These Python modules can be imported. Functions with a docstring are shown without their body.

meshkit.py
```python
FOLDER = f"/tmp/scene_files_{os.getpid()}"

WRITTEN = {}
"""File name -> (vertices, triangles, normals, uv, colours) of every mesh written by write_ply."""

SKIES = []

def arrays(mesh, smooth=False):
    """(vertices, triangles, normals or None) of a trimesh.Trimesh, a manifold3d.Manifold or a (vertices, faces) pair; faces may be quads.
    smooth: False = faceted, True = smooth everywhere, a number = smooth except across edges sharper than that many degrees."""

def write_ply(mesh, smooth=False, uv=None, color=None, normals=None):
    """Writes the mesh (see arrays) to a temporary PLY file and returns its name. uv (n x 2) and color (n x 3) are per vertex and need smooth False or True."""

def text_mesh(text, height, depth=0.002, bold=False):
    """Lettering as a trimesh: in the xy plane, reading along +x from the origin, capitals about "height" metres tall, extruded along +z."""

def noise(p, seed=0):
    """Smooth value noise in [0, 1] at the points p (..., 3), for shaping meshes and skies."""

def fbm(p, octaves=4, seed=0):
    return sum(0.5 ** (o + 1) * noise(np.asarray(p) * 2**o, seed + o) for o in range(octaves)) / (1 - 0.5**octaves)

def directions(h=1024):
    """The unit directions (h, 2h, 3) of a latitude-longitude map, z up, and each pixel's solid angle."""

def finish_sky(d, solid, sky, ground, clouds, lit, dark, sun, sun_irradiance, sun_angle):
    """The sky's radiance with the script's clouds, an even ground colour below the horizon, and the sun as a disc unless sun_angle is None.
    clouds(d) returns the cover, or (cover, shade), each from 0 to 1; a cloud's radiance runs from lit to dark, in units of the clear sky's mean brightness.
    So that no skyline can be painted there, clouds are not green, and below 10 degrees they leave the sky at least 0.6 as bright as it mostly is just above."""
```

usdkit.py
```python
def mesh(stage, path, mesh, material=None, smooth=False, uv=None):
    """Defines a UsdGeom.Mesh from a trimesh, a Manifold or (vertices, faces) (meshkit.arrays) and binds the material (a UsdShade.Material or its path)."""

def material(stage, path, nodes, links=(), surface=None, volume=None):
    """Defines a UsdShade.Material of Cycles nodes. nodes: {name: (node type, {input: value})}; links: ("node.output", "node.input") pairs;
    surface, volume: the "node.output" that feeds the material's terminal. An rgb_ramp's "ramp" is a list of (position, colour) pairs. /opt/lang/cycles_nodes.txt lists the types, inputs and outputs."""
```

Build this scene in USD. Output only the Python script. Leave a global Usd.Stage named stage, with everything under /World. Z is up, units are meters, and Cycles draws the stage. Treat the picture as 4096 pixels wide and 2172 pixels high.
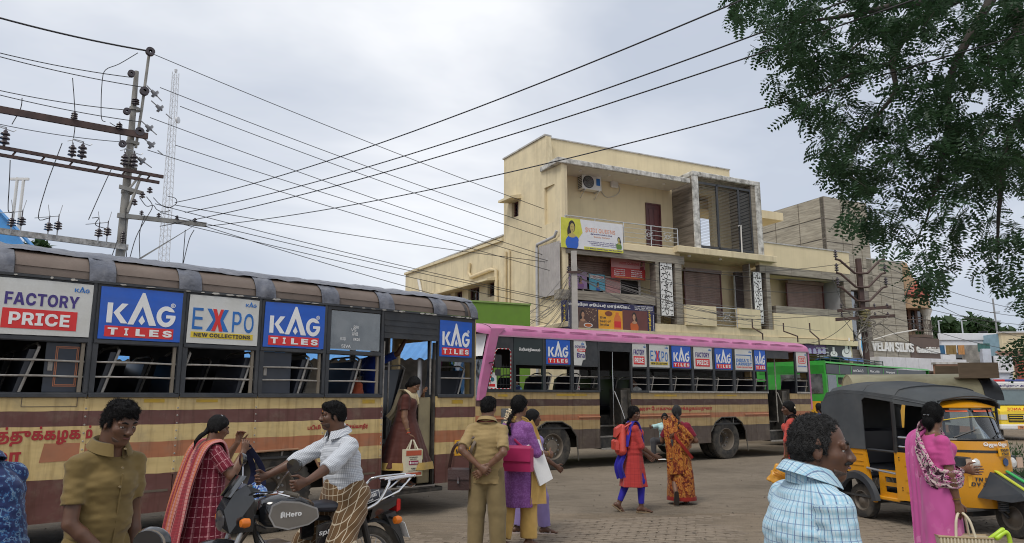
import math,random,glob
import numpy as np,trimesh,usdkit,meshkit
from pxr import Usd,UsdGeom,UsdLux,UsdShade,Sdf,Gf
from shapely.geometry import Polygon,box as sbox
from shapely import affinity,union_all

stage = Usd.Stage.CreateInMemory()
UsdGeom.SetStageUpAxis(stage,'Z'); UsdGeom.SetStageMetersPerUnit(stage,1.0)
UsdGeom.Xform.Define(stage,'/World'); UsdGeom.Scope.Define(stage,'/World/Looks')
PI = math.pi
# ------------------------------------------------------------------ camera, sky, sun
EYE = np.array([0,0,1.65]); PITCH = 10.026
cam = UsdGeom.Camera.Define(stage,'/World/camera')
cam.CreateHorizontalApertureAttr(36.0); cam.CreateFocalLengthAttr(36.0*2862/4096)
cam.AddTranslateOp().Set(Gf.Vec3d(*EYE)); cam.AddRotateXOp().Set(90+PITCH)
cam.CreateExposureAttr(0.42); cam.CreateClippingRangeAttr(Gf.Vec2f(0.05,3000))
SUN_EL,SUN_ROT = math.radians(56),math.radians(-150)      # towards the sun: behind the viewer, to the left
dome = UsdLux.DomeLight.Define(stage,'/World/sky')
dome.GetPrim().SetCustomDataByKey('kind','structure')
skym = usdkit.material(stage,'/World/Looks/sky_look',{
    't': ('texture_coordinate',{}),
    'sky': ('sky_texture',{'sky_type': 'single_scattering','sun_disc': False,'sun_elevation': SUN_EL,'sun_rotation': SUN_ROT,'aerosol_density': 2.0}),
    'mp': ('mapping',{'scale': (1.2,1.2,3.6),'location': (3.1,0.4,0.2)}),
    'n': ('noise_texture',{'scale': 1.15,'detail': 6.0,'roughness': 0.5,'distortion': 0.25}),
    'r': ('rgb_ramp',{'ramp': [(0.0,(3.7,4.15,4.95)),(0.38,(4.6,5.0,5.75)),(0.5,(5.8,6.1,6.65)),(0.64,(7.9,8.0,8.2)),(1.0,(9.0,9.0,9.0))]}),
    'mx': ('mix_color',{'fac': 0.9}),
    'bg': ('background_shader',{'strength': 0.1})},
    [('t.generated','mp.vector'),('mp.vector','n.vector'),('n.fac','r.fac'),('sky.color','mx.a'),('r.color','mx.b'),('mx.result','bg.color')],
    surface='bg.background')
UsdShade.MaterialBindingAPI.Apply(dome.GetPrim()).Bind(skym)
sun = UsdLux.DistantLight.Define(stage,'/World/sun')
sun.CreateIntensityAttr(0.4); sun.CreateAngleAttr(22.0); sun.CreateNormalizeAttr(True) if hasattr(sun,'CreateNormalizeAttr') else None
sun.CreateColorAttr(Gf.Vec3f(1.0,0.95,0.87))
sun.AddRotateZOp().Set(-math.degrees(SUN_ROT)); sun.AddRotateXOp().Set(-(90-math.degrees(SUN_EL)))

# ------------------------------------------------------------------ names, things, parts
_used = {}
def numbered(parent,name):
    k = _used.setdefault(parent,{}); n = k.get(name,0); k[name] = n+1
    return name if n == 0 else f'{name}_{n:03d}'
def keys(p,label=None,cat=None,group=None,kind=None):
    for k,v in (('label',label),('category',cat),('group',group),('kind',kind)):
        if v: p.SetCustomDataByKey(k,v)
    return p
def thing(name,label,cat,loc=(0,0,0),rot=0.0,group=None,kind=None):
    x = UsdGeom.Xform.Define(stage,'/World/'+numbered('/World',name))
    x.AddTranslateOp().Set(Gf.Vec3d(*map(float,loc))); x.AddRotateZOp().Set(float(rot))
    return keys(x.GetPrim(),label,cat,group,kind)
def copy_of(src,name,label,loc,rot=0.0,cat=None,group=None,scale=None):
    x = UsdGeom.Xform.Define(stage,'/World/'+numbered('/World',name))
    x.AddTranslateOp().Set(Gf.Vec3d(*map(float,loc))); x.AddRotateZOp().Set(float(rot))
    if scale: x.AddScaleOp().Set(Gf.Vec3f(*scale))
    r = x.GetPrim(); d = src.GetCustomData()
    r.GetReferences().AddInternalReference(src.GetPath()); r.SetInstanceable(True)
    return keys(r,label,cat or d.get('category'),group or d.get('group'))
def part(name,m,look,parent=None,smooth=False,label=None,kind=None,uv=None,cat=None,group=None):
    pp = str(parent.GetPath()) if parent is not None else '/World'
    if isinstance(m,MB):
        if name in EACH and kind is None and uv is None:
            for q in pieces(m): o = part(name,q,look,parent,smooth,label)
            return o
        m = m.get()
    p = usdkit.mesh(stage,pp+'/'+numbered(pp,name),m,look,smooth=smooth,uv=uv).GetPrim()
    return keys(p,label,cat,group,kind)
EACH = ('bay_frame','pole_clamps','wiper','girder_battens','door_panel','soffit_lamp','ceiling_light_disc','diagonal_brace','pressed_rib','shutter_guide','bay_mullion','window_bar','header_ribs','panel_seam','foot_peg','swing_arm','control_cables','crash_guard','chrome_guard_rail','rods','window','roof_dents','louvre','grille_bar','side_vents','red_pillar','fork_arm','arcing_horn','rub_rail','orange_sticker','band_divider','basket_ribs','pleats','bag_handle','door_frame','bracket')
def pieces(m):
    from scipy.sparse import coo_matrix; from scipy.sparse.csgraph import connected_components
    v,f = m.get(); _,u = np.unique(np.round(v,4),axis=0,return_inverse=True); g = u.ravel()[f]; n = u.max()+1
    c = connected_components(coo_matrix((np.ones(len(g)*2),(np.r_[g[:,0],g[:,1]],np.r_[g[:,1],g[:,2]])),(n,n)),directed=False)[1][g[:,0]]
    for k in np.unique(c): q,w = np.unique(f[c == k],return_inverse=True); yield v[q],w.reshape(-1,3)
def struct(name,m,look,smooth=False,kind='structure'):
    return part(name,m,look,None,smooth,kind=kind)

# ------------------------------------------------------------------ frames from the survey of the place
_p = math.radians(PITCH); FPX = 2862.0
def ray(u,v):
    a,b = (u-2048)/FPX,(1086-v)/FPX
    return np.array([a,math.cos(_p)-b*math.sin(_p),math.sin(_p)+b*math.cos(_p)])
def on_ground(u,v,z=0.0):
    d = ray(u,v); return EYE+d*(z-EYE[2])/d[2]
def at(u,v,y):
    d = ray(u,v); return EYE+d*y/d[1]
class Frame:                              # X along a front (to the right), Y inward, Z up
    def __init__(s,o,ang):
        s.o = np.array([o[0],o[1],0.0]); t = math.radians(ang); s.ang = ang; s.rot = 90-ang
        s.X = np.array([math.sin(t),math.cos(t),0]); s.Y = np.array([-math.cos(t),math.sin(t),0])
    def px(s,u,v,off=0.0):
        d = ray(u,v); k = ((s.o+s.Y*off-EYE) @ s.Y)/(d @ s.Y); q = EYE+d*k-s.o
        return float(q @ s.X),float(q[2])
    def local(s,q):
        q = np.asarray(q,float)-s.o; return np.array([q @ s.X,q @ s.Y,q[2]])
    def world(s,x,y,z): return s.o+s.X*x+s.Y*y+np.array([0,0,z])

# ------------------------------------------------------------------ mesh builder
class MB:
    def __init__(s): s.v = []; s.f = []; s.n = 0
    def add(s,v,f):
        v = np.asarray(v,float); f = np.asarray(f,int)
        if len(f) == 0: return s
        if f.shape[1] == 4: f = np.vstack([f[:,[0,1,2]],f[:,[0,2,3]]])
        s.v.append(v); s.f.append(f+s.n); s.n += len(v); return s
    def tm(s,m): return s.add(m.vertices,m.faces)
    def get(s): return np.vstack(s.v),np.vstack(s.f)
    def hull(s,pts):
        m = trimesh.convex.convex_hull(np.asarray(pts,float)); return s.tm(m)
    def box(s,x0,x1,y0,y1,z0,z1,b=0.0):
        x0,x1 = min(x0,x1),max(x0,x1); y0,y1 = min(y0,y1),max(y0,y1); z0,z1 = min(z0,z1),max(z0,z1)
        if b <= 0:
            v = [(x,y,z) for x in (x0,x1) for y in (y0,y1) for z in (z0,z1)]
            return s.add(v,[(0,1,3,2),(4,6,7,5),(0,4,5,1),(2,3,7,6),(0,2,6,4),(1,5,7,3)])
        b = min(b,(x1-x0)*.45,(y1-y0)*.45,(z1-z0)*.45); p = []
        for x,sx in ((x0,1),(x1,-1)):
            for y,sy in ((y0,1),(y1,-1)):
                for z,sz in ((z0,1),(z1,-1)):
                    p += [(x+sx*b,y+sy*b,z),(x+sx*b,y,z+sz*b),(x,y+sy*b,z+sz*b)]
        return s.hull(p)
    def tube(s,pts,r,n=8,closed=False):
        P = np.asarray(pts,float); m = len(P); R = np.broadcast_to(np.asarray(r,float),(m,))
        T = np.roll(P,-1,0)-np.roll(P,1,0)
        if not closed: T[0] = P[1]-P[0]; T[-1] = P[-1]-P[-2]
        T /= np.maximum(np.linalg.norm(T,axis=1,keepdims=True),1e-9)
        u = np.cross(T[0],(0,0,1.0)); u = u if np.linalg.norm(u) > 1e-3 else np.cross(T[0],(1.0,0,0)); u = u/max(np.linalg.norm(u),1e-9)
        a = np.arange(n)*2*PI/n; V = []
        for i in range(m):
            u = u-T[i]*(u @ T[i]); u /= max(np.linalg.norm(u),1e-9); w = np.cross(T[i],u)
            V.append(P[i]+R[i]*(np.cos(a)[:,None]*u+np.sin(a)[:,None]*w))
        V = np.vstack(V); F = []
        for i in range(m if closed else m-1):
            j = (i+1) % m
            for k in range(n): F.append((i*n+k,i*n+(k+1) % n,j*n+(k+1) % n,j*n+k))
        s.add(V,F)
        if not closed:
            for i,o in ((0,-1),(m-1,1)):
                c = [(0,k+1,(k+1) % n+1)[::o] for k in range(n)]
                s.add(np.vstack([P[i:i+1],V[i*n:(i+1)*n]]),c)
        return s
    def cyl(s,a,b,r,n=12,r2=None): return s.tube([a,b],[r,r if r2 is None else r2],n)
    def lathe(s,prof,n=20,o=(0,0,0),axis='z'):
        prof = np.asarray(prof,float); a = np.arange(n)*2*PI/n; m = len(prof)
        V = np.array([[(r*math.cos(t),r*math.sin(t),z) for t in a] for r,z in prof]).reshape(-1,3)
        if axis == 'y': V = V[:,[1,2,0]]
        if axis == 'x': V = V[:,[2,0,1]]
        F = [(i*n+k,i*n+(k+1) % n,(i+1)*n+(k+1) % n,(i+1)*n+k) for i in range(m-1) for k in range(n)]
        return s.add(V+np.asarray(o,float),F)
    def prism(s,poly,d0,d1,plane='xz',o=(0,0,0)):
        if not hasattr(poly,'geom_type'): poly = Polygon(poly)
        if not poly.is_valid: poly = poly.buffer(0)
        for g in getattr(poly,'geoms',[poly]):
            if g.is_empty or g.area < 1e-9: continue
            m = trimesh.creation.extrude_polygon(g,abs(d1-d0),engine='earcut'); v = np.array(m.vertices)
            if plane == 'xz': v = np.stack([v[:,0],max(d0,d1)-v[:,2],v[:,1]],1)
            elif plane == 'yz': v = np.stack([min(d0,d1)+v[:,2],v[:,0],v[:,1]],1)
            else: v = v+np.array([0,0,min(d0,d1)])
            s.add(v+np.asarray(o,float),m.faces)
        return s
    def sheet(s,G,th=0.0):               # G: (n, m, 3) grid of points; th: thickness
        G = np.asarray(G,float); n,m = G.shape[:2]
        F = [(i*m+j,i*m+j+1,(i+1)*m+j+1,(i+1)*m+j) for i in range(n-1) for j in range(m-1)]
        if th <= 0: return s.add(G.reshape(-1,3),F)
        gu = np.gradient(G,axis=0); gv = np.gradient(G,axis=1); N = np.cross(gv,gu); N /= np.maximum(np.linalg.norm(N,axis=2,keepdims=True),1e-9)
        B = G-N*th; k = n*m; E = []
        ring = [(i,0) for i in range(n)]+[(n-1,j) for j in range(1,m)]+[(i,m-1) for i in range(n-2,-1,-1)]+[(0,j) for j in range(m-2,0,-1)]
        for (a,b),(c,d) in zip(ring,ring[1:]+ring[:1]): E.append((a*m+b,c*m+d,k+c*m+d,k+a*m+b))
        return s.add(np.vstack([G.reshape(-1,3),B.reshape(-1,3)]),F+[tuple(k+q for q in f[::-1]) for f in F]+E)
    def xf(s,M=None,t=(0,0,0)):
        v,f = s.get(); v = v @ np.asarray(M).T if M is not None else v
        s.v = [v+np.asarray(t,float)]; s.f = [f]; return s
def rotz(deg):
    t = math.radians(deg); return np.array([[math.cos(t),-math.sin(t),0],[math.sin(t),math.cos(t),0],[0,0,1]])
def rotx(deg):
    t = math.radians(deg); return np.array([[1,0,0],[0,math.cos(t),-math.sin(t)],[0,math.sin(t),math.cos(t)]])
def roty(deg):
    t = math.radians(deg); return np.array([[math.cos(t),0,math.sin(t)],[0,1,0],[-math.sin(t),0,math.cos(t)]])
def rrect(x0,x1,z0,z1,r,n=4): return sbox(x0+r,z0+r,x1-r,z1-r).buffer(r,quad_segs=n)
def smooth_path(pts,k=6):
    P = np.asarray(pts,float)
    if len(P) < 3: return P
    Q = np.vstack([2*P[0]-P[1],P,2*P[-1]-P[-2]]); out = []
    for i in range(1,len(Q)-2):
        for t in np.linspace(0,1,k,endpoint=False):
            a,b,c,d = Q[i-1:i+3]
            out.append(.5*((2*b)+(c-a)*t+(2*a-5*b+4*c-d)*t*t+(3*b-a-3*c+d)*t**3))
    return np.array(out+[P[-1]])
def sag(a,b,s,n=14):
    a,b = np.asarray(a,float),np.asarray(b,float); t = np.linspace(0,1,n)[:,None]
    P = a+(b-a)*t; P[:,2] -= (4*s*t*(1-t))[:,0]; return P

# ------------------------------------------------------------------ looks
_looks = {}
def lin(c):
    c = np.asarray(c,float)/255.0; return tuple(np.where(c <= .04045,c/12.92,((c+.055)/1.055)**2.4))
def look(name,col,rough=.55,metal=0.0,var=.12,vs=(3,3,3),fine=.06,fs=60,bump=0.0,bs=40,dirt=None,dirt_amt=.5,ds=2.5,coat=0.0,spec=.5,sheen=0.0,trans=0.0,drip=0.0):
    """A painted, worn or dusty surface: broad and fine noise shift the base colour, dirt lies in irregular patches, bump gives relief."""
    if name in _looks: return _looks[name]
    col = np.asarray(col,float); lo,hi = tuple(np.clip(col*(1-var),0,1)),tuple(np.clip(col*(1+var),0,1))
    N = {'g': ('geometry',{}),'m': ('mapping',{'scale': vs}),'n': ('noise_texture',{'scale': 1.0,'detail': 5.0,'roughness': .6}),
         'r': ('rgb_ramp',{'ramp': [(.3,lo),(.7,hi)]}),'n2': ('noise_texture',{'scale': fs,'detail': 3.0}),
         'r2': ('rgb_ramp',{'ramp': [(.3,(1-fine,)*3),(.7,(1.0,)*3)]}),'mu': ('mix_color',{'blend_type': 'multiply','fac': 1.0}),
         'b': ('principled_bsdf',{'roughness': rough,'metallic': metal,'specular_ior_level': spec,'coat_weight': coat,'sheen_weight': sheen,'transmission_weight': trans})}
    L = [('g.position','m.vector'),('m.vector','n.vector'),('n.fac','r.fac'),('g.position','n2.vector'),('n2.fac','r2.fac'),('r.color','mu.a'),('r2.color','mu.b')]
    out = 'mu.result'
    if dirt is not None:
        N.update({'n3': ('noise_texture',{'scale': ds,'detail': 8.0,'roughness': .65}),'r3': ('rgb_ramp',{'ramp': [(.42,(0,0,0)),(.72,(dirt_amt,)*3)]}),'md': ('mix_color',{'b': dirt})})
        L += [('g.position','n3.vector'),('n3.fac','r3.fac'),('r3.color','md.fac'),(out,'md.a')]; out = 'md.result'
    if drip > 0:
        N.update({'m5': ('mapping',{'scale': (4.0,4.0,.22)}),'n5': ('noise_texture',{'scale': 1.0,'detail': 6.0,'roughness': .65}),'r5': ('rgb_ramp',{'ramp': [(.5,(1,1,1)),(.72,(1-drip,1-drip*1.05,1-drip*1.15))]}),'m6': ('mix_color',{'blend_type': 'multiply','fac': 1.0})})
        L += [('g.position','m5.vector'),('m5.vector','n5.vector'),('n5.fac','r5.fac'),(out,'m6.a'),('r5.color','m6.b')]; out = 'm6.result'
    L.append((out,'b.base_color'))
    if bump > 0:
        N.update({'nb': ('noise_texture',{'scale': bs,'detail': 4.0}),'bp': ('bump',{'strength': bump,'distance': .02})})
        L += [('g.position','nb.vector'),('nb.fac','bp.height'),('bp.normal','b.normal')]
    _looks[name] = usdkit.material(stage,'/World/Looks/'+name,N,L,surface='b.BSDF'); return _looks[name]
def nodes(name,N,L,surface='b.BSDF'):
    if name not in _looks: _looks[name] = usdkit.material(stage,'/World/Looks/'+name,N,L,surface=surface)
    return _looks[name]
def flat(name,col,rough=.5,metal=0.0,**k): return look(name,col,rough,metal,var=k.pop('var',.06),fine=k.pop('fine',.04),**k)
def pane_look(name,tint,mixf=.12,rough=.03,dust=0.0):
    N = {'t': ('transparent_bsdf',{'color': tint}),'g': ('glossy_bsdf',{'color': (.9,.92,.95),'roughness': rough}),'f': ('fresnel',{'IOR': 1.5}),
         'a': ('math',{'math_type': 'add','value2': mixf,'use_clamp': True}),'x': ('mix_closure',{})}
    L = [('f.fac','a.value1'),('a.value','x.fac'),('t.BSDF','x.closure1'),('g.BSDF','x.closure2')]; out = 'x.closure'
    if dust:
        N.update({'geo': ('geometry',{}),'n': ('noise_texture',{'scale': 4.0,'detail': 6.0}),'r': ('rgb_ramp',{'ramp': [(.35,(dust*.25,)*3),(.7,(dust,)*3)]}),
                  'd': ('diffuse_bsdf',{'color': (.30,.31,.31)}),'y': ('mix_closure',{})})
        L += [('geo.position','n.vector'),('n.fac','r.fac'),('r.color','y.fac'),(out,'y.closure1'),('d.BSDF','y.closure2')]; out = 'y.closure'
    return nodes(name,N,L,surface=out)
chrome = look('chrome',(.62,.62,.63),.16,1.0,var=.04)
rubber = look('tyre_rubber',(.022,.021,.02),.8,var=.25,dirt=(.17,.145,.11),dirt_amt=.6,ds=5)
black = look('black_paint',(.012,.013,.015),.35,var=.2,dirt=(.12,.105,.085),dirt_amt=.18)
white = look('white_print',(.74,.74,.73),.5,var=.05)
steel = look('dull_steel',(.33,.33,.33),.45,.7,var=.15)
glass_clear = pane_look('clear_glass',(.82,.86,.86),.06)
glass_dark = pane_look('dark_glass',(.12,.14,.15),.08,.06)

# ------------------------------------------------------------------ lettering (geometry)
_fonts,_txt = {},{}
def font(kind,wght,size):
    from PIL import ImageFont
    k = (kind,wght,size)
    if k not in _fonts:
        f = ImageFont.truetype(glob.glob('/opt/blender-*/*/datafiles/fonts/'+{'L': 'Inter.woff2','T': 'NotoSansTamil-*'}[kind])[0],size)
        try:
            ax = f.get_variation_axes(); v = []
            for a in ax:
                nm = a.get('name',b''); nm = nm.decode() if isinstance(nm,bytes) else nm
                v.append(min(max(wght,a['minimum']),a['maximum']) if 'eight' in nm else a.get('default',a['maximum']))
            f.set_variation_by_axes(v)
        except Exception: pass
        _fonts[k] = f
    return _fonts[k]
def ta(s):                                # Tamil vowel signs into the order in which they are drawn
    o = []
    for ch in s:
        if ch in '\u0bc6\u0bc7\u0bc8' and o: o.insert(len(o)-1,ch)
        elif ch in '\u0bca\u0bcb' and o: o.insert(len(o)-1,'\u0bc6' if ch == '\u0bca' else '\u0bc7'); o.append('\u0bbe')
        else: o.append(ch)
    return ''.join(o)
def outline(text,kind='L',wght=700,size=64):
    from PIL import Image,ImageDraw
    k = (text,kind,wght,size)
    if k in _txt: return _txt[k]
    f = font(kind,wght,size); t = ta(text) if kind == 'T' else text
    bb = f.getbbox(t,anchor='ls'); im = Image.new('L',(bb[2]-bb[0]+6,bb[3]-bb[1]+6))
    ImageDraw.Draw(im).text((3-bb[0],3-bb[1]),t,255,font=f,anchor='ls')
    on = np.pad(np.asarray(im) > 118,((0,0),(1,1))).astype(np.int8); d = np.diff(on,axis=1)
    r,a = np.nonzero(d == 1); e = np.nonzero(d == -1)[1]
    g = union_all([sbox(x0,-y-1,x1,-y) for y,x0,x1 in zip(r,a,e)]).buffer(.55,quad_segs=2).buffer(-.55,quad_segs=2).simplify(.55)
    x0,y0,x1,y1 = g.bounds; g = affinity.translate(g,-x0,-y0); _txt[k] = (g,x1-x0,y1-y0); return _txt[k]
def letters(m,text,x0,x1,z0,z1,y,kind='L',wght=700,size=64,depth=.003,shear=0.0,fit=True):
    """Adds raised lettering in the xz plane, facing -y, its front at y, filling the given rectangle (fit) or at its height."""
    g,w,h = outline(text,kind,wght,size); sz = (z1-z0)/h; sx = (x1-x0)/w if fit else sz
    g = affinity.affine_transform(g,[sx,shear*sz,0,sz,x0 if fit else (x0+x1)/2-w*sz/2,z0])
    return m.prism(g,y,y+depth)
# ================================================================== ground
def dust(name,col,ext=()):
    N = {'g': ('geometry',{}),'n': ('noise_texture',{'scale': .35,'detail': 6.0,'roughness': .6}),'r': ('rgb_ramp',{'ramp': [(.3,tuple(np.array(col)*.66)),(.5,tuple(col)),(.72,tuple(np.array(col)*1.25))]}),
         'm': ('mapping',{'scale': (1.0,4.5,1.0),'rotation': (0,0,.35)}),'n2': ('noise_texture',{'scale': 2.4,'detail': 9.0,'roughness': .72}),'r2': ('rgb_ramp',{'ramp': [(.34,(.55,.54,.52)),(.46,(.92,.92,.92)),(.66,(1.12,1.12,1.1))]}),
         'mu': ('mix_color',{'blend_type': 'multiply','fac': .85,'use_clamp': False}),'n3': ('noise_texture',{'scale': 55.0,'detail': 4.0}),'r3': ('rgb_ramp',{'ramp': [(.3,(.7,.7,.7)),(.6,(1.05,1.05,1.05))]}),
         'mv': ('mix_color',{'blend_type': 'multiply','fac': .8,'use_clamp': False}),'v': ('voronoi_texture',{'scale': 9.0}),'rv': ('rgb_ramp',{'ramp': [(.04,(.4,.38,.36)),(.09,(1,1,1))]}),'mw': ('mix_color',{'blend_type': 'multiply','fac': .55}),
         'ad': ('math',{'math_type': 'add'}),'bp': ('bump',{'strength': .5,'distance': .03}),'b': ('principled_bsdf',{'roughness': .9,'specular_ior_level': .2})}
    L = [('g.position','n.vector'),('n.fac','r.fac'),('g.position','m.vector'),('m.vector','n2.vector'),('n2.fac','r2.fac'),('r.color','mu.a'),('r2.color','mu.b'),('g.position','n3.vector'),('n3.fac','r3.fac'),('mu.result','mv.a'),('r3.color','mv.b'),
         ('g.position','v.vector'),('v.distance','rv.fac'),('mv.result','mw.a'),('rv.color','mw.b'),('mw.result','b.base_color'),('n2.fac','ad.value1'),('n3.fac','ad.value2'),('ad.value','bp.height'),('bp.normal','b.normal')]
    return nodes(name,N,L)
earth = dust('dusty_earth',(.215,.172,.125)); asphalt = dust('worn_asphalt',(.205,.17,.13)); paver = dust('dusty_paver',(.212,.172,.128))
struct('ground',MB().sheet(np.array([[(x,y,-.012) for x in (-900,-30,0,30,900)] for y in (-60,0,20,60,1500)])),earth)
# the worn road along which the buses stand: a slightly uneven sheet
rx,ry = np.meshgrid(np.linspace(-26,44,141),np.linspace(9.5,27,60)); 
def road_edge(x): return 10.2+.10*x+.5*np.sin(x*.9)+.25*np.sin(x*2.3)
zz = -.004+.03*(meshkit.fbm(np.stack([rx*.5,ry*.5,rx*0],-1),3,5)-.5); sh = np.clip((ry-road_edge(rx))/1.6,0,1); zz = np.where(sh > 0,-.008+sh*.016+zz*sh,-.03)
struct('road',MB().sheet(np.stack([rx,ry,zz],-1)),asphalt)
# zigzag paving blocks of the forecourt, each its own piece where it is near
px_,py_ = np.meshgrid(np.linspace(-9,14,231),np.linspace(-3,11.2,190)); q_ = np.stack([px_,py_,0*px_],-1); pz_ = -.0015+.016*(meshkit.fbm(q_*.8,4,2)-.5)+.006*(meshkit.fbm(q_*5,2,8)-.5)
pz_ = np.where(py_ > 10.3+.12*px_,-.03,pz_)
pv = struct('pavement',MB().sheet(np.stack([px_,py_,pz_],-1)),paver)
rn = random.Random(11); near,rest = [],MB()
pitch_x,pitch_y,ang = .235,.125,rotz(-14)[:2,:2]
zig = lambda: [(-.112,-.048),(-.06,-.060),(0,-.046),(.06,-.060),(.112,-.048),(.112,.050),(.06,.060),(0,.047),(-.06,.060),(-.112,.050)]
import zlib
for i in range(-46,60):
    for j in range(-30,46):
        c = ang @ np.array([(i+.5*(j % 2))*pitch_x,j*pitch_y])+np.array([1.5,8.6])
        edge = 9.9+.12*c[0]+.7*meshkit.noise(np.array([c[0]*.6,c[1]*.6,3.0]))
        d = c[1]; u = 2048+FPX*c[0]/max(d,.1)
        if d < 7.6 or d > edge or u < 1150 or u > 4300: continue
        P = np.array(zig())*.985 @ ang.T+c; zt = -.001+rn.uniform(-.002,.002)+.006*(meshkit.noise(np.array([c[0]*1.3,c[1]*1.3,1.0]))-.5); tilt = (rn.gauss(0,.008),rn.gauss(0,.008))
        n = len(P); top = np.column_stack([P,zt+(P-c) @ np.array(tilt)]); sh_ = np.column_stack([c+(P-c)*1.03,np.full(n,zt-.012)])
        v = np.vstack([top,sh_]); f = [(0,k,k+1) for k in range(1,n-1)]; f += [(k,n+k,n+(k+1) % n) for k in range(n)]+[(k,n+(k+1) % n,(k+1) % n) for k in range(n)]
        near.append((d,v,f))
near.sort(key=lambda t: t[0])
pav_l = [look('paver_%s' % t,c,.9,var=.25,vs=(1.5,5,1),fine=.25,fs=70,bump=.35,bs=60,dirt=(.235,.19,.14),dirt_amt=.85,ds=3.5) for t,c in (('warm',(.215,.172,.127)),('grey',(.20,.165,.128)),('pale',(.23,.187,.138)))]
for k,(d,v,f) in enumerate(near):
    if k < 280: part('paving_block',MB().add(v,f),pav_l[k*7 % 3],pv)
    else: rest.add(v,f)
if rest.n: part('far_paving_blocks',rest,pav_l[0],pv,kind='stuff')
# loose stones and chips
m = MB()
for k in range(1500):
    y = 8+13*rn.random()**1.5; x = rn.uniform(-.75,.95)*y; s = rn.choice((.006,.008,.01,.014,.02))*rn.uniform(.6,1.3)
    p = np.array([[rn.uniform(-1,1),rn.uniform(-1,1),rn.uniform(0,1)] for _ in range(7)])*s*np.array([1,1,.8])+np.array([x,y,.004]); m.hull(p)
part('loose_stones',m,look('stone_chip',(.13,.11,.09),.9,var=.4,vs=(9,9,9)),None,kind='stuff',label='small dark stones and chips scattered over the dusty forecourt',cat='stones')
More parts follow.
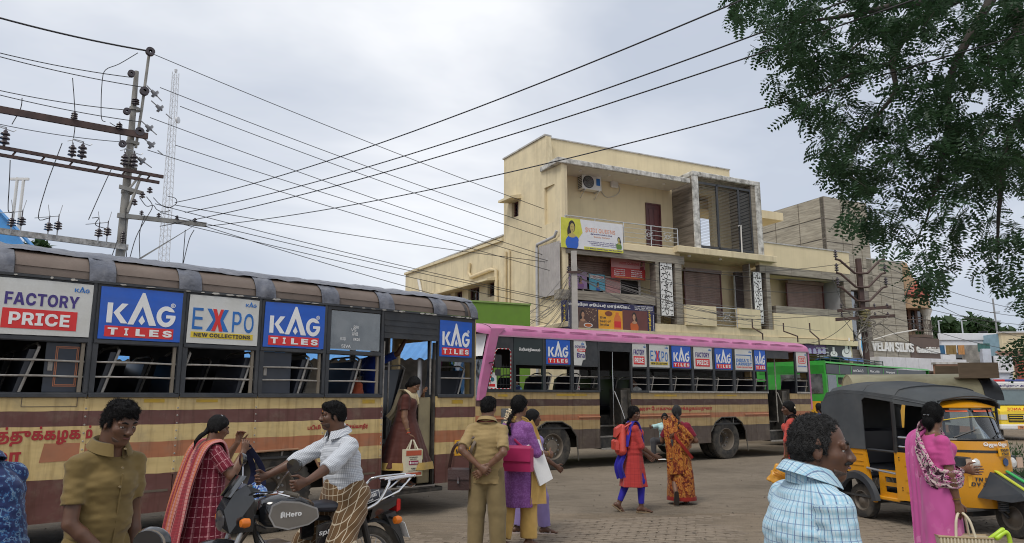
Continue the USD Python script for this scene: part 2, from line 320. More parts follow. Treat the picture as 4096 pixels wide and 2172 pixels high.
# ================================================================== buses
B1 = Frame(on_ground(1750,1956,.33),47.2)
B2 = Frame(on_ground(2364,1809,.37),58.0)
GB = Frame((10.2,24.0),47.0)
def paint_bands(name,bands,zmax=3.4,wear=(.20,.17,.12),amt=.55):
    """Body paint in level bands over the height of the thing itself, chipped and dusty."""
    ramp = []
    for k,(z,c) in enumerate(bands): ramp.append((max(z,0)/zmax,c))
    N = {'t': ('texture_coordinate',{}),'s': ('separate_xyz',{}),'nw': ('noise_texture',{'scale': 2.2,'detail': 3.0}),
         'w': ('math',{'math_type': 'multiply_add','value2': .03}),'d': ('math',{'math_type': 'divide','value2': zmax}),
         'r': ('rgb_ramp',{'ramp': ramp,'interpolate': False}),'m': ('mapping',{'scale': (1.2,1.2,9)}),'n': ('noise_texture',{'scale': 1.3,'detail': 7.0,'roughness': .62}),
         'r2': ('rgb_ramp',{'ramp': [(.25,(.8,.78,.74)),(.5,(.95,.95,.94)),(.8,(1.08,1.08,1.08))]}),'mu': ('mix_color',{'blend_type': 'multiply','fac': 1.0,'use_clamp': False}),
         'n3': ('noise_texture',{'scale': 3.0,'detail': 9.0,'roughness': .7}),'r3': ('rgb_ramp',{'ramp': [(.5,(0,0,0)),(.74,(amt,)*3)]}),'md': ('mix_color',{'b': wear}),
         'n4': ('noise_texture',{'scale': 14.0,'detail': 6.0,'roughness': .7}),'r4': ('rgb_ramp',{'ramp': [(.66,(0,0,0)),(.72,(.75,)*3)]}),'m4': ('mix_color',{'b': (.07,.05,.035)}),
         'm5': ('mapping',{'scale': (11,11,.7)}),'n5': ('noise_texture',{'scale': 1.0,'detail': 6.0,'roughness': .65}),'r5': ('rgb_ramp',{'ramp': [(.5,(1,1,1)),(.68,(.66,.62,.56))]}),'m6': ('mix_color',{'blend_type': 'multiply','fac': 1.0}),
         'nb': ('noise_texture',{'scale': 3.0,'detail': 2.0}),'bp': ('bump',{'strength': .45,'distance': .04}),'b': ('principled_bsdf',{'roughness': .42,'specular_ior_level': .4})}
    L = [('t.object','s.vector'),('t.object','nw.vector'),('nw.fac','w.value1'),('s.z','w.value3'),('w.value','d.value1'),('d.value','r.fac'),('t.object','m.vector'),('m.vector','n.vector'),('n.fac','r2.fac'),
         ('r.color','mu.a'),('r2.color','mu.b'),('t.object','n3.vector'),('n3.fac','r3.fac'),('r3.color','md.fac'),('mu.result','md.a'),('t.object','n4.vector'),('n4.fac','r4.fac'),('r4.color','m4.fac'),('md.result','m4.a'),
         ('t.object','m5.vector'),('m5.vector','n5.vector'),('n5.fac','r5.fac'),('m4.result','m6.a'),('r5.color','m6.b'),('m6.result','b.base_color'),('t.object','nb.vector'),('nb.fac','bp.height'),('bp.normal','b.normal')]
    return nodes(name,N,L)
CREAM,BROWN,ORANGE = (.56,.42,.19),(.12,.05,.042),(.37,.145,.07)
bus1_paint = paint_bands('bus_paint_cream',[(0,BROWN),(.83,CREAM),(1.01,ORANGE),(1.185,CREAM),(1.37,BROWN),(1.52,CREAM)])
bus1_left = paint_bands('bus_paint_cream_plain',[(0,BROWN),(.83,CREAM),(1.37,BROWN),(1.52,CREAM)])
bus2_paint = paint_bands('bus_paint_olive',[(0,(.085,.062,.05)),(.93,(.38,.27,.125)),(1.14,ORANGE),(1.28,(.40,.285,.13)),(1.47,(.07,.036,.03)),(1.63,(.40,.285,.13))],amt=.5)
orange_paint = look('orange_stripe',ORANGE,.45,var=.15,dirt=(.2,.15,.1),dirt_amt=.3)
red_letter = look('red_lettering',(.32,.018,.02),.5,var=.15)
frame_black = look('window_frame_black',(.020,.023,.028),.42,var=.35,dirt=(.13,.12,.105),dirt_amt=.22,ds=4,bump=.15,bs=14)
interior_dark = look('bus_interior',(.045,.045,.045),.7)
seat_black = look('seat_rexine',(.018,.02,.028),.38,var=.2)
tube_grey = look('worn_grey_tube',(.34,.32,.29),.45,.3,var=.2,dirt=(.10,.075,.05),dirt_amt=.6,ds=14)
step_dark = look('step_metal',(.05,.047,.043),.6,.2,dirt=(.17,.15,.12),dirt_amt=.6,ds=6)
yellow_patch = look('yellow_patch',(.48,.30,.02),.5,dirt=(.2,.16,.1),dirt_amt=.5,ds=9)
ad_white = look('print_white',(.57,.575,.555),.45,var=.04,vs=(1,1,14),dirt=(.40,.37,.28),dirt_amt=.35)
ad_blue = look('print_blue',(.005,.088,.47),.42,var=.10,vs=(1,1,12),dirt=(.06,.12,.36),dirt_amt=.4)
ad_red = look('print_red',(.60,.022,.022),.45,var=.08)
ad_navy = look('print_navy',(.045,.025,.17),.45)
ad_midblue = look('print_mid_blue',(.012,.13,.42),.45)
ad_yellow = look('print_yellow',(.64,.47,.03),.45)
ad_black = look('print_black',(.03,.03,.035),.5)
def kag_logo(p,x0,x1,z0,z1,y,col,nm='logo'):
    m = MB(); w,h = x1-x0,z1-z0
    def q(pts): m.prism([(x0+a*w,z0+b*h) for a,b in pts],y,y+.003)
    q([(0,.02),(0,.62),(.075,.62),(.075,.02)]); q([(.09,.33),(.2,.62),(.29,.62),(.175,.33),(.30,.02),(.205,.02)])
    q([(.30,0),(.485,1),(.52,1),(.72,0),(.615,0),(.50,.58),(.385,0)]); q([(.455,.12),(.503,.30),(.55,.12),(.503,0)])
    c = Polygon([(.86+.145*math.cos(t),.31+.33*math.sin(t)) for t in np.linspace(0,2*PI,26)[:-1]]).difference(Polygon([(.86+.075*math.cos(t),.31+.19*math.sin(t)) for t in np.linspace(0,2*PI,22)[:-1]]))
    c = c.difference(sbox(.87,.36,1.1,.47)).union(sbox(.86,.26,1.0,.36))
    m.prism(affinity.affine_transform(c,[w,0,0,h,x0,z0]),y,y+.003)
    return part(nm,m,col,p)
def ad(bus,x0,x1,z0,z1,kind,y=-.012):
    """One printed sheet fixed over an upper window, its print as raised pieces."""
    w,h = x1-x0,z1-z0; X = lambda a: x0+a*w; Z = lambda b: z0+b*h
    blue = kind == 'kag'; rnd = random.Random(int(x0*977)); j = lambda: rnd.uniform(0,.012)
    poly = [(x0+j(),z0+j()),(x1-j(),z0+j()),(x1-j(),z1-j()),((x0+x1)/2,z1-j()*.3),(x0+j(),z1-j())]
    if kind == 'govern': poly = [(x0,z0),(X(.3),z0-.005),(X(.36),Z(.2)),(X(.47),Z(.25)),(X(.45),Z(.6)),(X(.52),Z(.75)),(X(.47),z1),(x0,z1)]
    a = part('advert_panel',MB().prism(poly,y,y+.006),ad_blue if blue else ad_white,bus,label='blue advert sheet with white logo and red strip' if blue else 'white printed advert sheet')
    f = y-.003
    if blue:
        kag_logo(a,X(.09),X(.91),Z(.3),Z(.93),f,white)
        part('red_strip',MB().box(X(.08),X(.9),f,y,Z(.05),Z(.255)),ad_red,a)
        m = MB()
        for k,ch in enumerate('TILES'): letters(m,ch,X(.115+.163*k+(.03 if ch == 'I' else 0)),X(.115+.163*k+(.075 if ch == 'I' else .115)),Z(.085),Z(.22),f-.003,wght=900)
        part('lettering',m,white,a)
        m = MB(); letters(m,'R',X(.862),X(.885),Z(.70),Z(.75),f); m.prism(Polygon([(X(.873)+.03*w*math.cos(t),Z(.725)+.045*h*math.sin(t)) for t in np.linspace(0,6.28,16)]).difference(Polygon([(X(.873)+.022*w*math.cos(t),Z(.725)+.034*h*math.sin(t)) for t in np.linspace(0,6.28,16)])),f,f+.003); part('registered_mark',m,white,a)
        return
    kag_logo(a,X(.79) if kind != 'govern' else X(.3),X(.95) if kind != 'govern' else X(.42),Z(.83),Z(.94),f,ad_midblue,'small_logo')
    if kind == 'factory':
        part('lettering',letters(MB(),'FACTORY',X(.1),X(.85),Z(.52),Z(.75),f,wght=800,shear=0.0),ad_navy,a)
        part('red_strip',MB().box(X(.09),X(.845),f,y,Z(.11),Z(.46)),ad_red,a)
        part('lettering',letters(MB(),'PRICE',X(.16),X(.77),Z(.17),Z(.40),f-.003,wght=800),white,a)
    elif kind == 'expo':
        m = MB(); letters(m,'E',X(.06),X(.2),Z(.29),Z(.73),f,wght=450); letters(m,'P',X(.61),X(.74),Z(.27),Z(.71),f,wght=500); letters(m,'O',X(.78),X(.92),Z(.27),Z(.69),f,wght=500)
        m.prism([(X(.25),Z(.73)),(X(.31),Z(.73)),(X(.40),Z(.5)),(X(.31),Z(.27)),(X(.25),Z(.27)),(X(.34),Z(.5))],f,f+.003)
        m.prism([(X(.55),Z(.73)),(X(.49),Z(.73)),(X(.42),Z(.5)),(X(.49),Z(.27)),(X(.56),Z(.27)),(X(.48),Z(.5))],f,f+.003); part('lettering',m,ad_midblue,a)
        part('lettering',MB().prism([(X(.33),Z(.73)),(X(.38),Z(.73)),(X(.41),Z(.58)),(X(.44),Z(.73)),(X(.48),Z(.73)),(X(.435),Z(.5)),(X(.48),Z(.27)),(X(.43),Z(.27)),(X(.405),Z(.42)),(X(.375),Z(.27)),(X(.32),Z(.27)),(X(.375),Z(.5))],f-.002,f+.001),ad_red,a)
        part('yellow_strip',MB().box(X(.05),X(.92),f,y,Z(.12),Z(.24)),ad_yellow,a)
        part('lettering',letters(MB(),'NEW COLLECTIONS',X(.09),X(.88),Z(.14),Z(.22),f-.003,wght=800),ad_black,a)
    elif kind == 'govern':
        m = MB(); letters(m,'GOVERN',X(.04),X(.46),Z(.70),Z(.80),f,wght=700); letters(m,'Bra',X(.12),X(.44),Z(.30),Z(.5),f,wght=800); part('lettering',m,ad_navy,a)
        part('red_strip',MB().prism(rrect(X(.14),X(.47),Z(.55),Z(.67),.02),f,y),ad_red,a); part('lettering',letters(MB(),'Appro',X(.18),X(.45),Z(.565),Z(.655),f-.003),white,a)
    elif kind == 'india':
        m = MB(); letters(m,"INDIA'S",X(.05),X(.78),Z(.38),Z(.54),f,wght=700); letters(m,'LARGEST',X(.05),X(.95),Z(.22),Z(.36),f,wght=800)
        m.box(X(.05),X(.93),f,y,Z(.69),Z(.73)); m.box(X(.89),X(.93),f,y,Z(.42),Z(.69)); part('lettering',m,ad_midblue,a)
        part('lettering',letters(MB(),'TILES COLLECTION',X(.05),X(.95),Z(.10),Z(.17),f,wght=700),ad_red,a)
    elif kind == 'isi':
        m = MB(); o = rrect(X(.2),X(.85),Z(.42),Z(.78),.04); m.prism(o.difference(o.buffer(-.022)),f,y); letters(m,'ISI',X(.3),X(.75),Z(.5),Z(.7),f,wght=700); part('mark',m,ad_red,a)
        part('lettering',letters(MB(),'CERTIFIED BRAND',X(.12),X(.92),Z(.25),Z(.31),f),ad_midblue,a)
def heavy_wheel(bus,x,y,z,R,w,dish):
    """A dusty lorry tyre on a steel rim; dish < 0 hollow (rear, twin), > 0 bulging hub (front)."""
    ty = MB(); prof = [(R*.56,w*.42),(R*.62,w*.5),(R*.78,w*.52),(R*.93,w*.47),(R*.985,w*.40),(R,w*.30),(R,-w*.30),(R*.985,-w*.40),(R*.78,-w*.5),(R*.56,-w*.42)]
    wh = part('wheel',ty.lathe([(r,-k) for r,k in prof][::-1],40,(x,y,z),'y'),rubber,bus,smooth=35)
    m = MB()
    for k in range(40):
        t = k*2*PI/40
        for s in (-1,1):
            c = np.array([x+R*1.002*math.cos(t),y,z+R*1.002*math.sin(t)]); u = np.array([-math.sin(t),0,math.cos(t)]); r_ = np.array([math.cos(t),0,math.sin(t)])
            p = [c+u*a*.027+r_*b*.011+np.array([0,s*e*w,0]) for a in (-1,1) for b in (-1,1) for e in (.07,.33)]; m.hull(p)
    part('tread_blocks',m,rubber,wh,kind='stuff')
    rim = look('dusty_steel_rim',(.15,.125,.10),.65,.2,dirt=(.22,.185,.14),dirt_amt=.7,ds=4); d = dish*w
    pr = [(R*.58,-w*.43),(R*.55,-w*.47),(R*.52,-w*.40),(R*.50,-w*.1),(R*.47,-d*.2+.0),(R*.30,-d*.55),(R*.27,-d*.95),(R*.13,-d),(.001,-d*1.02)]
    part('rim',MB().lathe([(r,k) for r,k in pr][::-1],36,(x,y,z),'y'),rim,wh,smooth=30)
    m = MB()
    for k in range(10):
        t = k*2*PI/10+.2; c = (x+R*.36*math.cos(t),y-d*.42-.012,z+R*.36*math.sin(t)); m.cyl((c[0],c[1]-.03,c[2]),(c[0],c[1]+.05,c[2]),.017,6)
    part('wheel_nuts',m,steel,wh)
    if dish < 0:
        part('inner_wheel',MB().lathe([(R*.5,-w*.5),(R*.95,-w*.45),(R,-w*.3),(R,w*.3),(R*.95,w*.45),(R*.5,w*.5)],36,(x,y+w*1.12,z),'y'),rubber,wh,smooth=35)
    return wh
def seats(bus,xs,zf,ys,hi=1.0):
    for x in xs:
        for y in ys:
            s = part('seat',MB().box(x-.42,x+.02,y-.42,y+.42,zf+.36,zf+.48,.04),seat_black,bus)
            P = [(x+.0+.18*t,zf+.46+(hi-.46)*t) for t in np.linspace(0,1,5)]
            b = MB().prism([(a,c) for a,c in P]+[(a+.07,c) for a,c in P[::-1]],-.42,.42); b.xf(t=(0,y,0)); part('backrest',b,seat_black,s)
            m = MB()
            for k in (-.44,.44): m.tube([(x-.05,y+k,zf),(x+.03,y+k,zf+.45),(x+.26,y+k,zf+hi+.02)],.015,6)
            m.tube([(x+.26,y-.44,zf+hi+.02),(x+.27,y-.3,zf+hi+.07),(x+.27,y+.3,zf+hi+.07),(x+.26,y+.44,zf+hi+.02)],.015,6); part('seat_frame',m,tube_grey,s)
def roof_profile(w,zg,h,n=15):
    t = np.linspace(0,PI,n); y = w/2-w/2*np.sign(np.cos(t))*np.abs(np.cos(t))**.85; z = zg+h*np.sin(t)**.78
    return y,z
def roof_sheet(x0,x1,w,zg,h,k0,k1,lift=0.0,nx=2,wr=0.0,seed=0,n=25,th=0.0):
    y,z = roof_profile(w,zg,h,n); y,z = y[k0:k1],z[k0:k1]; ny = np.gradient(y); nz = np.gradient(z); L = np.hypot(ny,nz)+1e-9
    G = np.zeros((nx,len(y),3)); xs = np.linspace(x0,x1,nx)
    for i,x in enumerate(xs):
        q = np.stack([np.full(len(y),x),y,z],1); b = lift+(wr*(meshkit.fbm(q*np.array([9,9,7]),3,seed)-.2) if wr else 0)
        G[i] = np.stack([np.full(len(y),x),y-nz/L*b,z+ny/L*b],1)
    return MB().sheet(G.transpose(1,0,2),th)
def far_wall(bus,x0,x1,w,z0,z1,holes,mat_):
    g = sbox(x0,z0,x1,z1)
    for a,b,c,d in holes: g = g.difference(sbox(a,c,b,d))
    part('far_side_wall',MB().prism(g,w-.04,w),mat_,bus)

# ------------------------------------------------------------------ the near bus
bus1 = thing('near_bus','cream and brown striped bus with grey tarpaulin roof and blue adverts, nearest on the left','bus',B1.o,B1.rot)
FR,RE,W1,ZG = -10.3,.68,2.5,2.92
cols = [-10.2,-9.3,-8.42,-7.5,-6.55,-5.63,-4.685,-3.75,-2.825,-1.91,-1.01]
arch = Polygon([(-3.15,.3),(-3.1,.62),(-2.95,.9),(-2.8,1.0),(-2.25,1.01),(-2.0,.88),(-1.86,.62),(-1.83,.3)])
for k in range(len(cols)-1):
    a,b = cols[k],cols[k+1]; g = sbox(a+.004,.40,b-.004,1.675).difference(arch)
    p = part('side_panel',MB().prism(g,.0,.03),bus1_left if b < -4.6 else bus1_paint,bus1)
    m = MB().box(b-.022,b+.022,-.006,-.001,.80,1.64)
    if b > -1.2: m = MB().box(b-.02,b+.02,-.006,-.001,.42,1.66)
    s = part('joint_strip',m,bus1_paint if b > -4 else bus1_left,p); r = MB()
    for z in np.arange(.86,1.62,.085): r.hull([(b+.012*math.cos(t)*q,-.006-e,z+.012*math.sin(t)*q) for t in np.arange(0,6.2,1.26) for q,e in ((1,0),(.5,.006))])
    part('rivets',r,tube_grey,s)
g = sbox(-.05,.41,RE,1.675).difference(Polygon([(-.05,.3),(RE+.1,.3),(RE+.1,.40),(-.05,.41)]))
part('side_panel',MB().prism(g,0,.03),bus1_paint,bus1,label='short side panel behind the rear door')
part('orange_stripe',MB().prism([(-5.06,1.0),(-5.03,1.19),(-4.69,1.185),(-4.69,1.01)],-.003,-.0005),orange_paint,bus1)
m = MB()
for (x0,x1) in ((-4.75,-3.76),(-3.7,-3.2),(-1.8,-1.05)): m.box(x0+.04,x1-.03,-.004,-.0008,.62,.645)
for x0,x1,z0,z1 in ((-5.27,-4.77,1.56,1.66),): m.prism(sbox(x0,z0,x1,z1).difference(sbox(x0+.006,z0+.006,x1-.006,z1-.006)),-.004,-.0008)
part('panel_seam',m,look('rusty_seam',(.11,.085,.06),.6),bus1)
for x0,x1,z0,z1 in ((-4.12,-3.9,1.6,1.64),(-3.55,-3.3,1.6,1.635),(-1.32,-1.12,1.575,1.63),(.24,.46,1.565,1.62)): part('yellow_patch',MB().box(x0,x1,-.003,-.0008,z0,z1),yellow_patch,bus1)
part('torn_paper',MB().prism([(-1.63,1.37),(-1.55,1.39),(-1.6,1.33),(-1.56,1.3),(-1.61,1.24),(-1.6,1.16),(-1.57,1.12),(-1.63,1.12),(-1.65,1.22),(-1.62,1.29)],-.004,-.001),white,bus1)
m = MB(); letters(m,'ரத்துக்கழகம்',-5.52,-4.6,1.175,1.365,-.005,'T',900); letters(m,'துரை',-5.75,-5.22,.95,1.12,-.005,'T',900); letters(m,'போக்குவ',-6.5,-5.58,1.175,1.365,-.005,'T',900)
part('lettering',m,red_letter,bus1); part('lettering',letters(MB(),'படியில் பயணம் செய்யாதீர்',-2.12,-1.22,1.225,1.305,-.005,'T',800),red_letter,bus1)
pl = part('number_plate',MB().box(.31,.62,-.006,-.001,.79,1.02),look('plate_yellow',(.72,.36,.015),.5,var=.06),bus1)
m = MB(); letters(m,'TN - 57',.345,.59,.92,1.0,-.009,wght=700); letters(m,'N-2056',.33,.6,.81,.89,-.009,wght=700); part('lettering',m,ad_black,pl)
# window bays
ads = ['kag','factory','expo','kag','factory','factory','kag','expo','kag',None]
for k in range(len(cols)-1):
    a,b = cols[k]+.055,cols[k+1]-.055
    g = sbox(cols[k]+.002,1.678,cols[k+1]-.002,ZG-.01).difference(sbox(a,1.71,b,2.23)).difference(sbox(a,2.29,b,2.84))
    fr = part('window_frame',MB().prism(g,-.012,.04),frame_black,bus1)
    part('sill_rail',MB().box(cols[k]+.004,cols[k+1]-.004,-.028,-.013,1.655,1.70,.006),frame_black,fr); part('mid_rail',MB().box(cols[k]+.004,cols[k+1]-.004,-.024,-.013,2.235,2.28,.006),frame_black,fr)
    part('pillar_cover',MB().box(cols[k+1]-.05,cols[k+1]-.012,-.03,-.013,1.70,2.9,.006),frame_black,fr)
    m = MB()
    for z in (1.875,2.035): m.tube([(a,.02,z),((a+b)/2,.02,z+.004),(b,.02,z-.003)],.0115,7)
    part('window_bar',m,tube_grey,bus1)
    part('side_jamb',MB().box(b-.045,b-.012,.0,.035,1.71,2.23),look('dusty_wood',(.2,.17,.13),.7,dirt=(.1,.08,.06)),fr)
    if ads[k]: ad(bus1,a-.03,b+.015,2.285,2.865,ads[k],-.026)
    else:
        p = part('upper_window',MB().box(a+.01,b-.01,.0,.006,2.3,2.83),pane_look('scratched_glass',(.62,.66,.66),.06,.08,.26),bus1)
        m = MB()
        for j,(t,x0,x1,z0,z1) in enumerate((('RK08',.45,.58,.13,.17),('VS',.4,.5,.26,.3),('AVB',.42,.54,.2,.25),('K3D',.2,.3,.13,.17),('SIVA',.22,.4,.03,.07),('RRR',.45,.55,.3,.34))):
            letters(m,t,a+x0*(b-a),a+x1*(b-a),2.3+z0,2.3+z1,-.003,wght=400,size=32,depth=.002)
        part('scratched_writing',m,white,p)
def slider(x0,x1,lines=False):
    p = part('sliding_shutter',MB().box(x0,x1,.045,.06,1.71,2.23,.004),look('shutter_dark_blue',(.012,.017,.028),.3,var=.3,dirt=(.1,.1,.1),dirt_amt=.2),bus1)
    part('latch',MB().box(x0+.03,x0+.075,.037,.045,1.93,2.03,.003),tube_grey,p)
    if lines:
        m = MB()
        for c,d in ((.0,.008),(.014,.022)): g = sbox(x0+.09+c,1.77+c,x1-.05-c,2.19-c); m.prism(g.difference(sbox(x0+.09+d,1.77+d,x1-.05-d,2.19-d)),.041,.045)
        part('pinstripe',m,look('pinstripe',(.36,.13,.06),.5),p)
slider(-5.1,-4.745,True); slider(-2.77,-2.37); slider(-6.1,-5.7,True); slider(-8.3,-7.9)
g = sbox(-1.008,2.5,-.045,ZG-.01); part('door_header',MB().prism(g,-.012,.04),frame_black,bus1); m = MB()
for z in (2.58,2.68,2.76): m.box(-1.0,-.06,-.02,-.013,z,z+.012)
part('header_ribs',m,frame_black,bus1)
g = sbox(-.043,1.678,RE,ZG-.01).difference(sbox(.015,1.71,.62,2.2)); part('window_frame',MB().prism(g,-.012,.04),frame_black,bus1); ad(bus1,-.03,.62,2.27,2.83,'kag',-.02)
m = MB(); m.tube([(.015,.02,1.95),(.62,.02,1.952)],.011,7); part('window_bar',m,tube_grey,bus1); part('sill_rail',MB().box(-.04,.65,-.03,-.013,1.655,1.70,.006),frame_black,bus1)
part('rear_corner',MB().box(RE+.002,RE+.05,.0,.10,.45,2.85,.02),bus1_paint,bus1); part('rear_wall',MB().prism(sbox(.08,.42,W1-.08,2.9).difference(sbox(.3,1.62,W1-.3,2.62)),RE+.05,RE+.09,'yz'),bus1_paint,bus1); part('rear_pillar',MB().box(RE+.02,RE+.048,1.2,1.28,1.6,2.64),frame_black,bus1)
part('front_wall',MB().prism(sbox(.05,.42,W1-.05,2.9).difference(sbox(.2,1.6,W1-.2,2.75)),FR-.04,FR,'yz'),bus1_paint,bus1)
part('windscreen',MB().box(FR-.02,FR-.014,.2,W1-.2,1.6,2.75),glass_dark,bus1)
# rear door, steps, stair well
m = MB(); m.box(-1.0,-.05,.005,.35,.36,.40); st = part('door_step',m,step_dark,bus1,label='lowest step of the rear door'); part('step_edge',MB().box(-1.0,-.05,-.004,.004,.385,.405),tube_grey,st)
part('step_riser',MB().box(-1.0,-.05,.35,.36,.40,.66),step_dark,bus1); part('door_step',MB().box(-1.0,-.05,.35,.62,.64,.66),step_dark,bus1); part('step_riser',MB().box(-1.0,-.05,.62,.63,.66,.93),step_dark,bus1)
part('stairwell_side',MB().box(-1.008,-1.0,.03,.62,.40,1.66),interior_dark,bus1); part('stairwell_side',MB().box(-.05,-.042,.03,.62,.40,1.66),interior_dark,bus1)
d = part('folded_door',MB().box(-.30,-.08,.10,.13,.42,1.66,.01),look('door_leaf_cream',(.36,.30,.17),.5,var=.15,dirt=(.12,.1,.07)),bus1); part('door_edge',MB().box(-.078,-.052,.03,.09,.4,2.48),step_dark,d)
m = MB(); m.tube([(-.13,.06,2.5),(-.13,.06,1.7)],.014,8); m.tube([(-.55,.55,.95),(-.55,.55,2.75)],.016,8); m.tube([(-.98,.02,.5),(-.98,.02,2.45)],.012,6); part('grab_pole',m,tube_grey,bus1)
part('sill_board',MB().box(-1.25,.12,.03,.3,.30,.36,.01),step_dark,bus1)
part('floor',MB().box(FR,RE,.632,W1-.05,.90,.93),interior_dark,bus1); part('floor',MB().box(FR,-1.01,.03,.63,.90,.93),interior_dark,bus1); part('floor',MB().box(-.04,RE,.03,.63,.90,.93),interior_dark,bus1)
holes = [(-.95,-.1,1.72,2.5),(.0,.6,1.72,2.5),(-2.0,-1.3,2.05,2.7)]+[(c+.1,c+.45,2.1,2.24) for c in (-9,-7.2,-4.1)]
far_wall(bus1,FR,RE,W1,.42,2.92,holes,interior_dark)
seats(bus1,[-9.4,-8.6,-7.8,-7.0,-6.2,-5.42,-4.66,-3.9,-3.14,-2.38,-1.6],.93,(.5,),1.22); seats(bus1,[-9.4,-8.6,-7.8,-7.0,-6.2,-5.42,-4.66,-3.9,-3.14,-2.38,-1.6,-.75,.1],.93,(1.9,),1.2); seats(bus1,[.35],.93,(.6,),1.15)
heavy_wheel(bus1,-2.5,.20,.51,.51,.26,-.5); heavy_wheel(bus1,-8.6,.20,.51,.51,.26,.5)
part('wheel_arch_liner',MB().box(-3.3,-1.7,.05,.6,1.03,1.06),black,bus1)
m = MB(); L = np.array(arch.exterior.coords)[1:-1]; m.tube([(x,-.008,z) for x,z in L[:7]],.014,6); part('wheel_arch_lip',m,look('arch_lip',(.33,.17,.09),.5,dirt=(.15,.12,.09)),bus1)
m = MB(); m.box(FR+.5,RE-.6,.7,1.0,.42,.62); m.box(FR+.5,RE-.6,1.5,1.8,.42,.62); m.box(-2.7,-2.3,.3,2.2,.42,.58); part('chassis',m,black,bus1)
# roof: brown fabric panels with tarpaulin strips over every pillar and along the crown
brownf = look('brown_roof_panel',(.135,.10,.08),.6,var=.16,bump=.2,bs=9,dirt=(.2,.17,.14),dirt_amt=.25)
tarp = look('grey_tarpaulin',(.088,.095,.12),.42,var=.35,vs=(7,7,7),bump=.6,bs=18,dirt=(.24,.235,.24),dirt_amt=.45,ds=5)
band = look('dark_bitumen_band',(.045,.04,.038),.6,var=.2)
RC = cols+[-.05,RE]
part('roof_shell',roof_sheet(FR,RE+.06,W1,ZG,.40,0,25,0.0,2),brownf,bus1,smooth=40)
rf = [c+.10 for c in RC]
for k in range(len(RC)-1):
    a,b = RC[k]+.17,RC[k+1]-.10
    if k == len(RC)-2: a,b = RC[k]+.12,RC[k+1]-.2
    if k == len(RC)-3: a,b = RC[k]+.12,RC[k+1]-.1
    p = part('roof_panel',roof_sheet(a,b,W1,ZG,.40,1,7,.006,7,.01,k),brownf,bus1,smooth=40)
    q = roof_sheet(a-.07,a-.001,W1,ZG,.40,0,11,.009,3); part('seam_band',q,band,p); part('seam_band',roof_sheet(b+.001,b+.06,W1,ZG,.40,0,11,.009,3),band,p)
for k,c in enumerate(RC): part('tarpaulin_strip',roof_sheet(c-.10,c+.16 if c < 0.5 else c+.05,W1,ZG-.02,.415,0,11,.018,14,.05,40+k,31),tarp,bus1,smooth=50)
part('roof_tarpaulin',roof_sheet(FR,RE+.07,W1+.02,ZG,.405,5,25,.016,150,.05,9,31),tarp,bus1,smooth=50)
m = MB()
rn = random.Random(4)
m.box(FR,RE+.05,-.035,-.0,ZG-.035,ZG-.008); gut = part('gutter',m,frame_black,bus1); m = MB()
for k in range(60):
    x = rn.uniform(FR,RE-.1); w = rn.uniform(.02,.13); h = rn.uniform(.006,.02); m.prism([(x,ZG-.03),(x+w*.4,ZG-.03-h*.4),(x+w,ZG-.028),(x+w*.8,ZG-.03+h),(x+w*.2,ZG-.03+h*.8)],-.042,-.036)
part('flaking_sealant',m,look('sealant',(.42,.40,.36),.7),gut)

# ------------------------------------------------------------------ the pink roofed bus
bus2 = thing('pink_roofed_bus','olive and brown bus with pink roof and pink corner posts, standing beyond the near bus','bus',B2.o,B2.rot)
F2,R2,W2,G2 = -2.95,8.5,2.5,3.06
pink = look('pink_roof_paint',(.47,.135,.29),.42,var=.14,dirt=(.34,.2,.25),dirt_amt=.4,bump=.15,bs=5)
a1 = Polygon([(-1.72,.2),(-1.70,.75),(-1.5,1.0),(-1.3,1.1),(-.85,1.1),(-.6,.98),(-.42,.75),(-.38,.2)]); a2 = Polygon([(4.1,.2),(4.12,.75),(4.3,1.0),(4.55,1.13),(5.1,1.13),(5.35,.98),(5.5,.75),(5.55,.2)])
edges2 = [-2.98,-2.18,-.53,.30]; edges3 = [1.33,2.7,4.33,5.97,6.53]
for E_ in (edges2,edges3,[7.55,R2]):
    for a,b in zip(E_[:-1],E_[1:]): part('side_panel',MB().prism(sbox(a+.003,.46,b-.003,1.78).difference(a1).difference(a2),0,.03),bus2_paint,bus2)
m = MB()
for x0,x1 in ((-2.9,-1.75),(-.35,.3),(1.34,4.1),(5.5,6.5)): m.tube([(x0,-.004,1.195),(x1,-.004,1.195)],.022,8)
part('rub_rail',m,orange_paint,bus2)
for x0,x1,z0,z1 in ((-2.6,-2.35,1.68,1.735),(-1.0,-.1,1.7,1.75),(2.1,2.9,1.69,1.74),(4.4,5.2,1.7,1.74)): part('yellow_patch',MB().box(x0,x1,-.003,-.0008,z0,z1),yellow_patch,bus2)
part('lettering',letters(MB(),'அரசு போக்குவரத்துக்கழகம்மதுரை',1.55,4.2,1.30,1.44,-.004,'T',700),red_letter,bus2)
part('hatch_window',MB().prism(rrect(-2.52,-1.85,.96,1.42,.03),-.006,-.0008),pane_look('hatch_glass',(.25,.28,.28),.15,.1,.35),bus2)
uppers = [(-2.15,-1.38,None),(-1.32,-.57,'kag'),(-.5,.28,'govern'),(1.35,1.88,'factory'),(1.93,2.68,'expo'),(2.73,3.48,'kag'),(3.54,4.3,'factory'),(4.36,5.1,'kag'),(5.18,5.95,'india'),(6.0,6.53,'kag'),(7.88,8.44,'isi')]
dark_green = look('upper_panel_green',(.016,.026,.026),.4,var=.2)
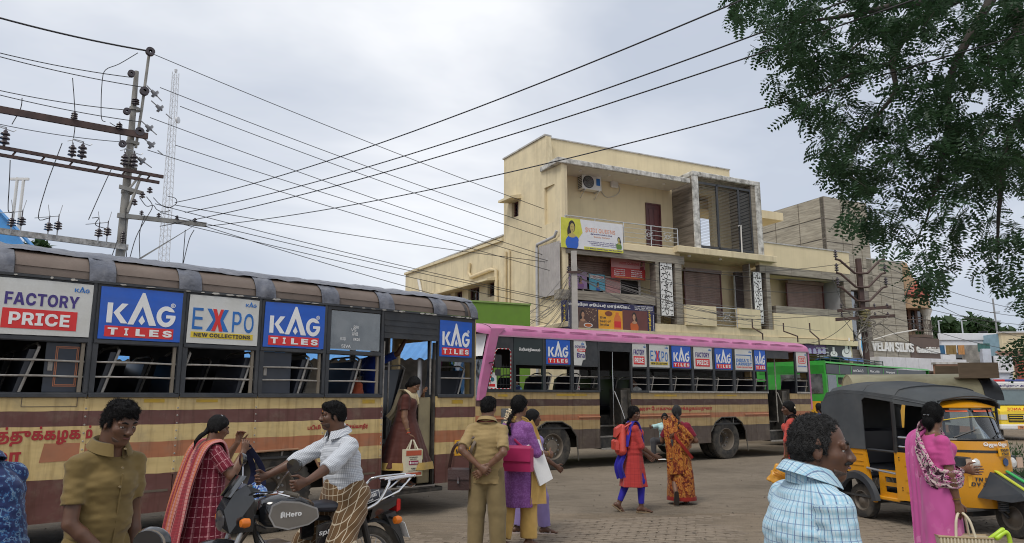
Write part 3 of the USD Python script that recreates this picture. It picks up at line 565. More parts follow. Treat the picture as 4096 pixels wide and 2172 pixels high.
for x0,x1,kd in uppers:
    g = sbox(x0-.035,1.782,x1+.035,G2).difference(sbox(x0+.02,1.84,x1-.02,2.40)); f = part('window_frame',MB().prism(g,-.01,.04),frame_black if kd else dark_green,bus2)
    part('pillar_cover',MB().box(x1-.01,x1+.033,-.022,-.011,1.8,G2-.03,.005),frame_black,f)
    m = MB(); m.tube([(x0,.015,1.995),(x1,.015,1.995)],.011,6); m.tube([(x0,.015,2.16),(x1,.015,2.16)],.011,6); part('window_bar',m,tube_grey,bus2)
    part('sill_rail',MB().box(x0-.03,x1+.03,-.026,-.011,1.785,1.83,.005),tube_grey if x0 > 1.9 else frame_black,f)
    if kd: ad(bus2,x0+.02,x1-.02,2.43,3.03,kd,-.02)
    else: part('lettering',letters(MB(),'பெரியார்நிலையம்',x0+.1,x1-.08,2.70,2.80,-.014,'T',700),white,bus2)
# driver's bay, slanted corner post, windscreen
g = Polygon([(-2.94,1.782),(-2.2,1.782),(-2.2,G2),(-2.60,G2)]).difference(Polygon([(-2.85,1.86),(-2.27,1.86),(-2.27,2.70),(-2.32,2.75),(-2.62,2.75),(-2.68,2.68)]))
dw = part('driver_window_frame',MB().prism(g,-.01,.04),frame_black,bus2); m = MB()
for x in (-2.6,-2.52,-2.44,-2.36): m.tube([(x,.03,1.9),(x,.03,2.4)],.006,5)
for z in (1.95,2.15,2.36): m.tube([(-2.72,.03,z),(-2.28,.03,z)],.006,5)
part('window_grille',m,black,dw)
P = [(-2.85,1.86),(-2.68,2.68),(-2.62,2.75),(-2.32,2.75),(-2.27,2.70),(-2.27,1.86),(-2.85,1.86)]; m1,m2 = MB(),MB(); n = 0
for (a,b) in zip(P[:-1],P[1:]):
    a,b = np.array(a),np.array(b); L = np.linalg.norm(b-a); k = max(1,int(L/.045))
    for i in range(k):
        p,q = a+(b-a)*i/k,a+(b-a)*(i+.9)/k; (m1 if n % 2 else m2).tube([(p[0],-.012,p[1]),(q[0],-.012,q[1])],.008,4); n += 1
part('striped_edging',m1,ad_red,dw); part('striped_edging',m2,white,dw)
part('window_poster',MB().prism([(-2.83,1.87),(-2.63,1.87),(-2.65,2.2),(-2.74,2.22)],.0,.004),white,bus2)
part('poster_emblem',MB().prism([(-2.75+.05*math.cos(t),2.06+.05*math.sin(t)) for t in np.linspace(0,6.28,14)],-.003,.0),look('poster_teal',(.03,.16,.2),.5),bus2); part('poster_strip',MB().box(-2.82,-2.68,-.003,.0,1.9,1.96),ad_red,bus2)
for s,yy in ((1,0.0),(-1,W2)):
    m = MB(); y0,y1 = (yy-.02,yy+.10) if s > 0 else (yy-.1,yy+.02)
    m.prism([(-3.1,1.60),(-2.95,1.62),(-2.60,G2),(-2.42,3.22),(-2.80,3.20),(-3.07,1.9)],y0,y1); part('corner_post',m,pink,bus2)
part('front_wall',MB().prism(sbox(.0,.46,W2,1.62),-3.08,-3.0,'yz'),bus2_paint,bus2)
ws = MB().sheet(np.array([[(-3.05-.12*math.sin(PI*t)+.33*s,.05+(W2-.1)*t,1.64+1.52*s) for t in np.linspace(0,1,13)] for s in (0,.5,1)]),.008); part('windscreen',ws,pane_look('windscreen_glass',(.35,.38,.38),.12,.04),bus2,smooth=40)
b_ = MB().sheet(np.array([[(-3.15-.12*math.sin(PI*t)+.33*s,.08+1.1*t,1.64+1.52*s) for t in np.linspace(.02,.6,6)] for s in (.62,.96)]),.004); part('route_board',b_,white,bus2)
m = MB(); letters(m,'மதுரை',0,.5,0,.22,0,'T',700); m.xf(rotz(-78)); m.xf(t=(-2.98,.62,2.72)); part('lettering',m,red_letter,bus2)
mr = part('wing_mirror',MB().prism(rrect(-2.78,-2.63,2.32,2.6,.03),-.2,-.14),black,bus2); part('mirror_arm',MB().tube([(-2.85,-.01,2.42),(-2.8,-.12,2.44),(-2.72,-.14,2.45)],.012,6),black,mr); part('wing_mirror',MB().prism(rrect(-2.77,-2.65,2.14,2.28,.03),-.2,-.15),black,bus2,label='small lower wing mirror')
# doors
for x0,x1,n in ((.31,1.32,0),(6.54,7.56,1)):
    g = sbox(x0,2.80,x1,G2); part('door_header',MB().prism(g,-.01,.04),frame_black,bus2)
    for k,(y,z) in enumerate(((.0,.45),(.3,.72),(.56,.97))):
        s = part('door_step',MB().box(x0+.01,x1-.01,y,y+.32,z-.02,z),step_dark,bus2); part('step_edge',MB().box(x0+.01,x1-.01,y-.012,y-.001,z-.035,z+.004),tube_grey,s)
        part('step_riser',MB().box(x0+.01,x1-.01,y+.3,y+.31,z,z+.25),step_dark,bus2)
    part('stairwell_side',MB().box(x0-.004,x0+.004,.04,.85,.45,1.9),step_dark,bus2); part('stairwell_side',MB().box(x1-.004,x1+.004,.04,.85,.45,1.9),step_dark,bus2)
    m = MB(); m.tube([(x0+.5,.1,.95),(x0+.5,.1,2.8)],.016,8); m.tube([(x0+.52,.08,1.82),(x0+.7,.05,1.4),(x0+.86,.02,.95)],.016,8); m.tube([(x0+.03,.5,1.85),(x0+.5,.5,1.85)],.014,6); part('grab_pole',m,chrome if n == 0 else tube_grey,bus2)
    part('folded_door',MB().box(x1-.25,x1-.03,.1,.12,.47,1.85,.008),step_dark,bus2)
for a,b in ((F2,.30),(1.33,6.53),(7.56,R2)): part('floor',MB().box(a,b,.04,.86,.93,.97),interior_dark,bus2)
part('floor',MB().box(F2,R2,.86,W2-.04,.93,.97),interior_dark,bus2)
xs2 = [-2.15,-1.32,-.5,.32,1.2,1.93,2.73,3.54,4.36,5.18,6.0,6.7,7.6]
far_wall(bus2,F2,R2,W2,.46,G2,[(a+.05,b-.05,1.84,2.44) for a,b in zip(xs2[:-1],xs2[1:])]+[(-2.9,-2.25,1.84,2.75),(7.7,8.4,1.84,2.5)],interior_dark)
seats(bus2,[-1.35,-.5,1.9,2.72,3.52,4.32,5.12,5.9],.97,(.5,1.95),1.2); seats(bus2,[.45,1.1,6.7,7.4,8.1],.97,(1.95,),1.2); seats(bus2,[8.2],.97,(.5,),1.2); seats(bus2,[-2.2],.97,(1.9,),1.0)
part('rear_wall',MB().prism(sbox(.05,.46,W2-.05,G2).difference(sbox(.3,1.9,W2-.3,2.8)),R2-.02,R2+.03,'yz'),bus2_paint,bus2); m = MB().box(R2+.002,R2+.07,-.01,.09,1.3,G2,.015); part('rear_post',m,pink,bus2)
part('roof_shell',roof_sheet(-2.75,R2+.05,W2,G2,.34,0,25,.0,30,.012,3),pink,bus2,smooth=45)
m = MB(); m.box(-2.6,R2+.05,-.03,-.002,G2-.03,G2+.004); part('gutter',m,look('pink_gutter',(.42,.22,.31),.5),bus2); m = MB()
for x in np.arange(-2.2,8.2,.82): m.tube([(x,.03,G2+.16),(x+.35,.035,G2+.168),(x+.7,.035,G2+.15)],[.012,.02,.008],6)
part('roof_dents',m,pink,bus2,smooth=True)
ry_,rz_ = roof_profile(W2,0,1.0,25); G_ = np.array([[(-2.75-.42*math.sin(q*PI/2)-.10*math.sin(PI*(y/W2)),y+(W2/2-y)*.04*q,G2+.06*q+(.34-.30*(1-math.cos(q*PI/2)))*z) for y,z in zip(ry_,rz_)] for q in np.linspace(0,1,8)]); part('roof_front',MB().sheet(G_.transpose(1,0,2)[::-1]),pink,bus2,smooth=60)
heavy_wheel(bus2,-1.07,.19,.53,.53,.27,.42); heavy_wheel(bus2,4.8,.2,.53,.53,.28,-.5); m = MB()
m.box(F2+.3,R2-.4,.7,1.0,.45,.65); m.box(F2+.3,R2-.4,1.5,1.8,.45,.65); m.cyl((4.8,.3,.53),(4.8,2.2,.53),.1,10); m.box(-1.2,-.95,.3,2.2,.45,.58); part('chassis',m,black,bus2)
for y,x,d in ((W2-.2,-1.07,0),(W2-.25,4.8,0)): part('wheel',MB().lathe([(.2,-.14),(.5,-.13),(.53,-.08),(.53,.08),(.5,.13),(.2,.14)],30,(x,y,.53),'y'),rubber,bus2,smooth=35,label='tyre on the far side')
m = MB()
for L,c in ((np.array(a1.exterior.coords)[1:8],0),(np.array(a2.exterior.coords)[1:8],0)): m.tube([(x,-.006,z) for x,z in L],.016,6)
part('wheel_arch_lip',m,step_dark,bus2); part('wheel_arch_liner',MB().box(-1.75,-.35,.06,.6,1.12,1.15).box(4.1,5.6,.06,.6,1.15,1.18),black,bus2)

# ------------------------------------------------------------------ the green bus behind
bus3 = thing('green_bus','bright green bus with black window band and roof rack, behind the auto rickshaw','bus',GB.o,GB.rot)
green = look('bus_green',(.03,.30,.035),.4,var=.15,dirt=(.15,.2,.1),dirt_amt=.25); yel = look('bus_yellow',(.62,.33,.02),.45,var=.1)
g = sbox(.55,1.55,11.0,2.45)
for x0,x1 in ((.65,2.3),) : pass
wn = [(1.45,2.55),(2.8,3.9),(4.15,5.25),(5.5,6.6),(6.85,7.95),(8.2,9.3)]
for x0,x1 in wn: g = g.difference(rrect(x0,x1,2.1,2.36,.06))
part('side_panel',MB().prism(g,0,.04),green,bus3,label='green upper side with rounded windows')
part('side_panel',MB().prism(sbox(.55,.5,11.0,1.545),0,.04),yel,bus3,label='yellow lower side'); part('door_glass',MB().box(.62,1.3,-.01,.0,1.6,2.43),pane_look('green_tint',(.18,.25,.25),.12,.05,.2),bus3)
part('rear_window',MB().box(.495,.509,.12,1.6,1.8,2.46),pane_look('dusty_window',(.3,.32,.3),.1,.1,.45),bus3); part('lettering',letters(MB(),'ஸ்தான்',-1.4,-.5,1.9,2.02,0,'T',700).xf(rotz(-90)).xf(t=(.49,0,0)),white,bus3)
m = MB().box(.55,10.4,-.012,-.001,2.47,2.78); bd = part('window_band',m,look('band_black',(.02,.024,.026),.35,var=.3),bus3); m = MB()
for k,x in enumerate((2.75,4.3,5.9)): letters(m,('வாடிபட்டி','மேட்டூர்','சோழவந்தான்')[k],x,x+.9,2.58,2.68,-.016,'T',600)
part('lettering',m,white,bd); m = MB()
for x in (1.6,2.6,4.1,5.6,7.1): m.box(x-.02,x+.02,-.02,-.013,2.47,2.78)
part('band_divider',m,green,bd)
part('roof',roof_sheet(.55,11.0,2.5,2.82,.12,0,25,0,2),green,bus3,smooth=40); part('rear_wall',MB().box(.51,.548,.0,2.5,1.55,2.9),green,bus3); part('rear_wall',MB().box(.51,.548,.0,2.5,.5,1.545),yel,bus3,label='yellow lower rear')
part('far_side',MB().prism(sbox(.55,.5,11,2.82).difference(sbox(0,1.8,10,2.4)),2.45,2.5),green,bus3); part('front_wall',MB().prism(sbox(.05,.5,2.45,2.82).difference(sbox(.3,1.5,2.2,2.6)),10.96,11.0,'yz'),green,bus3); part('floor',MB().box(.56,10.9,.05,2.44,.9,.95),interior_dark,bus3)
m = MB()
for z in (2.99,3.08): m.tube([(.6,.2,z),(6.2,.2,z-.03),(6.2,2.2,z-.03),(.6,2.2,z)],.02,5,closed=True)
for x in np.arange(.6,6.3,.8): m.cyl((x,.2,2.85),(x,.2,3.08),.018,5)
part('roof_rack',m,black,bus3); m = MB()
for k in range(8): z = 2.5+k*.035; m.box(.495,.509,.05,2.4,z,z+.02)
part('louvre',m,green,bus3)
bl = thing('blue_luggage_cover','blue tarpaulin bundle tied on the roof rack of the green bus','tarpaulin',GB.world(5.0,.6,2.96),GB.rot)
G_ = np.array([[(-1.2+2.4*i/12,.0+1.4*j/6,.26*min(1,1.8*math.sin(PI*min(max(j/6,.05),.95)))*(.85+.15*math.sin(i*2.1+j))) for i in range(13)] for j in range(7)]); part('cover',MB().sheet(G_,.01),look('blue_tarp',(.03,.12,.33),.5,var=.25),bl,smooth=40)
heavy_wheel(bus3,1.6,.2,.5,.5,.25,-.5); heavy_wheel(bus3,8.6,.2,.5,.5,.25,.5)
# ================================================================== buildings
FB = Frame(at(2259,1500,27.0),64.3); SB = Frame(FB.o,147.7)
qA = lambda x,y,o=0.0: FB.px(1600+x*.6077,520+y*.6077,o)
qB = lambda x,y,o=0.0: FB.px(2500+x*.5855,650+y*.5855,o)
qC = lambda x,y,o=0.0: FB.px(3200+x*.4758,1000+y*.4758,o)
cream = look('cream_plaster',(.68,.58,.375),.8,var=.06,vs=(.5,.5,.8),bump=.12,bs=20,dirt=(.45,.37,.25),dirt_amt=.25,ds=1.1,drip=.10)
cream_d = look('cream_plaster_stained',(.66,.565,.37),.8,var=.08,vs=(.8,.8,.3),dirt=(.36,.31,.22),dirt_amt=.42,ds=1.6,drip=.22)
white_s = look('white_soffit',(.62,.60,.56),.8,var=.06); peel = look('peeling_white_edge',(.60,.59,.55),.7,var=.1,dirt=(.09,.085,.075),dirt_amt=.95,ds=4.5,drip=.5)
cap_grey = look('cement_cap',(.45,.44,.42),.8,var=.15,drip=.4)
def stone_look(name,c0,c1):
    N = {'g': ('geometry',{}),'m': ('mapping',{'scale': (.7,.7,9)}),'n': ('noise_texture',{'scale': 1.6,'detail': 8.0,'roughness': .62,'distortion': .5}),'r': ('rgb_ramp',{'ramp': [(.3,c0),(.45,tuple(np.array(c0)*.6+np.array(c1)*.4)),(.6,c1),(.75,tuple(np.array(c1)*1.12))]}),
         'o': ('object_info',{}),'b': ('principled_bsdf',{'roughness': .5,'specular_ior_level': .35}),'bp': ('bump',{'strength': .12,'distance': .02})}
    return nodes(name,N,[('g.position','m.vector'),('m.vector','n.vector'),('n.fac','r.fac'),('r.color','b.base_color'),('n.fac','bp.height'),('bp.normal','b.normal')])
stone = stone_look('striated_stone',(.135,.115,.09),(.30,.27,.215)); stone_d = stone_look('striated_stone_dark',(.085,.073,.06),(.19,.165,.14)); stone_v = stone_look('striated_stone_pale',(.20,.175,.135),(.37,.335,.265))
shutter_l = look('shutter_brown',(.20,.135,.115),.45,var=.15,dirt=(.12,.09,.08),dirt_amt=.4,drip=.3); door_l = look('door_maroon',(.085,.022,.022),.4,var=.25); alu = look('aluminium',(.5,.51,.52),.35,.6)
wire_l = look('cable_black',(.025,.025,.027),.6); pvc = look('pvc_grey',(.42,.42,.43),.5); pvc_c = look('pvc_cream',(.60,.49,.30),.55)
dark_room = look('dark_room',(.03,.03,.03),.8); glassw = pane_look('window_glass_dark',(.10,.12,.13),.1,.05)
def tiles(parent,x0,x1,z0,z1,y,nx,nz,mt,d=.02,name='cladding_panel',g=.012,face='xz'):
    for i in range(nx):
        for k in range(nz):
            a,b = x0+(x1-x0)*i/nx,x0+(x1-x0)*(i+1)/nx; c,e = z0+(z1-z0)*k/nz,z0+(z1-z0)*(k+1)/nz
            if face == 'xz': m = MB().box(a+g/2,b-g/2,y-d,y,c+g/2,e-g/2)
            else: m = MB().box(y-d,y,a+g/2,b-g/2,c+g/2,e-g/2)
            part(name,m,mt,parent)
def shutter(parent,x0,x1,z0,z1,y,mt=None):
    n = max(6,int((z1-z0)/.075)); G = []
    for k in range(n*3+1):
        t = k/(n*3); G.append([(x,y-.018*abs(math.sin(PI*k/3)),z0+(z1-z0)*t) for x in (x0,x1)])
    s = part('roller_shutter',MB().sheet(np.array(G)),mt or shutter_l,parent,smooth=50); part('shutter_guide',MB().box(x0-.05,x0,y-.05,y+.02,z0,z1).box(x1,x1+.05,y-.05,y+.02,z0,z1),door_l if mt is None else alu,s)
    part('shutter_box',MB().box(x0-.03,x1+.03,y-.12,y+.03,z1+.002,z1+.16),shutter_l if mt is None else mt,s); return s
def railing(parent,x0,x1,z0,z1,y,motif=()):
    m = MB(); n = 5
    for k in range(n): z = z0+.08+(z1-z0-.08)*k/(n-1); m.tube([(x0,y,z),(x1,y,z)],.022 if k == n-1 else .011,6)
    for x in np.linspace(x0,x1,max(2,int((x1-x0)/1.1)+1)): m.cyl((x,y,z0),(x,y,z1),.022,7)
    r = part('railing',m,alu,parent,smooth=40)
    for c in motif:
        k = MB(); zc = (z0+z1)/2+.03
        for s in (-1,1):
            for q in (-1,1): k.tube([(c+s*(.05+.16*math.sin(t*PI*.9)*(1-.2*t)),y-.02,zc+q*(.02+.2*t*(1-.3*t))) for t in np.linspace(0,1,8)],.012,5)
        k.tube([(c+.09*math.cos(t),y-.02,zc+.09*math.sin(t)) for t in np.linspace(0,2*PI,9)[:-1]],.012,5,closed=True); part('scroll_ornament',k,alu,r)
def person_print(p,cx,z0,h,y,dress,skin=(.36,.2,.12),flip=1):
    """A flat printed figure on a poster: hair, face, neck and dress."""
    w = h*.5; el = lambda x,z,a,b: Polygon([(x+a*math.cos(t),z+b*math.sin(t)) for t in np.linspace(0,2*PI,22)[:-1]])
    part('printed_hair',MB().prism(union_all([el(cx,z0+h*.74,w*.26,h*.21),el(cx-flip*w*.18,z0+h*.55,w*.18,h*.22)]),y-.002,y),flat('print_hair',(.02,.015,.015)),p)
    part('printed_dress',MB().prism(union_all([el(cx,z0+h*.18,w*.5,h*.26),el(cx+flip*w*.1,z0+h*.3,w*.42,h*.14)]).intersection(sbox(cx-w,z0,cx+w,z0+h)),y-.003,y),dress,p)
    sk = flat('print_skin_%d' % int(skin[0]*100),skin); part('printed_face',MB().prism(union_all([el(cx+flip*w*.03,z0+h*.7,w*.17,h*.15),sbox(cx-w*.07,z0+h*.42,cx+w*.09,z0+h*.6),el(cx,z0+h*.43,w*.3,h*.07)]),y-.006,y-.003),sk,p)
    part('printed_features',MB().prism(union_all([sbox(cx-w*.08,z0+h*.72,cx-w*.02,z0+h*.735),sbox(cx+w*.06,z0+h*.72,cx+w*.12,z0+h*.735),sbox(cx-w*.02,z0+h*.61,cx+w*.09,z0+h*.63)]),y-.008,y-.006),flat('print_lips',(.12,.03,.03)),p)

hb = thing('cream_building','three storey cream shop building with stone cladding, balconies and shutters','building',FB.o,FB.rot)
YB = 1.4                                                    # depth of the back wall of the balconies
x0,zt = -.02,12.28
xr = qB(712,45,YB)[0]
part('back_wall',MB().prism(sbox(x0,3.2,xr,zt).difference(sbox(6.75,8.0,8.75,10.9)),YB,YB+.25),cream,hb); part('parapet_cap',MB().box(x0-.03,xr+.03,YB-.04,YB+.29,zt+.002,zt+.05),cap_grey,hb)
part('roof_slab',MB().box(x0,6.6,YB+.25,4.2,11.0,11.2).box(6.6,xr,YB+.25,4.2,11.0,11.2),cream_d,hb); part('right_flank_wall',MB().box(xr-.25,xr,YB+.252,2.4,8.0,zt),cream,hb); 
xe = 15.8; part('wing_back_wall',MB().box(xr+.002,xe-.3,YB,YB+.25,3.2,8.3),cream,hb); part('wing_roof',MB().box(xr+.002,xe,YB+.252,8,7.4,7.6),cream_d,hb); part('wing_flank',MB().box(xe-.25,xe,.3,8,3.2,8.5),cream,hb)
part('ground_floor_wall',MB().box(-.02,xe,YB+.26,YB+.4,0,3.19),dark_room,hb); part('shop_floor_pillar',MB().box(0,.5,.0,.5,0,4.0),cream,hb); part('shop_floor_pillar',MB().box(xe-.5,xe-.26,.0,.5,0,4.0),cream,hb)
# corner column and top slab
cx1 = qA(1085,500)[0]
part('corner_column',MB().box(-.02,cx1+.02,.02,YB-.002,4.1,10.79),cream,hb)
part('balcony_ceiling',MB().box(cx1+.022,6.3,.06,YB-.002,10.80,10.94),white_s,hb)
part('slab_edge',MB().box(-.25,6.3,-.08,.055,10.76,10.97,.02),peel,hb); part('slab_edge',MB().box(-.25,-.03,.057,YB,10.76,10.97,.02),peel,hb)
m = MB()
for x in (1.2,2.6,4.0,5.4): m.cyl((x,.6,10.76),(x,.6,10.80),.06,10)
part('ceiling_light_disc',m,white,hb)
part('balcony_floor',MB().box(-.1,5.6,-.05,YB-.002,7.52,7.80,.02),cream,hb)
d0,d1 = qA(1622,490,YB),qA(1712,757,YB); dz = 8.0
dr = part('balcony_door',MB().box(d0[0],d1[0],YB-.03,YB-.003,7.81,d0[1]),door_l,hb); m = MB()
for k in range(2): xx = d0[0]+(d1[0]-d0[0])*(.15+.4*k); m.box(xx,xx+(d1[0]-d0[0])*.28,YB-.045,YB-.031,8.0,d0[1]-.2)
part('door_panel',m,look('door_panel_maroon',(.11,.03,.028),.35),dr); part('door_frame',MB().box(d0[0]-.07,d0[0]-.002,YB-.06,YB-.003,7.81,d0[1]+.07).box(d1[0]+.002,d1[0]+.07,YB-.06,YB-.003,7.81,d0[1]+.07).box(d0[0]-.002,d1[0]+.002,YB-.06,YB-.003,d0[1]+.002,d0[1]+.07),door_l,dr)
railing(hb,.1,5.55,7.805,8.66,.0,(4.05,5.0))
# air conditioner, meter box
a0,a1 = qA(1195,290,1.05),qA(1322,385,1.05); a1 = (a0[0]+.95,a0[1]-.62)
ac = thing('air_conditioner','white outdoor air conditioner unit on wall brackets above the balcony','air conditioner',FB.world(a0[0],1.0,a1[1]),FB.rot); w,h = .95,.62
part('casing',MB().box(0,w,0,.36,0,h,.02),look('ac_white',(.66,.66,.63),.5),ac); gr = MB()
for k in range(9): gr.tube([(.3+.028*k*math.cos(t),-.012,.31+.028*k*math.sin(t)) for t in np.linspace(0,2*PI,19)[:-1]],.004,4,closed=True)
part('fan_recess',MB().lathe([(.001,-.004),(.27,-.004),(.27,.0)],28,(.3,0,.31),'y'),black,ac); part('fan_grille',gr,alu,ac); part('sticker',MB().box(.68,.86,-.008,-.002,.2,.5),ad_midblue,ac); m = MB()
for k in range(7): m.box(-.01,-.003,.03,.33,.06+.075*k,.10+.075*k)
part('side_vents',m,black,ac); m = MB()
for xx in (.12,.8): m.box(xx,xx+.04,0,.4,-.04,-.003); m.tube([(xx+.02,.05,-.04),(xx+.02,.39,-.3)],.016,5)
part('bracket',m,alu,ac)
b0 = qA(1380,335,YB); mb = thing('meter_box','small white junction box with cable on the balcony wall beside the air conditioner','junction box',FB.world(b0[0],YB-.13,b0[1]-.3),FB.rot)
part('box',MB().box(0,.36,0,.12,0,.28,.02),white_s,mb); part('cable',MB().tube(smooth_path([(.36,.08,.2),(.5,.1,.0),(.3,.1,-.3),(-.2,.1,-.45),(-.5,.1,-.2)]),.012,5),pvc,mb)
# glass box bay with louvres
bx0,bx1,bz0,bz1 = qB(460,90)[0],qB(910,90)[0],7.9,11.14
bay = part('bay_side',MB().box(bx0-.02,bx0+.22,-.0,YB-.002,bz0,bz1-.02),stone_d,hb,label='stone clad left side of the projecting bay')
for i in range(3): part('cladding_panel',MB().box(bx0-.04,bx0-.021,.05,YB-.01,bz0+.02+i*1.07,bz0+1.07+i*1.07),stone_d,bay)
part('bay_side',MB().box(bx1-.5,bx1,.0,YB-.002,bz0,bz1-.02),stone,hb); part('bay_top',MB().box(bx0-.04,bx1+.04,-.06,YB-.002,bz1,bz1+.22,.03),peel,hb)
m = MB(); m.box(bx0-.06,bx0+.26,-.05,-.002,bz0,bz1-.002); m.box(bx1-.28,bx1+.02,-.05,-.002,bz0,bz1-.002); part('bay_frame',m,peel,hb)
gx0,gx1 = bx0+.28,bx1-.52; lv = MB(); N_ = 40
bars = part('bay_mullion',MB().box(gx0,gx0+.06,.02,.09,bz0+.1,bz1-.2).box(gx1-.06,gx1,.02,.09,bz0+.1,bz1-.2).box(gx0+1.02,gx0+1.12,.02,.09,bz0+.1,bz1-.2).box(gx0+2.25,gx0+2.35,.02,.09,bz0+.1,bz1-.2).box(gx0+.062,gx1-.062,.02,.09,bz0+.1,bz0+.2).box(gx0+.062,gx1-.062,.02,.09,bz1-.3,bz1-.2),frame_black,hb)
for k in range(N_): z = bz0+.24+(bz1-bz0-.6)*k/N_; part('louvre',MB().box(gx0+.065,gx1-.065,.045,.055,z,z+.009),look('louvre_grey',(.22,.21,.19),.5),hb)
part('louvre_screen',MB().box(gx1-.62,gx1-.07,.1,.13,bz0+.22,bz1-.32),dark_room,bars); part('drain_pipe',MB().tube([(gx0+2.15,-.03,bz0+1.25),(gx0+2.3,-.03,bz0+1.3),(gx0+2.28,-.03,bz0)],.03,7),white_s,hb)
part('bay_slab',MB().box(qB(330,600)[0],qB(1005,650)[0],-.3,YB-.002,7.62,7.895,.02),cream_d,hb)
# the wall behind the bay is open to the sky in its left half: a terrace roof canopy beyond
part('terrace_canopy',MB().box(8.3,qB(1041,250,2.5)[0],2.2,3.6,10.45,10.85),cream,hb)
# first floor, left part
part('stone_band',MB().box(cx1+.03,5.85,.0,.12,7.17,7.515),stone,hb); part('stone_ledge',MB().box(-.25,4.22,-.08,.3,5.36,5.72),stone,hb); part('ledge_top',MB().box(-.02,4.22,.302,YB-.002,5.3,5.45),cream_d,hb)
for (u0,u1,v0,v1) in ((205,245,640,1095),(338,402,640,1095)):
    a,b = qB(u0,v0),qB(u1,v1); c = part('stone_column',MB().box(a[0],b[0],.02,.4,4.64,7.165),stone_d,hb); tiles(c,a[0],b[0],4.64,7.165,.018,1,4,stone)
def jali(u0,u1,v0,v1,seed):
    a,b = qB(u0,v0),qB(u1,v1); rn = random.Random(seed); x0,x1,z1,z0 = a[0],b[0],a[1],b[1]; g = sbox(x0,z0,x1,z1); holes = []
    part('jali_backing',MB().box(x0,x1,.12,.14,z0,z1),look('jali_dark',(.10,.10,.10),.6),hb); cx = (x0+x1)/2
    for k in range(9):
        z = z0+(z1-z0)*(k+.5)/9; s = 1 if k % 2 else -1; c = np.array([cx+s*.05,z]); r = (x1-x0)*.26; sp = [(c[0]+s*r*(1-t*.8)*math.cos(5.2*t+1),c[1]+r*(1-t*.8)*math.sin(5.2*t+1)) for t in np.linspace(0,1,14)]
        from shapely.geometry import LineString
        holes.append(LineString(sp).buffer(.02,quad_segs=2))
        for q in range(5):
            t = 2*PI*q/5+rn.random(); p = (cx+(x1-x0)*.36*math.cos(t),z+.15*math.sin(t)); L = LineString([p,(p[0]+.09*math.cos(t+.8),p[1]+.09*math.sin(t+.8))]); holes.append(L.buffer(.022,quad_segs=2))
    g = g.difference(union_all(holes).intersection(sbox(x0+.025,z0+.025,x1-.025,z1-.025))).buffer(0)
    part('carved_screen',MB().prism(g,.04,.06),look('screen_white',(.68,.68,.66),.5),hb)
jali(243,338,678,1048,3); jali(880,955,745,1100,5)
for (u0,u1) in ((845,880),(957,1012)):
    a,b = qB(u0,690),qB(u1,1140); c = part('stone_column',MB().box(a[0],b[0],.02,.4,4.62,7.5),stone_d,hb); tiles(c,a[0],b[0],4.62,7.5,.018,1,4,stone)
shutter(hb,cx1+.05,qA(1385,860,1.0)[0],6.62,7.13,1.0)
part('shop_window_frame',MB().prism(sbox(.4,5.46,4.3,6.6).difference(sbox(.46,5.5,1.45,6.5)).difference(sbox(1.52,5.5,2.45,6.5)).difference(sbox(3.3,5.5,4.2,6.5)),1.0,1.05),white_s,hb)
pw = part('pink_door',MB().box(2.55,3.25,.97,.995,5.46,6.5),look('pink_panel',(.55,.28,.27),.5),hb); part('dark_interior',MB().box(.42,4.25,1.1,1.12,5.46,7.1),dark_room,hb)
for x in (3.5,3.75,4.0): part('grille_bar',MB().tube([(x,1.02,5.5),(x,1.02,6.1),(x+.1,1.02,6.3),(x+.2,1.02,6.1),(x+.2,1.02,5.5)],.012,5),black,pw)
# middle: shutters, low walls
s0,s1 = qB(402,700,1.0),qB(655,975,1.0); shutter(hb,s0[0],s1[0],5.2,7.1,1.0); s0,s1 = qB(742,720,1.0),qB(845,990,1.0); shutter(hb,s0[0],s1[0]+.6,5.2,7.1,1.0,look('shutter_dark',(.07,.05,.048),.5))
part('balcony_floor',MB().box(4.2,10.9,-.02,YB-.002,4.3,4.62),cream_d,hb); part('low_wall',MB().box(5.75,7.36,-.1,.1,4.62,5.46),cream,hb); part('low_wall',MB().box(8.6,9.84,-.1,.1,4.62,5.46),cream,hb); part('low_wall',MB().box(5.75,5.95,.102,YB-.002,4.63,5.46),cream,hb)
railing(hb,7.4,8.58,4.625,5.44,.0,(7.98,))
part('soffit_lamp',MB().cyl((6.2,.1,7.55),(6.2,.1,7.62),.07).cyl((7.9,.1,7.55),(7.9,.1,7.62),.07),white,hb)
# right wing
part('wing_parapet',MB().box(10.06,xe+.05,.0,.25,7.5,8.54),cream,hb); part('parapet_cap',MB().box(10.06,xe+.08,-.03,.28,8.542,8.60),cap_grey,hb)
tiles(part('stone_band',MB().box(10.06,xe+.03,.03,.25,7.15,7.498),stone_d,hb),10.06,xe+.03,7.15,7.495,.028,3,1,stone)
tiles(part('stone_ledge',MB().box(10.9,xe+.03,.03,.25,5.38,5.72),stone_d,hb),10.9,xe+.03,5.385,5.72,.028,3,1,stone)
part('wing_low_wall',MB().box(10.72,xe-.1,.0,.25,4.32,5.378),cream,hb); c = part('stone_column',MB().box(xe-.42,xe+.02,.04,.4,5.722,7.148),stone_d,hb); tiles(c,xe-.42,xe+.02,5.722,7.148,.038,1,2,stone)
part('grey_side_wall',MB().box(xe-.44,xe-.40,.3,YB-.002,5.6,7.2),look('grey_plaster',(.36,.36,.37),.8),hb); part('balcony_floor',MB().box(10.9,xe-.3,.252,YB-.002,5.3,5.5),cream_d,hb); part('balcony_ceiling',MB().box(10.1,xe-.3,.252,YB-.002,7.2,7.35),cream_d,hb)
s0,s1 = qB(1100,785,1.0),qB(1355,1010,1.0); shutter(hb,s0[0],s1[0],5.5,7.0,1.0)
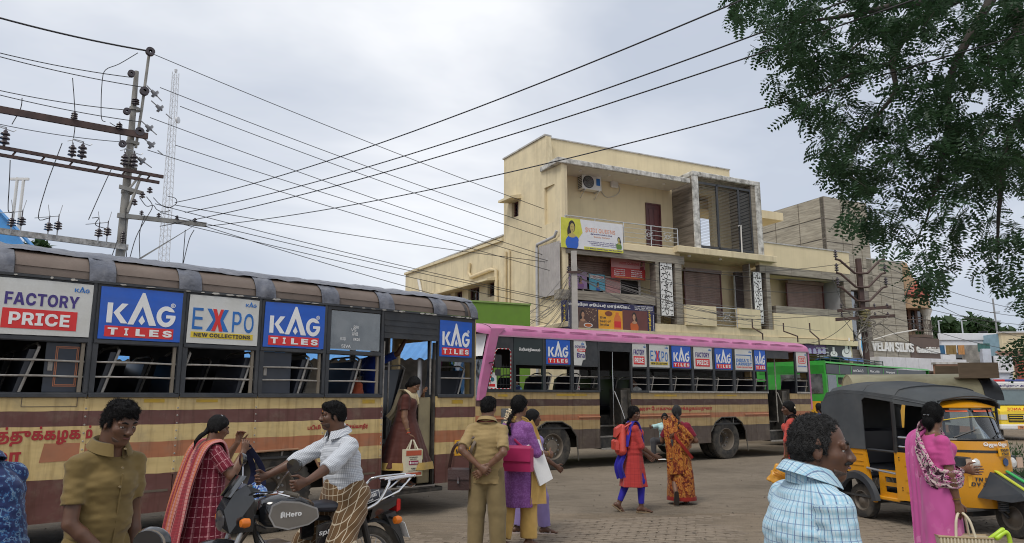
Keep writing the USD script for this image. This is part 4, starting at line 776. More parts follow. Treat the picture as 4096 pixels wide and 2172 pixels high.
part('eaves',MB().box(.5,xe,-.15,YB,4.05,4.28),cream_d,hb)
# ground floor boards
pp = look('board_purple',(.10,.04,.17),.5)
part('shop_fascia',MB().box(6.5,12.1,-.02,.06,3.4,4.04),look('fascia_maroon',(.07,.015,.03),.5),hb)
b0,b1 = qB(1225,1212,-.05),qB(1375,1310,-.05); sgn = thing('purple_shop_board','purple printed shop board with small white Tamil lines under the right wing','signboard',FB.world(0,-.05,0),FB.rot)
part('board',MB().box(b0[0],b1[0],0,.04,b1[1],b0[1]),pp,sgn); m = MB()
for k in range(4): letters(m,('ஜவுளிகள்','ரெடிமேட்','பட்டு சேலை','வேட்டி')[k],b0[0]+.6+.1*(k % 2),b0[0]+1.5,b0[1]-.22-.17*k,b0[1]-.12-.17*k,-.004,'T',600,40)
part('lettering',m,white,sgn); m = MB()
for k in range(4): x = b0[0]+.3+.3*k; m.prism(Polygon([(x+.1*math.cos(t),b1[1]+.14+.12*math.sin(t)) for t in np.linspace(0,6.28,10)]).union(sbox(x-.1,b1[1]+.01,x+.1,b1[1]+.08)),-.004,0)
part('printed_figures',m,look('board_pale',(.4,.4,.6),.5),sgn)
b2 = qB(1535,1310,-.05); sgn = thing('jewellery_board','black shop board with white necklace busts, right of the purple board','signboard',FB.world(0,-.05,0),FB.rot)
part('board',MB().box(b1[0]+.03,b2[0],0,.04,b1[1]-.25,b0[1]-.02),look('board_dark',(.03,.035,.04),.4),sgn); m = MB()
for x,s in ((b1[0]+.5,.8),(b1[0]+1.35,1.15)): z = b1[1]-.15; m.prism(union_all([Polygon([(x+.28*s*math.cos(t),z+.2*s+.2*s*math.sin(t)) for t in np.linspace(0,6.28,18)]),sbox(x-.08*s,z+.3*s,x+.08*s,z+.62*s),sbox(x-.3*s,z-.06,x+.3*s,z+.05)]).difference(Polygon([(x+.16*s*math.cos(t),z+.3*s+.13*s*math.sin(t)) for t in np.linspace(0,6.28,14)]).difference(Polygon([(x+.13*s*math.cos(t),z+.31*s+.11*s*math.sin(t)) for t in np.linspace(0,6.28,14)]))),-.004,0)
part('printed_busts',m,white,sgn); part('edge_lamp',MB().box(b2[0]+.01,b2[0]+.06,-.02,.02,b1[1]-.25,b0[1]+.2),white,sgn)
# ---- flank wall (receding left), windows, pipes
fl = part('flank_wall',MB().xf if False else MB().add(*MB().prism(Polygon([(-14.85,0),(.05,0),(.05,4.0),(-.02,4.1),(-.02,10.75),(-.9,10.75),(-1.1,12.24),(-4.36,12.16),(-4.36,8.66),(-14.85,8.5)]).difference(sbox(-1.23,8.5,-.52,10.05)).difference(sbox(-3.72,9.32,-3.18,10.02)).difference(sbox(-5.75,6.1,-4.95,6.75)).difference(sbox(-7.55,5.4,-6.5,6.72)).difference(sbox(-8.9,5.75,-8.15,6.72)).difference(sbox(-10.1,5.75,-9.35,6.72)),.0,.25).get()).xf(rotz(SB.rot-FB.rot)),cream_d,hb)
def sb(m): return m.xf(rotz(SB.rot-FB.rot))
part('niche_back',sb(MB().box(-1.25,-.5,.26,.3,8.45,10.1)),cream,hb)
for x0_,x1_,z0_,z1_ in ((-3.72,-3.18,9.32,10.02),(-5.75,-4.95,6.1,6.75),(-7.55,-6.5,5.4,6.72),(-8.9,-8.15,5.75,6.72),(-10.1,-9.35,5.75,6.72)):
    w_ = part('window',sb(MB().box(x0_,x1_,.2,.22,z0_,z1_)),glassw,hb); m = MB()
    m.prism(sbox(x0_,z0_,x1_,z1_).difference(sbox(x0_+.06,z0_+.06,(x0_+x1_)/2-.03,z1_-.06)).difference(sbox((x0_+x1_)/2+.03,z0_+.06,x1_-.06,z1_-.06)),.14,.19); part('window_frame',sb(m),door_l,w_); m = MB()
    for z in np.linspace(z0_+.15,z1_-.12,4): m.tube([(x0_+.03,.12,z),(x1_-.03,.12,z)],.01,4)
    part('window_bars',sb(m),black,w_)
part('sunshade',sb(MB().hull([(-3.95,0,10.04),(-2.95,0,10.04),(-3.95,-.55,9.98),(-2.95,-.55,9.98),(-3.95,0,10.22),(-2.95,0,10.22),(-3.95,-.55,10.08),(-2.95,-.55,10.08)])),cream_d,hb)
part('sunshade',sb(MB().hull([(-11.5,0,6.76),(-4.8,0,6.76),(-11.5,-.6,6.7),(-4.8,-.6,6.7),(-11.5,0,6.94),(-4.8,0,6.94),(-11.5,-.6,6.78),(-4.8,-.6,6.78)])),cream_d,hb)
part('flank_cornice',sb(MB().box(-14.85,-4.37,-.1,-.002,8.44,8.56)),cream_d,hb); part('parapet_cap',sb(MB().prism([(-14.9,8.505),(-4.36,8.665),(-4.36,8.73),(-14.9,8.57)],-.06,.3)),cap_grey,hb); part('parapet_cap',sb(MB().prism([(-4.42,12.165),(-1.1,12.25),(-1.1,12.32),(-4.42,12.23)],-.05,.3)),cap_grey,hb)
part('flank_return',sb(MB().box(-4.36,-4.12,.252,6,8.4,12.16)),cream,hb); part('flank_roof',sb(MB().box(-14.85,-4.4,.252,7,8.1,8.2)),cream_d,hb); part('flank_end',sb(MB().box(-14.85,-14.6,.252,7,0,8.45)),cream,hb)
for pth,mt,r in (([(-4.1,-.08,7.9),(-4.1,-.08,4.4)],pvc_c,.07),([(-3.8,-.08,7.95),(-3.8,-.08,4.4)],pvc_c,.05),([(-7.3,-.1,7.9),(-7.35,-.1,7.45),(-7.1,-.1,7.2),(-5.3,-.1,7.3),(-4.85,-.1,7.2),(-4.8,-.1,4.4)],pvc_c,.085),([(-12.9,-.1,7.9),(-12.4,-.1,6.9)],white_s,.08),([(-.2,-.15,8.05),(-.35,-.15,7.85),(-1.6,-.12,7.75),(-1.62,-.12,7.6),(-1.62,-.12,2.0)],pvc,.06)):
    part('drain_pipe',sb(MB().tube(pth,r,10)),mt,hb,smooth=50)
part('corrugated_sheet',sb(MB().sheet(np.array([[(x,-.16+.03*math.sin(x*38),z) for x in np.linspace(-1.45,.0,46)] for z in (5.55,7.62)]))),look('corrugated_grey',(.33,.31,.30),.5,var=.15),hb,smooth=True)
part('rain_hood',sb(MB().hull([(-1.7,0,4.3),(.25,0,4.3),(-1.7,-.7,4.2),(.25,-.7,4.2),(-1.7,0,4.5),(.25,0,4.5),(-1.7,-.7,4.32),(.25,-.7,4.32)])),cream_d,hb)
# ---- banners
def board(name,label,u0,v0,u1,v1,col,y=-.08,cat='banner'):
    a,b = qA(u0,v0,y),qA(u1,v1,y); t = thing(name,label,cat,FB.world(a[0],y,min(b[1],a[1])),FB.rot); w,h = b[0]-a[0],abs(a[1]-b[1]); part('sheet',MB().box(0,w,0,.03,0,h),col,t); return t,w,h
t,w,h = board('beauty_parlour_banner','pale beauty parlour banner with yellow green ends tied to the balcony railing',1058,572,1470,812,look('banner_pale',(.62,.63,.64),.5,var=.05),-.09)
part('yellow_end',MB().prism([(0,0),(.16*w,0),(.34*w,h*.55),(.3*w,h),(0,h)],-.004,0),look('banner_lime',(.52,.52,.05),.5),t); person_print(t,w*.17,0,h*.98,-.005,flat('print_blue',(.03,.05,.3)),(.42,.34,.1))
part('yellow_strip',MB().box(.36*w,w,-.004,0,0,.1*h),look('banner_lime',(0,0,0)),t); person_print(t,w*.93,h*.12,h*.45,-.005,flat('print_green',(.1,.2,.03)),(.40,.36,.1),-1)
part('lettering',letters(letters(MB(),'NIDI QUEENS',w*.42,w*.87,h*.60,h*.75,-.005,wght=500),'S',w*.385,w*.415,h*.58,h*.76,-.005),look('rose_gold',(.62,.27,.16),.4),t)
m = MB(); letters(m,'Beauty Parlour',w*.52,w*.78,h*.42,h*.49,-.005,wght=600); part('lettering',m,look('rose_pale',(.62,.34,.22),.4),t); m = MB(); letters(m,'நிதி குயின்ஸ் பியூட்டி பார்லர்',w*.47,w*.82,h*.515,h*.575,-.005,'T',600)
for k in range(3): letters(m,('Hair Straightening  Hair Spa  Facial  Bleach  Threading','Bridal Makeup  Mehandi  Saree Draping  Nail Art','Body Polish  Manicure  Pedicure')[k],w*(.42+.03*k),w*(.96-.03*k),h*(.27-.055*k),h*(.305-.055*k),-.005,wght=600,size=32)
letters(m,'69A, Railway Feeder Road, Near Post Office',w*.38,w*.98,h*.025,h*.075,-.008,wght=700,size=32); part('lettering',m,ad_navy,t)
t,w,h = board('red_parlour_banner','red and pink beauty parlour banner with white writing hung inside the first floor',1388,842,1616,990,look('banner_red',(.42,.03,.025),.5),.6)
part('pink_top',MB().box(0,w,-.004,0,h*.55,h),look('banner_rose',(.50,.24,.24),.5),t); part('lettering',letters(MB(),'NIDI QUEENS',w*.25,w*.82,h*.72,h*.86,-.008,wght=600),look('red_text',(.4,.02,.03),.5),t); m = MB()
for k in range(8): letters(m,('Threading','Waxing','Facial','Bleach','Hair cut','Spa','Makeup','Mehandi')[k],w*(.08+.5*(k % 2)),w*(.40+.5*(k % 2)),h*(.42-.1*(k//2)),h*(.48-.1*(k//2)),-.005,size=32)
part('lettering',m,white,t); part('orange_strip',MB().box(.12*w,.95*w,-.004,0,.04*h,.09*h),look('banner_orange',(.6,.2,.04),.5),t); person_print(t,w*.9,h*.5,h*.48,-.006,flat('print_maroon',(.2,.02,.03)))
for (u0,v0,u1,v1,c,lb) in ((1082,925,1232,1048,(.36,.24,.42),'lilac window poster with a woman'),(1245,945,1350,1060,(.10,.40,.55),'sky blue window poster with a dark haired figure')):
    t,w,h = board('window_poster',lb+' on the first floor shop window',u0,v0,u1,v1,look('poster_%d' % u0,c,.5),.92,'poster'); person_print(t,w*(.72 if c[0] > .2 else .55),0,h*.8 if c[0] > .2 else h*.55,-.002,flat('print_blue',(0,0,0)) if c[0] < .2 else flat('print_purple',(.25,.1,.3))); m = MB()
    if c[0] < .2: part('white_strip',MB().box(.05*w,.95*w,-.004,0,.72*h,.93*h),white,t); letters(m,'NIDI QUEENS',w*.22,w*.92,h*.78,h*.87,-.008)
    else:
        for k in range(4): letters(m,('NIDI','Skin care','Hair care','Makeup')[k],w*.05,w*.35,h*(.8-.16*k),h*(.87-.16*k),-.004,size=32)
    part('lettering',m,ad_red if c[0] < .2 else white,t)
t,w,h = board('supermarket_banner','dark blue supermarket banner with cooking oil bottle and two smiling women',1062,1117,1678,1330,look('banner_navy',(.018,.018,.075),.5),-.1)
for x,tx in ((.015,'இதயம்'),(.93,'மந்த்ரா')):
    m = MB(); g,gw,gh = outline(tx,'T',800); s = h*.12/gh; g = affinity.affine_transform(g,[0,-s,min(h*.78/gw,9),0,0,0]) if False else affinity.scale(affinity.rotate(g,90,origin=(0,0)),s,h*.78/gw,origin=(0,0)); g = affinity.translate(g,w*x-g.bounds[0],h*.05-g.bounds[1]); m.prism(g,-.006,0); part('lettering',m,ad_yellow,t)
    m = MB(); g,gw,gh = outline('நல்லெண்ணெய்','T',700); g = affinity.scale(affinity.rotate(g,90,origin=(0,0)),h*.05/gh,h*.6/gw,origin=(0,0)); g = affinity.translate(g,w*(x+.052)-g.bounds[0],h*.05-g.bounds[1]); m.prism(g,-.006,0); part('lettering',m,white,t)
m = MB(); letters(m,'ஸ்ரீ வீரா சூப்பர் மார்க்கெட்',w*.06,w*.73,h*.80,h*.95,-.005,'T',800)
for k in range(3): letters(m,('Phone 94865 00055','Near Bus Stand','GST 33ABCPT1074B')[k],w*.78,w*.98,h*(.92-.06*k),h*(.955-.06*k),-.005,size=32)
part('lettering',m,white,t); part('picture_panel',MB().box(w*.12,w*.37,-.004,0,0,h*.77),look('panel_brown',(.09,.045,.035),.5),t); part('picture_panel',MB().box(w*.64,w*.92,-.004,0,0,h*.77),look('panel_maroon',(.13,.04,.035),.5),t)
rn = random.Random(3); m = MB()
for k in range(26): x,z,r = w*rn.uniform(.25,.365),h*rn.uniform(.25,.75),rn.uniform(.008,.02); m.prism([(x+r*math.cos(q),z+r*math.sin(q)) for q in np.linspace(0,6.28,7)],-.006,-.004)
part('light_spots',m,look('spot_warm',(.5,.35,.2),.5),t)
person_print(t,w*.215,0,h*.72,-.007,flat('print_taupe',(.22,.12,.08)),(.45,.25,.15)); person_print(t,w*.77,0,h*.74,-.007,flat('print_orange',(.5,.1,.02)),(.45,.25,.15),-1)
part('printed_plate',MB().prism([(w*.27+.2*math.cos(q),h*.13+.09*math.sin(q)) for q in np.linspace(0,6.28,20)],-.018,-.015),white,t); part('printed_food',MB().prism([(w*.27+.16*math.cos(q),h*.13+.065*math.sin(q)) for q in np.linspace(0,6.28,20)],-.02,-.018),look('food_orange',(.5,.12,.02),.5),t)
part('yellow_panel',MB().box(w*.38,w*.64,-.005,0,0,h*.72),look('panel_yellow',(.72,.34,.02),.5),t); m = MB()
for k in range(3): letters(m,('the','best of','india')[k],w*.395,w*(.395+(.065,.115,.095)[k]),h*(.40-.13*k),h*(.49-.13*k),-.009,wght=600)
part('lettering',m,ad_black,t); part('printed_bottle',MB().prism(union_all([sbox(w*.545,h*.02,w*.625,h*.42),Polygon([(w*.545,h*.42),(w*.625,h*.42),(w*.61,h*.55),(w*.56,h*.55)]),sbox(w*.565,h*.55,w*.6,h*.66)]),-.009,-.005),look('bottle_orange',(.62,.16,.03),.4),t); part('bottle_label',MB().box(w*.55,w*.62,-.012,-.009,h*.1,h*.33),ad_red,t)
part('printed_badge',MB().prism([(w*.49+.17*math.cos(q),h*.6+.1*math.sin(q)) for q in np.linspace(0,6.28,20)],-.009,-.005),look('badge_brown',(.2,.05,.02),.5),t)

# ------------------------------------------------------------------ green wall on the left of the cream building
a,b = FB.px(1890,1212,-1.5),FB.px(2120,1222,-1.5); gw = thing('green_wall_building','low bright green painted building left of the cream building','building',FB.world(a[0],-1.5,0),FB.rot)
part('wall',MB().box(-6,b[0]-a[0],0,.25,0,b[1]),look('leaf_green_paint',(.12,.24,.02),.7,var=.07,dirt=(.12,.18,.04),dirt_amt=.3),gw); part('roof',MB().box(-6,b[0]-a[0],.252,2.2,b[1]-.3,b[1]-.1),cream_d,gw); part('parapet_cap',MB().box(-6,b[0]-a[0]+.03,-.03,.27,b[1]+.002,b[1]+.06),look('green_cap',(.2,.3,.08),.7),gw)

# ------------------------------------------------------------------ silk shop
YV = 3.0; A0 = qB(1355,228,YV); vs = thing('silk_shop','tall stone clad silk shop with raised white letters, right of the cream building','building',FB.world(A0[0],YV,0),FB.rot)
lx = lambda u,v,o=0.0: (qC(u,v,YV+o)[0]-A0[0],qC(u,v,YV+o)[1])
xu = lx(600,70)[0]; zt = A0[1]; xm = lx(866,200)[0]; zl = lx(700,92)[1]; zs = lx(700,905)[1]
part('upper_wall',MB().box(.02,xu,.03,.3,7.4,zt),stone_d,vs); tiles(vs,0,1.25,7.4,zt,.028,1,4,stone_v,g=.05); tiles(vs,1.25,xu,7.4,zt,.028,3,4,stone_v,g=.05)
# left return of the upper box, receding
L_ = 5.2; part('left_wall',MB().box(.05,.25,.302,L_,6.5,zt),stone_d,vs)
for i in range(3):
    for k in range(5): part('cladding_panel',MB().box(.02,.048,.05+i*L_/3+.03,.05+(i+1)*L_/3-.03,6.6+k*(zt-6.6)/5+.03,6.6+(k+1)*(zt-6.6)/5-.03),stone_v,vs)
s_ = part('signboard_grey',MB().box(-.03,.015,.8,3.2,8.75,9.35),look('grey_board',(.16,.17,.19),.5),vs)
x1 = lx(590,500)[0]; part('lower_wall',MB().box(x1,xm,.03,.3,zs,zl),stone_d,vs); tiles(vs,x1,xm,zs+.0,zl,.028,3,6,stone_v,g=.045); part('parapet_cap',MB().box(x1,xm+.03,-.01,.33,zl+.002,zl+.07),cap_grey,vs); part('right_wall',MB().box(xm-.25,xm,.302,6,2.5,zl),stone_d,vs)
xg0 = lx(415,300)[0]; part('stair_glass',MB().box(xg0-.6,x1-.01,.25,.28,4.2,7.38),pane_look('teal_glass',(.25,.38,.38),.25,.05),vs); part('dark_interior',MB().box(xg0-.8,x1,1.2,1.3,4,7.38),look('teal_wall',(.18,.30,.30),.7),vs); part('stone_pier',MB().box(x1-.55,x1-.02,-.0,.2,zs,7.395),stone_d,vs)
part('lower_left_wall',MB().box(xg0-.6,x1-.56,.1,.3,zs-1.5,4.2),stone_d,vs)
letter_w = look('channel_letter',(.68,.68,.66),.4,var=.04); c = lx(595,765); d = lx(948,860); m = MB()
ls = 'VELAN SILKS'; part('raised_lettering',letters(m,ls,c[0],d[0],lx(760,855)[1],lx(760,775)[1],-.1,wght=750,depth=.07),letter_w,vs)
e0 = lx(487,790); f0 = lx(552,790); ex,ez,er = (e0[0]+f0[0])/2,lx(518,785)[1],(f0[0]-e0[0])/2; o = [(ex+er*math.cos(t),ez+.8*math.sin(t)) for t in np.linspace(0,6.28,28)[:-1]]
lg = part('logo_disc',MB().prism(o,-.12,-.03),letter_w,vs); part('logo_flame',MB().prism([(ex-.35*er,ez-.6),(ex+.1*er,ez-.1),(ex+.05*er,ez+.65),(ex-.55*er,ez+.3),(ex-.75*er,ez-.2)],-.125,-.12),look('logo_cyan',(.06,.35,.62),.4),lg); part('logo_flame',MB().prism([(ex-.2*er,ez-.65),(ex+.55*er,ez-.45),(ex+.6*er,ez+.2),(ex+.2*er,ez+.1),(ex+.1*er,ez-.3)],-.125,-.12),look('logo_blue',(.03,.10,.45),.4),lg)
xb = lx(1170,800)[0]; part('brown_panel',MB().box(xm+.01,xb,-.02,.2,zs-.2,lx(950,735)[1]),look('panel_umber',(.10,.065,.05),.5),vs); c,d = lx(968,860),lx(1168,860); part('raised_lettering',letters(MB(),'வேலன் சில்க்ஸ்',c[0]+.1,d[0]-.05,lx(1068,868)[1],lx(1068,815)[1],-.12,'T',700,depth=.1),letter_w,vs)
xf_ = lx(1252,950)[0]; fz = lx(700,895)[1]; m = part('white_fascia',MB().box(lx(520,900)[0],xf_,-1.0,-.03,fz-.78,fz-.1),look('fascia_white',(.62,.62,.64),.5),vs)
for k in range(7): part('fascia_panel',MB().box(lx(520,900)[0]+k*(xf_-lx(520,900)[0])/7+.02,lx(520,900)[0]+(k+1)*(xf_-lx(520,900)[0])/7-.02,-1.03,-1.003,fz-.77,fz-.11),look('fascia_white',(0,0,0)),m)
part('shop_front',MB().box(lx(520,900)[0],xf_-.4,-.02,.2,0,fz-.8),look('shop_brown',(.09,.05,.04),.5),vs); part('lettering',letters(MB(),'சில்க்ஸ்',lx(1000,1040)[0],lx(1140,1040)[0],fz-1.4,fz-1.0,-.08,'T',700,depth=.05),letter_w,vs); part('roof',MB().box(.26,xm-.26,.302,6,8.0,8.2),cream_d,vs)
part('wall_lamp_tube',MB().tube([lx(590,755)[0:1]+(-.2,)+lx(590,755)[1:],lx(660,715)[0:1]+(-.9,)+lx(660,715)[1:],lx(810,685)[0:1]+(-1.2,)+lx(810,685)[1:]],.035,7),white_s,vs)

# ------------------------------------------------------------------ house with the red tiled canopy
YH = 3.6; H0 = qC(868,480,YH); hs = thing('tiled_roof_house','tan house with round balcony, fluted column and red tiled canopy, beyond the silk shop','house',FB.world(H0[0],YH,0),FB.rot)
hx = lambda u,v,o=0.0: (qC(u,v,YH+o)[0]-H0[0],qC(u,v,YH+o)[1])
tan = look('tan_plaster',(.42,.28,.165),.8,var=.1,dirt=(.25,.18,.12),dirt_amt=.4); z1,z2 = hx(880,490)[1],hx(880,400)[1]; xw = hx(1015,600)[0]; xc = hx(1190,450,-.7)[0]
part('wall',MB().box(0,xw,.4,.7,0,z2+1.2),tan,hs); part('right_wall',MB().box(xw-.3,xw,.702,8,0,z2+.9),tan,hs); part('parapet',MB().prism([(.0,z2+.1),(1.3,z2+.25),(.4,z2+2.0),(.0,z2+2.1)],-.2,.2),tan,hs)
arc = lambda r,n=14: [(xc*.45+r*math.cos(t),.6-r*.9*math.sin(t)) for t in np.linspace(0,PI,n)]
R_ = xc*.55; pts = [(xc*.45-R_,3.5)]+arc(R_)[::-1]+[(xc*.45+R_,3.5)]
part('balcony_hood',MB().prism(pts,z1,z2,'xy'),tan,hs); zb = hx(900,745)[1]+.22; part('balcony_floor',MB().prism(pts,zb-.16,zb,'xy'),look('floor_brown',(.12,.08,.06),.6),hs)
tile = look('red_roof_tile',(.36,.075,.045),.6,var=.3,vs=(3,3,3),dirt=(.2,.08,.06),dirt_amt=.4); n = 0
for r in range(6):
    for k in range(15):
        t0,t1 = PI*k/15,PI*(k+.94)/15; ra,rb = R_*(1.08-.11*r),R_*(1.08-.11*(r+1.15)); za,zc = z2+.06+.19*r+.03,z2+.06+.19*(r+1.15); tm_ = (t0+t1)/2
        P = [(xc*.45+q*math.cos(t),.6-q*.9*math.sin(t),z+(.05 if i == 1 else 0)) for q,z in ((ra,za),(rb,zc)) for i,t in enumerate((t0,tm_,t1))]
        part('roof_tile',MB().add(P,[(0,1,4),(0,4,3),(1,2,5),(1,5,4),(0,2,1)]),tile,hs)
part('roof_core',MB().hull([(x,y,z2+.03) for x,y in arc(R_*1.0)]+[(xc*.45+R_*.3*math.cos(t),.6-R_*.25*math.sin(t),z2+1.2) for t in np.linspace(0,PI,6)]+[(xc*.45,2,z2+1.2)]),look('tile_core',(.25,.07,.05),.7),hs)
cxx = hx(1095,600,-.4)[0]; cp = [(.24,zb),(.24,zb+.15),(.19,zb+.2),(.185,z1-.4),(.22,z1-.36),(.30,z1-.15),(.33,z1-.1),(.33,z1)]; colm = part('column',MB().lathe(cp,24,(cxx,-.2,0)),look('column_white',(.58,.55,.48),.7),hs,smooth=35)
m = MB()
for k in range(14): t = 2*PI*k/14; m.tube([(cxx+.195*math.cos(t),-.2+.195*math.sin(t),z) for z in (zb+.22,z1-.42)],.016,5)
part('fluting',m,look('column_white',(0,0,0)),colm)
m = MB(); m.tube([(x,y,zb+.85) for x,y in arc(R_*.97)],.03,6); m.tube([(x,y,zb+.2) for x,y in arc(R_*.97)],.02,6)
for x,y in arc(R_*.97,24): m.cyl((x,y,zb),(x,y,zb+.85),.014,5); m.tube([(x+.09*math.cos(q),y,zb+.5+.14*math.sin(q)) for q in np.linspace(0,6.28,8)],.01,4)
part('balcony_railing',m,look('rail_brown',(.06,.04,.03),.5),hs); wd = look('window_wood',(.16,.075,.045),.5)
for k in range(3):
    xa = .35+.62*k; w_ = part('arched_window',MB().prism(union_all([sbox(xa,zb+.35,xa+.5,zb+1.6),Polygon([(xa+.25+.25*math.cos(t),zb+1.6+.35*math.sin(t)) for t in np.linspace(0,PI,10)])]),.36,.39),glassw,hs); o = union_all([sbox(xa,zb+.35,xa+.5,zb+1.6),Polygon([(xa+.25+.25*math.cos(t),zb+1.6+.35*math.sin(t)) for t in np.linspace(0,PI,10)])]); m = MB(); m.prism(o.buffer(.05).difference(o.buffer(-.04)),.3,.355)
    for zz_ in (.7,1.1,1.5): m.box(xa,xa+.5,.31,.35,zb+zz_,zb+zz_+.04)
    part('window_frame',m,wd,w_)

# ------------------------------------------------------------------ far houses on the right
def far(u0,v0,u1,v1,y): a,b = at(3200+u0*.4758,1000+v0*.4758,y),at(3200+u1*.4758,1000+v1*.4758,y); return a[0],b[0],b[2],a[2]
whi = look('whitewash',(.68,.69,.72),.8,var=.06,dirt=(.4,.4,.4),dirt_amt=.25,ds=.8); grime = look('grimy_wall',(.30,.28,.25),.85,var=.25,dirt=(.07,.065,.06),dirt_amt=.9,ds=1.3); blueish = look('pale_blue_wall',(.50,.54,.62),.8,var=.08,dirt=(.3,.3,.3),dirt_amt=.4)
x0,x1,z0,z1 = far(1180,700,1690,960,52); f1 = thing('white_flat_house','long whitewashed flat roofed house with two roof water tanks','house',(x0,52,0)); part('wall',MB().box(0,x1-x0,0,.3,0,z1-.5),whi,f1); part('side_wall',MB().box(0,.3,.302,9,0,z1-.5),whi,f1); part('parapet',MB().box(-.1,x1-x0+.1,-.1,.2,z1-.5,z1,.02),whi,f1); part('roof',MB().box(.3,x1-x0,.302,9,z1-1,z1-.8),whi,f1)
m = MB()
for k in range(2): m.box(x1-x0-3.2+k*1.5,x1-x0-2.2+k*1.5,-.02,-.003,z1-2.6,z1-1.4)
part('window',m,glassw,f1)
for k,(u,v,s,lb) in enumerate(((1410,660,1.0,'white round water tank on the long white roof'),(1195,650,.7,'narrow white water tank at the left end of the white roof'))):
    a,b,c,d = far(u-45*s,v,u+45*s,v+45,54); R = (b-a)/2; tk = thing('water_tank',lb,'water tank',((a+b)/2,54,z1-.8)); part('body',MB().lathe([(.01,0),(R,0),(R*1.02,.3),(R,.7),(R,(d-c)*1.1),(R*.8,(d-c)*1.3),(R*.3,(d-c)*1.4),(R*.3,(d-c)*1.5),(.01,(d-c)*1.5)],24),whi,tk,smooth=40); part('pipe_frame',MB().tube([(-R*1.5,-.3,0),(-R*1.5,-.3,1.9),(-R*.5,-.3,1.9)],.05,6),alu,tk)
a,b,c,d = far(1585,695,1650,718,53); tk = thing('black_water_tank','black water tank on the white roof beside the cream block','water tank',((a+b)/2,54,c-.3)); part('body',MB().lathe([(.01,0),((b-a)/2,0),((b-a)/2,d-c+.2),(.3,d-c+.5),(.01,d-c+.5)],20),black,tk,smooth=40)
x0,x1,z0,z1 = far(1170,800,1530,965,44); f2 = thing('grimy_roof_terrace','grimy grey roof terrace hung with washing, below the white house','house',(x0,44,0)); part('wall',MB().box(0,x1-x0,0,.3,0,z1-.9),grime,f2); part('pillar',MB().box((x1-x0)*.58,(x1-x0),-.05,.2,z1-1.6,z1),grime,f2); part('roof',MB().box(0,x1-x0,.302,5,z1-1.5,z1-1.3),grime,f2); part('side_wall',MB().box(0,.2,.302,5,0,z1-1),grime,f2)
rn = random.Random(8)
for k,(u0,u1,c,lb) in enumerate(((1172,1218,(.05,.16,.30),'blue cloth drying on the roof terrace'),(1222,1315,(.24,.16,.06),'mustard brown cloth drying on the roof terrace'),(1318,1375,(.05,.12,.18),'dark blue cloth drying on the roof terrace'),(1325,1383,(.5,.26,.1),'orange cloth hung low on the roof terrace'),(1490,1600,(.04,.12,.11),'dark green cloth on the roof corner'))):
    a,b,c_,d = far(u0,800 if k != 4 else 785,u1,878,43.6-.1*k); G_ = np.array([[(a+(b-a)*i/9,43.6-.1*k+.05*math.sin(i*1.9),(c_ if k < 4 else d-.5)+((d if k < 4 else d)-(c_ if k < 4 else d-.5))*j/3) for i in range(10)] for j in range(4)]); part('hanging_cloth',MB().sheet(G_),look('cloth_%d' % k,c,.8,var=.25),None,smooth=True,label=lb,cat='cloth')
x0,x1,z0,z1 = far(1530,830,1625,1030,43); f3 = thing('pale_blue_house','narrow pale blue wall with a perforated white screen beside it','house',(x0,43,0)); part('wall',MB().box(0,x1-x0,0,.3,0,z1),blueish,f3); a,b,c,d = far(1622,890,1790,1030,43); g = sbox(a-x0,c,b-x0,d); dx,dz = (b-a)/12,(d-c)/8
for i in range(11):
    for j in range(6): g = g.difference(sbox(a-x0+dx*(i+.75),c+dz*(j+1.3),a-x0+dx*(i+1.25),c+dz*(j+1.8)))
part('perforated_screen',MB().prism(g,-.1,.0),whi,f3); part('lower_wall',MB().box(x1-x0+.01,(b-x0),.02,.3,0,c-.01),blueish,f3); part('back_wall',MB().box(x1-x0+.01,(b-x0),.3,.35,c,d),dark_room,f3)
part('white_lower_wall',MB().box(far(1405,1140,1640,1290,40)[0]-x0,far(1405,1140,1640,1290,40)[1]-x0,-3,-2.8,0,far(1405,1140,1640,1290,40)[3]),blueish,f3)
x0,x1,z0,z1 = far(1690,700,2100,850,50); f4 = thing('cream_block','plain cream block house at the right edge beyond the ambulance','house',(x0,50,0)); part('wall',MB().box(0,x1-x0,0,.3,0,z1),cream_d,f4); part('side_wall',MB().box(-.02,.25,.302,6,0,z1),look('blue_side',(.25,.38,.45),.8),f4); part('parapet_cap',MB().box(-.1,x1-x0,-.1,.35,z1+.002,z1+.12),cap_grey,f4)
x0,x1,z0,z1 = far(1700,835,2150,1090,47); f5 = thing('red_tiled_house','low house with worn red tiled roof at the right edge','house',(x0,47,0)); za = far(1640,880,2100,1090,47)[3]
part('wall',MB().box((x1-x0)*.35,x1-x0,.4,.7,0,za-.3),look('salmon_wall',(.40,.2,.15),.8,var=.15),f5)
for r in range(3):
    for k in range(26): xx = (x1-x0)*k/26; yy,zz_ = -.3+.35*r,za-.4+.2*r; part('roof_tile',MB().hull([(xx,yy,zz_),(xx+.36,yy,zz_),(xx+.18,yy,zz_+.09),(xx,yy+.38,zz_+.22),(xx+.36,yy+.38,zz_+.22),(xx+.18,yy+.38,zz_+.3)]),look('brown_roof_tile',(.17,.075,.05),.7,var=.3,dirt=(.1,.07,.05),dirt_amt=.5),f5)
a,b,c,d = far(1815,930,2000,1090,44)
for r in range(9): part('louvre_board',MB().box(a-x0,b-x0,-3.1,-3.02,c+(d-c)*r/9,c+(d-c)*(r+.85)/9),tile,f5)
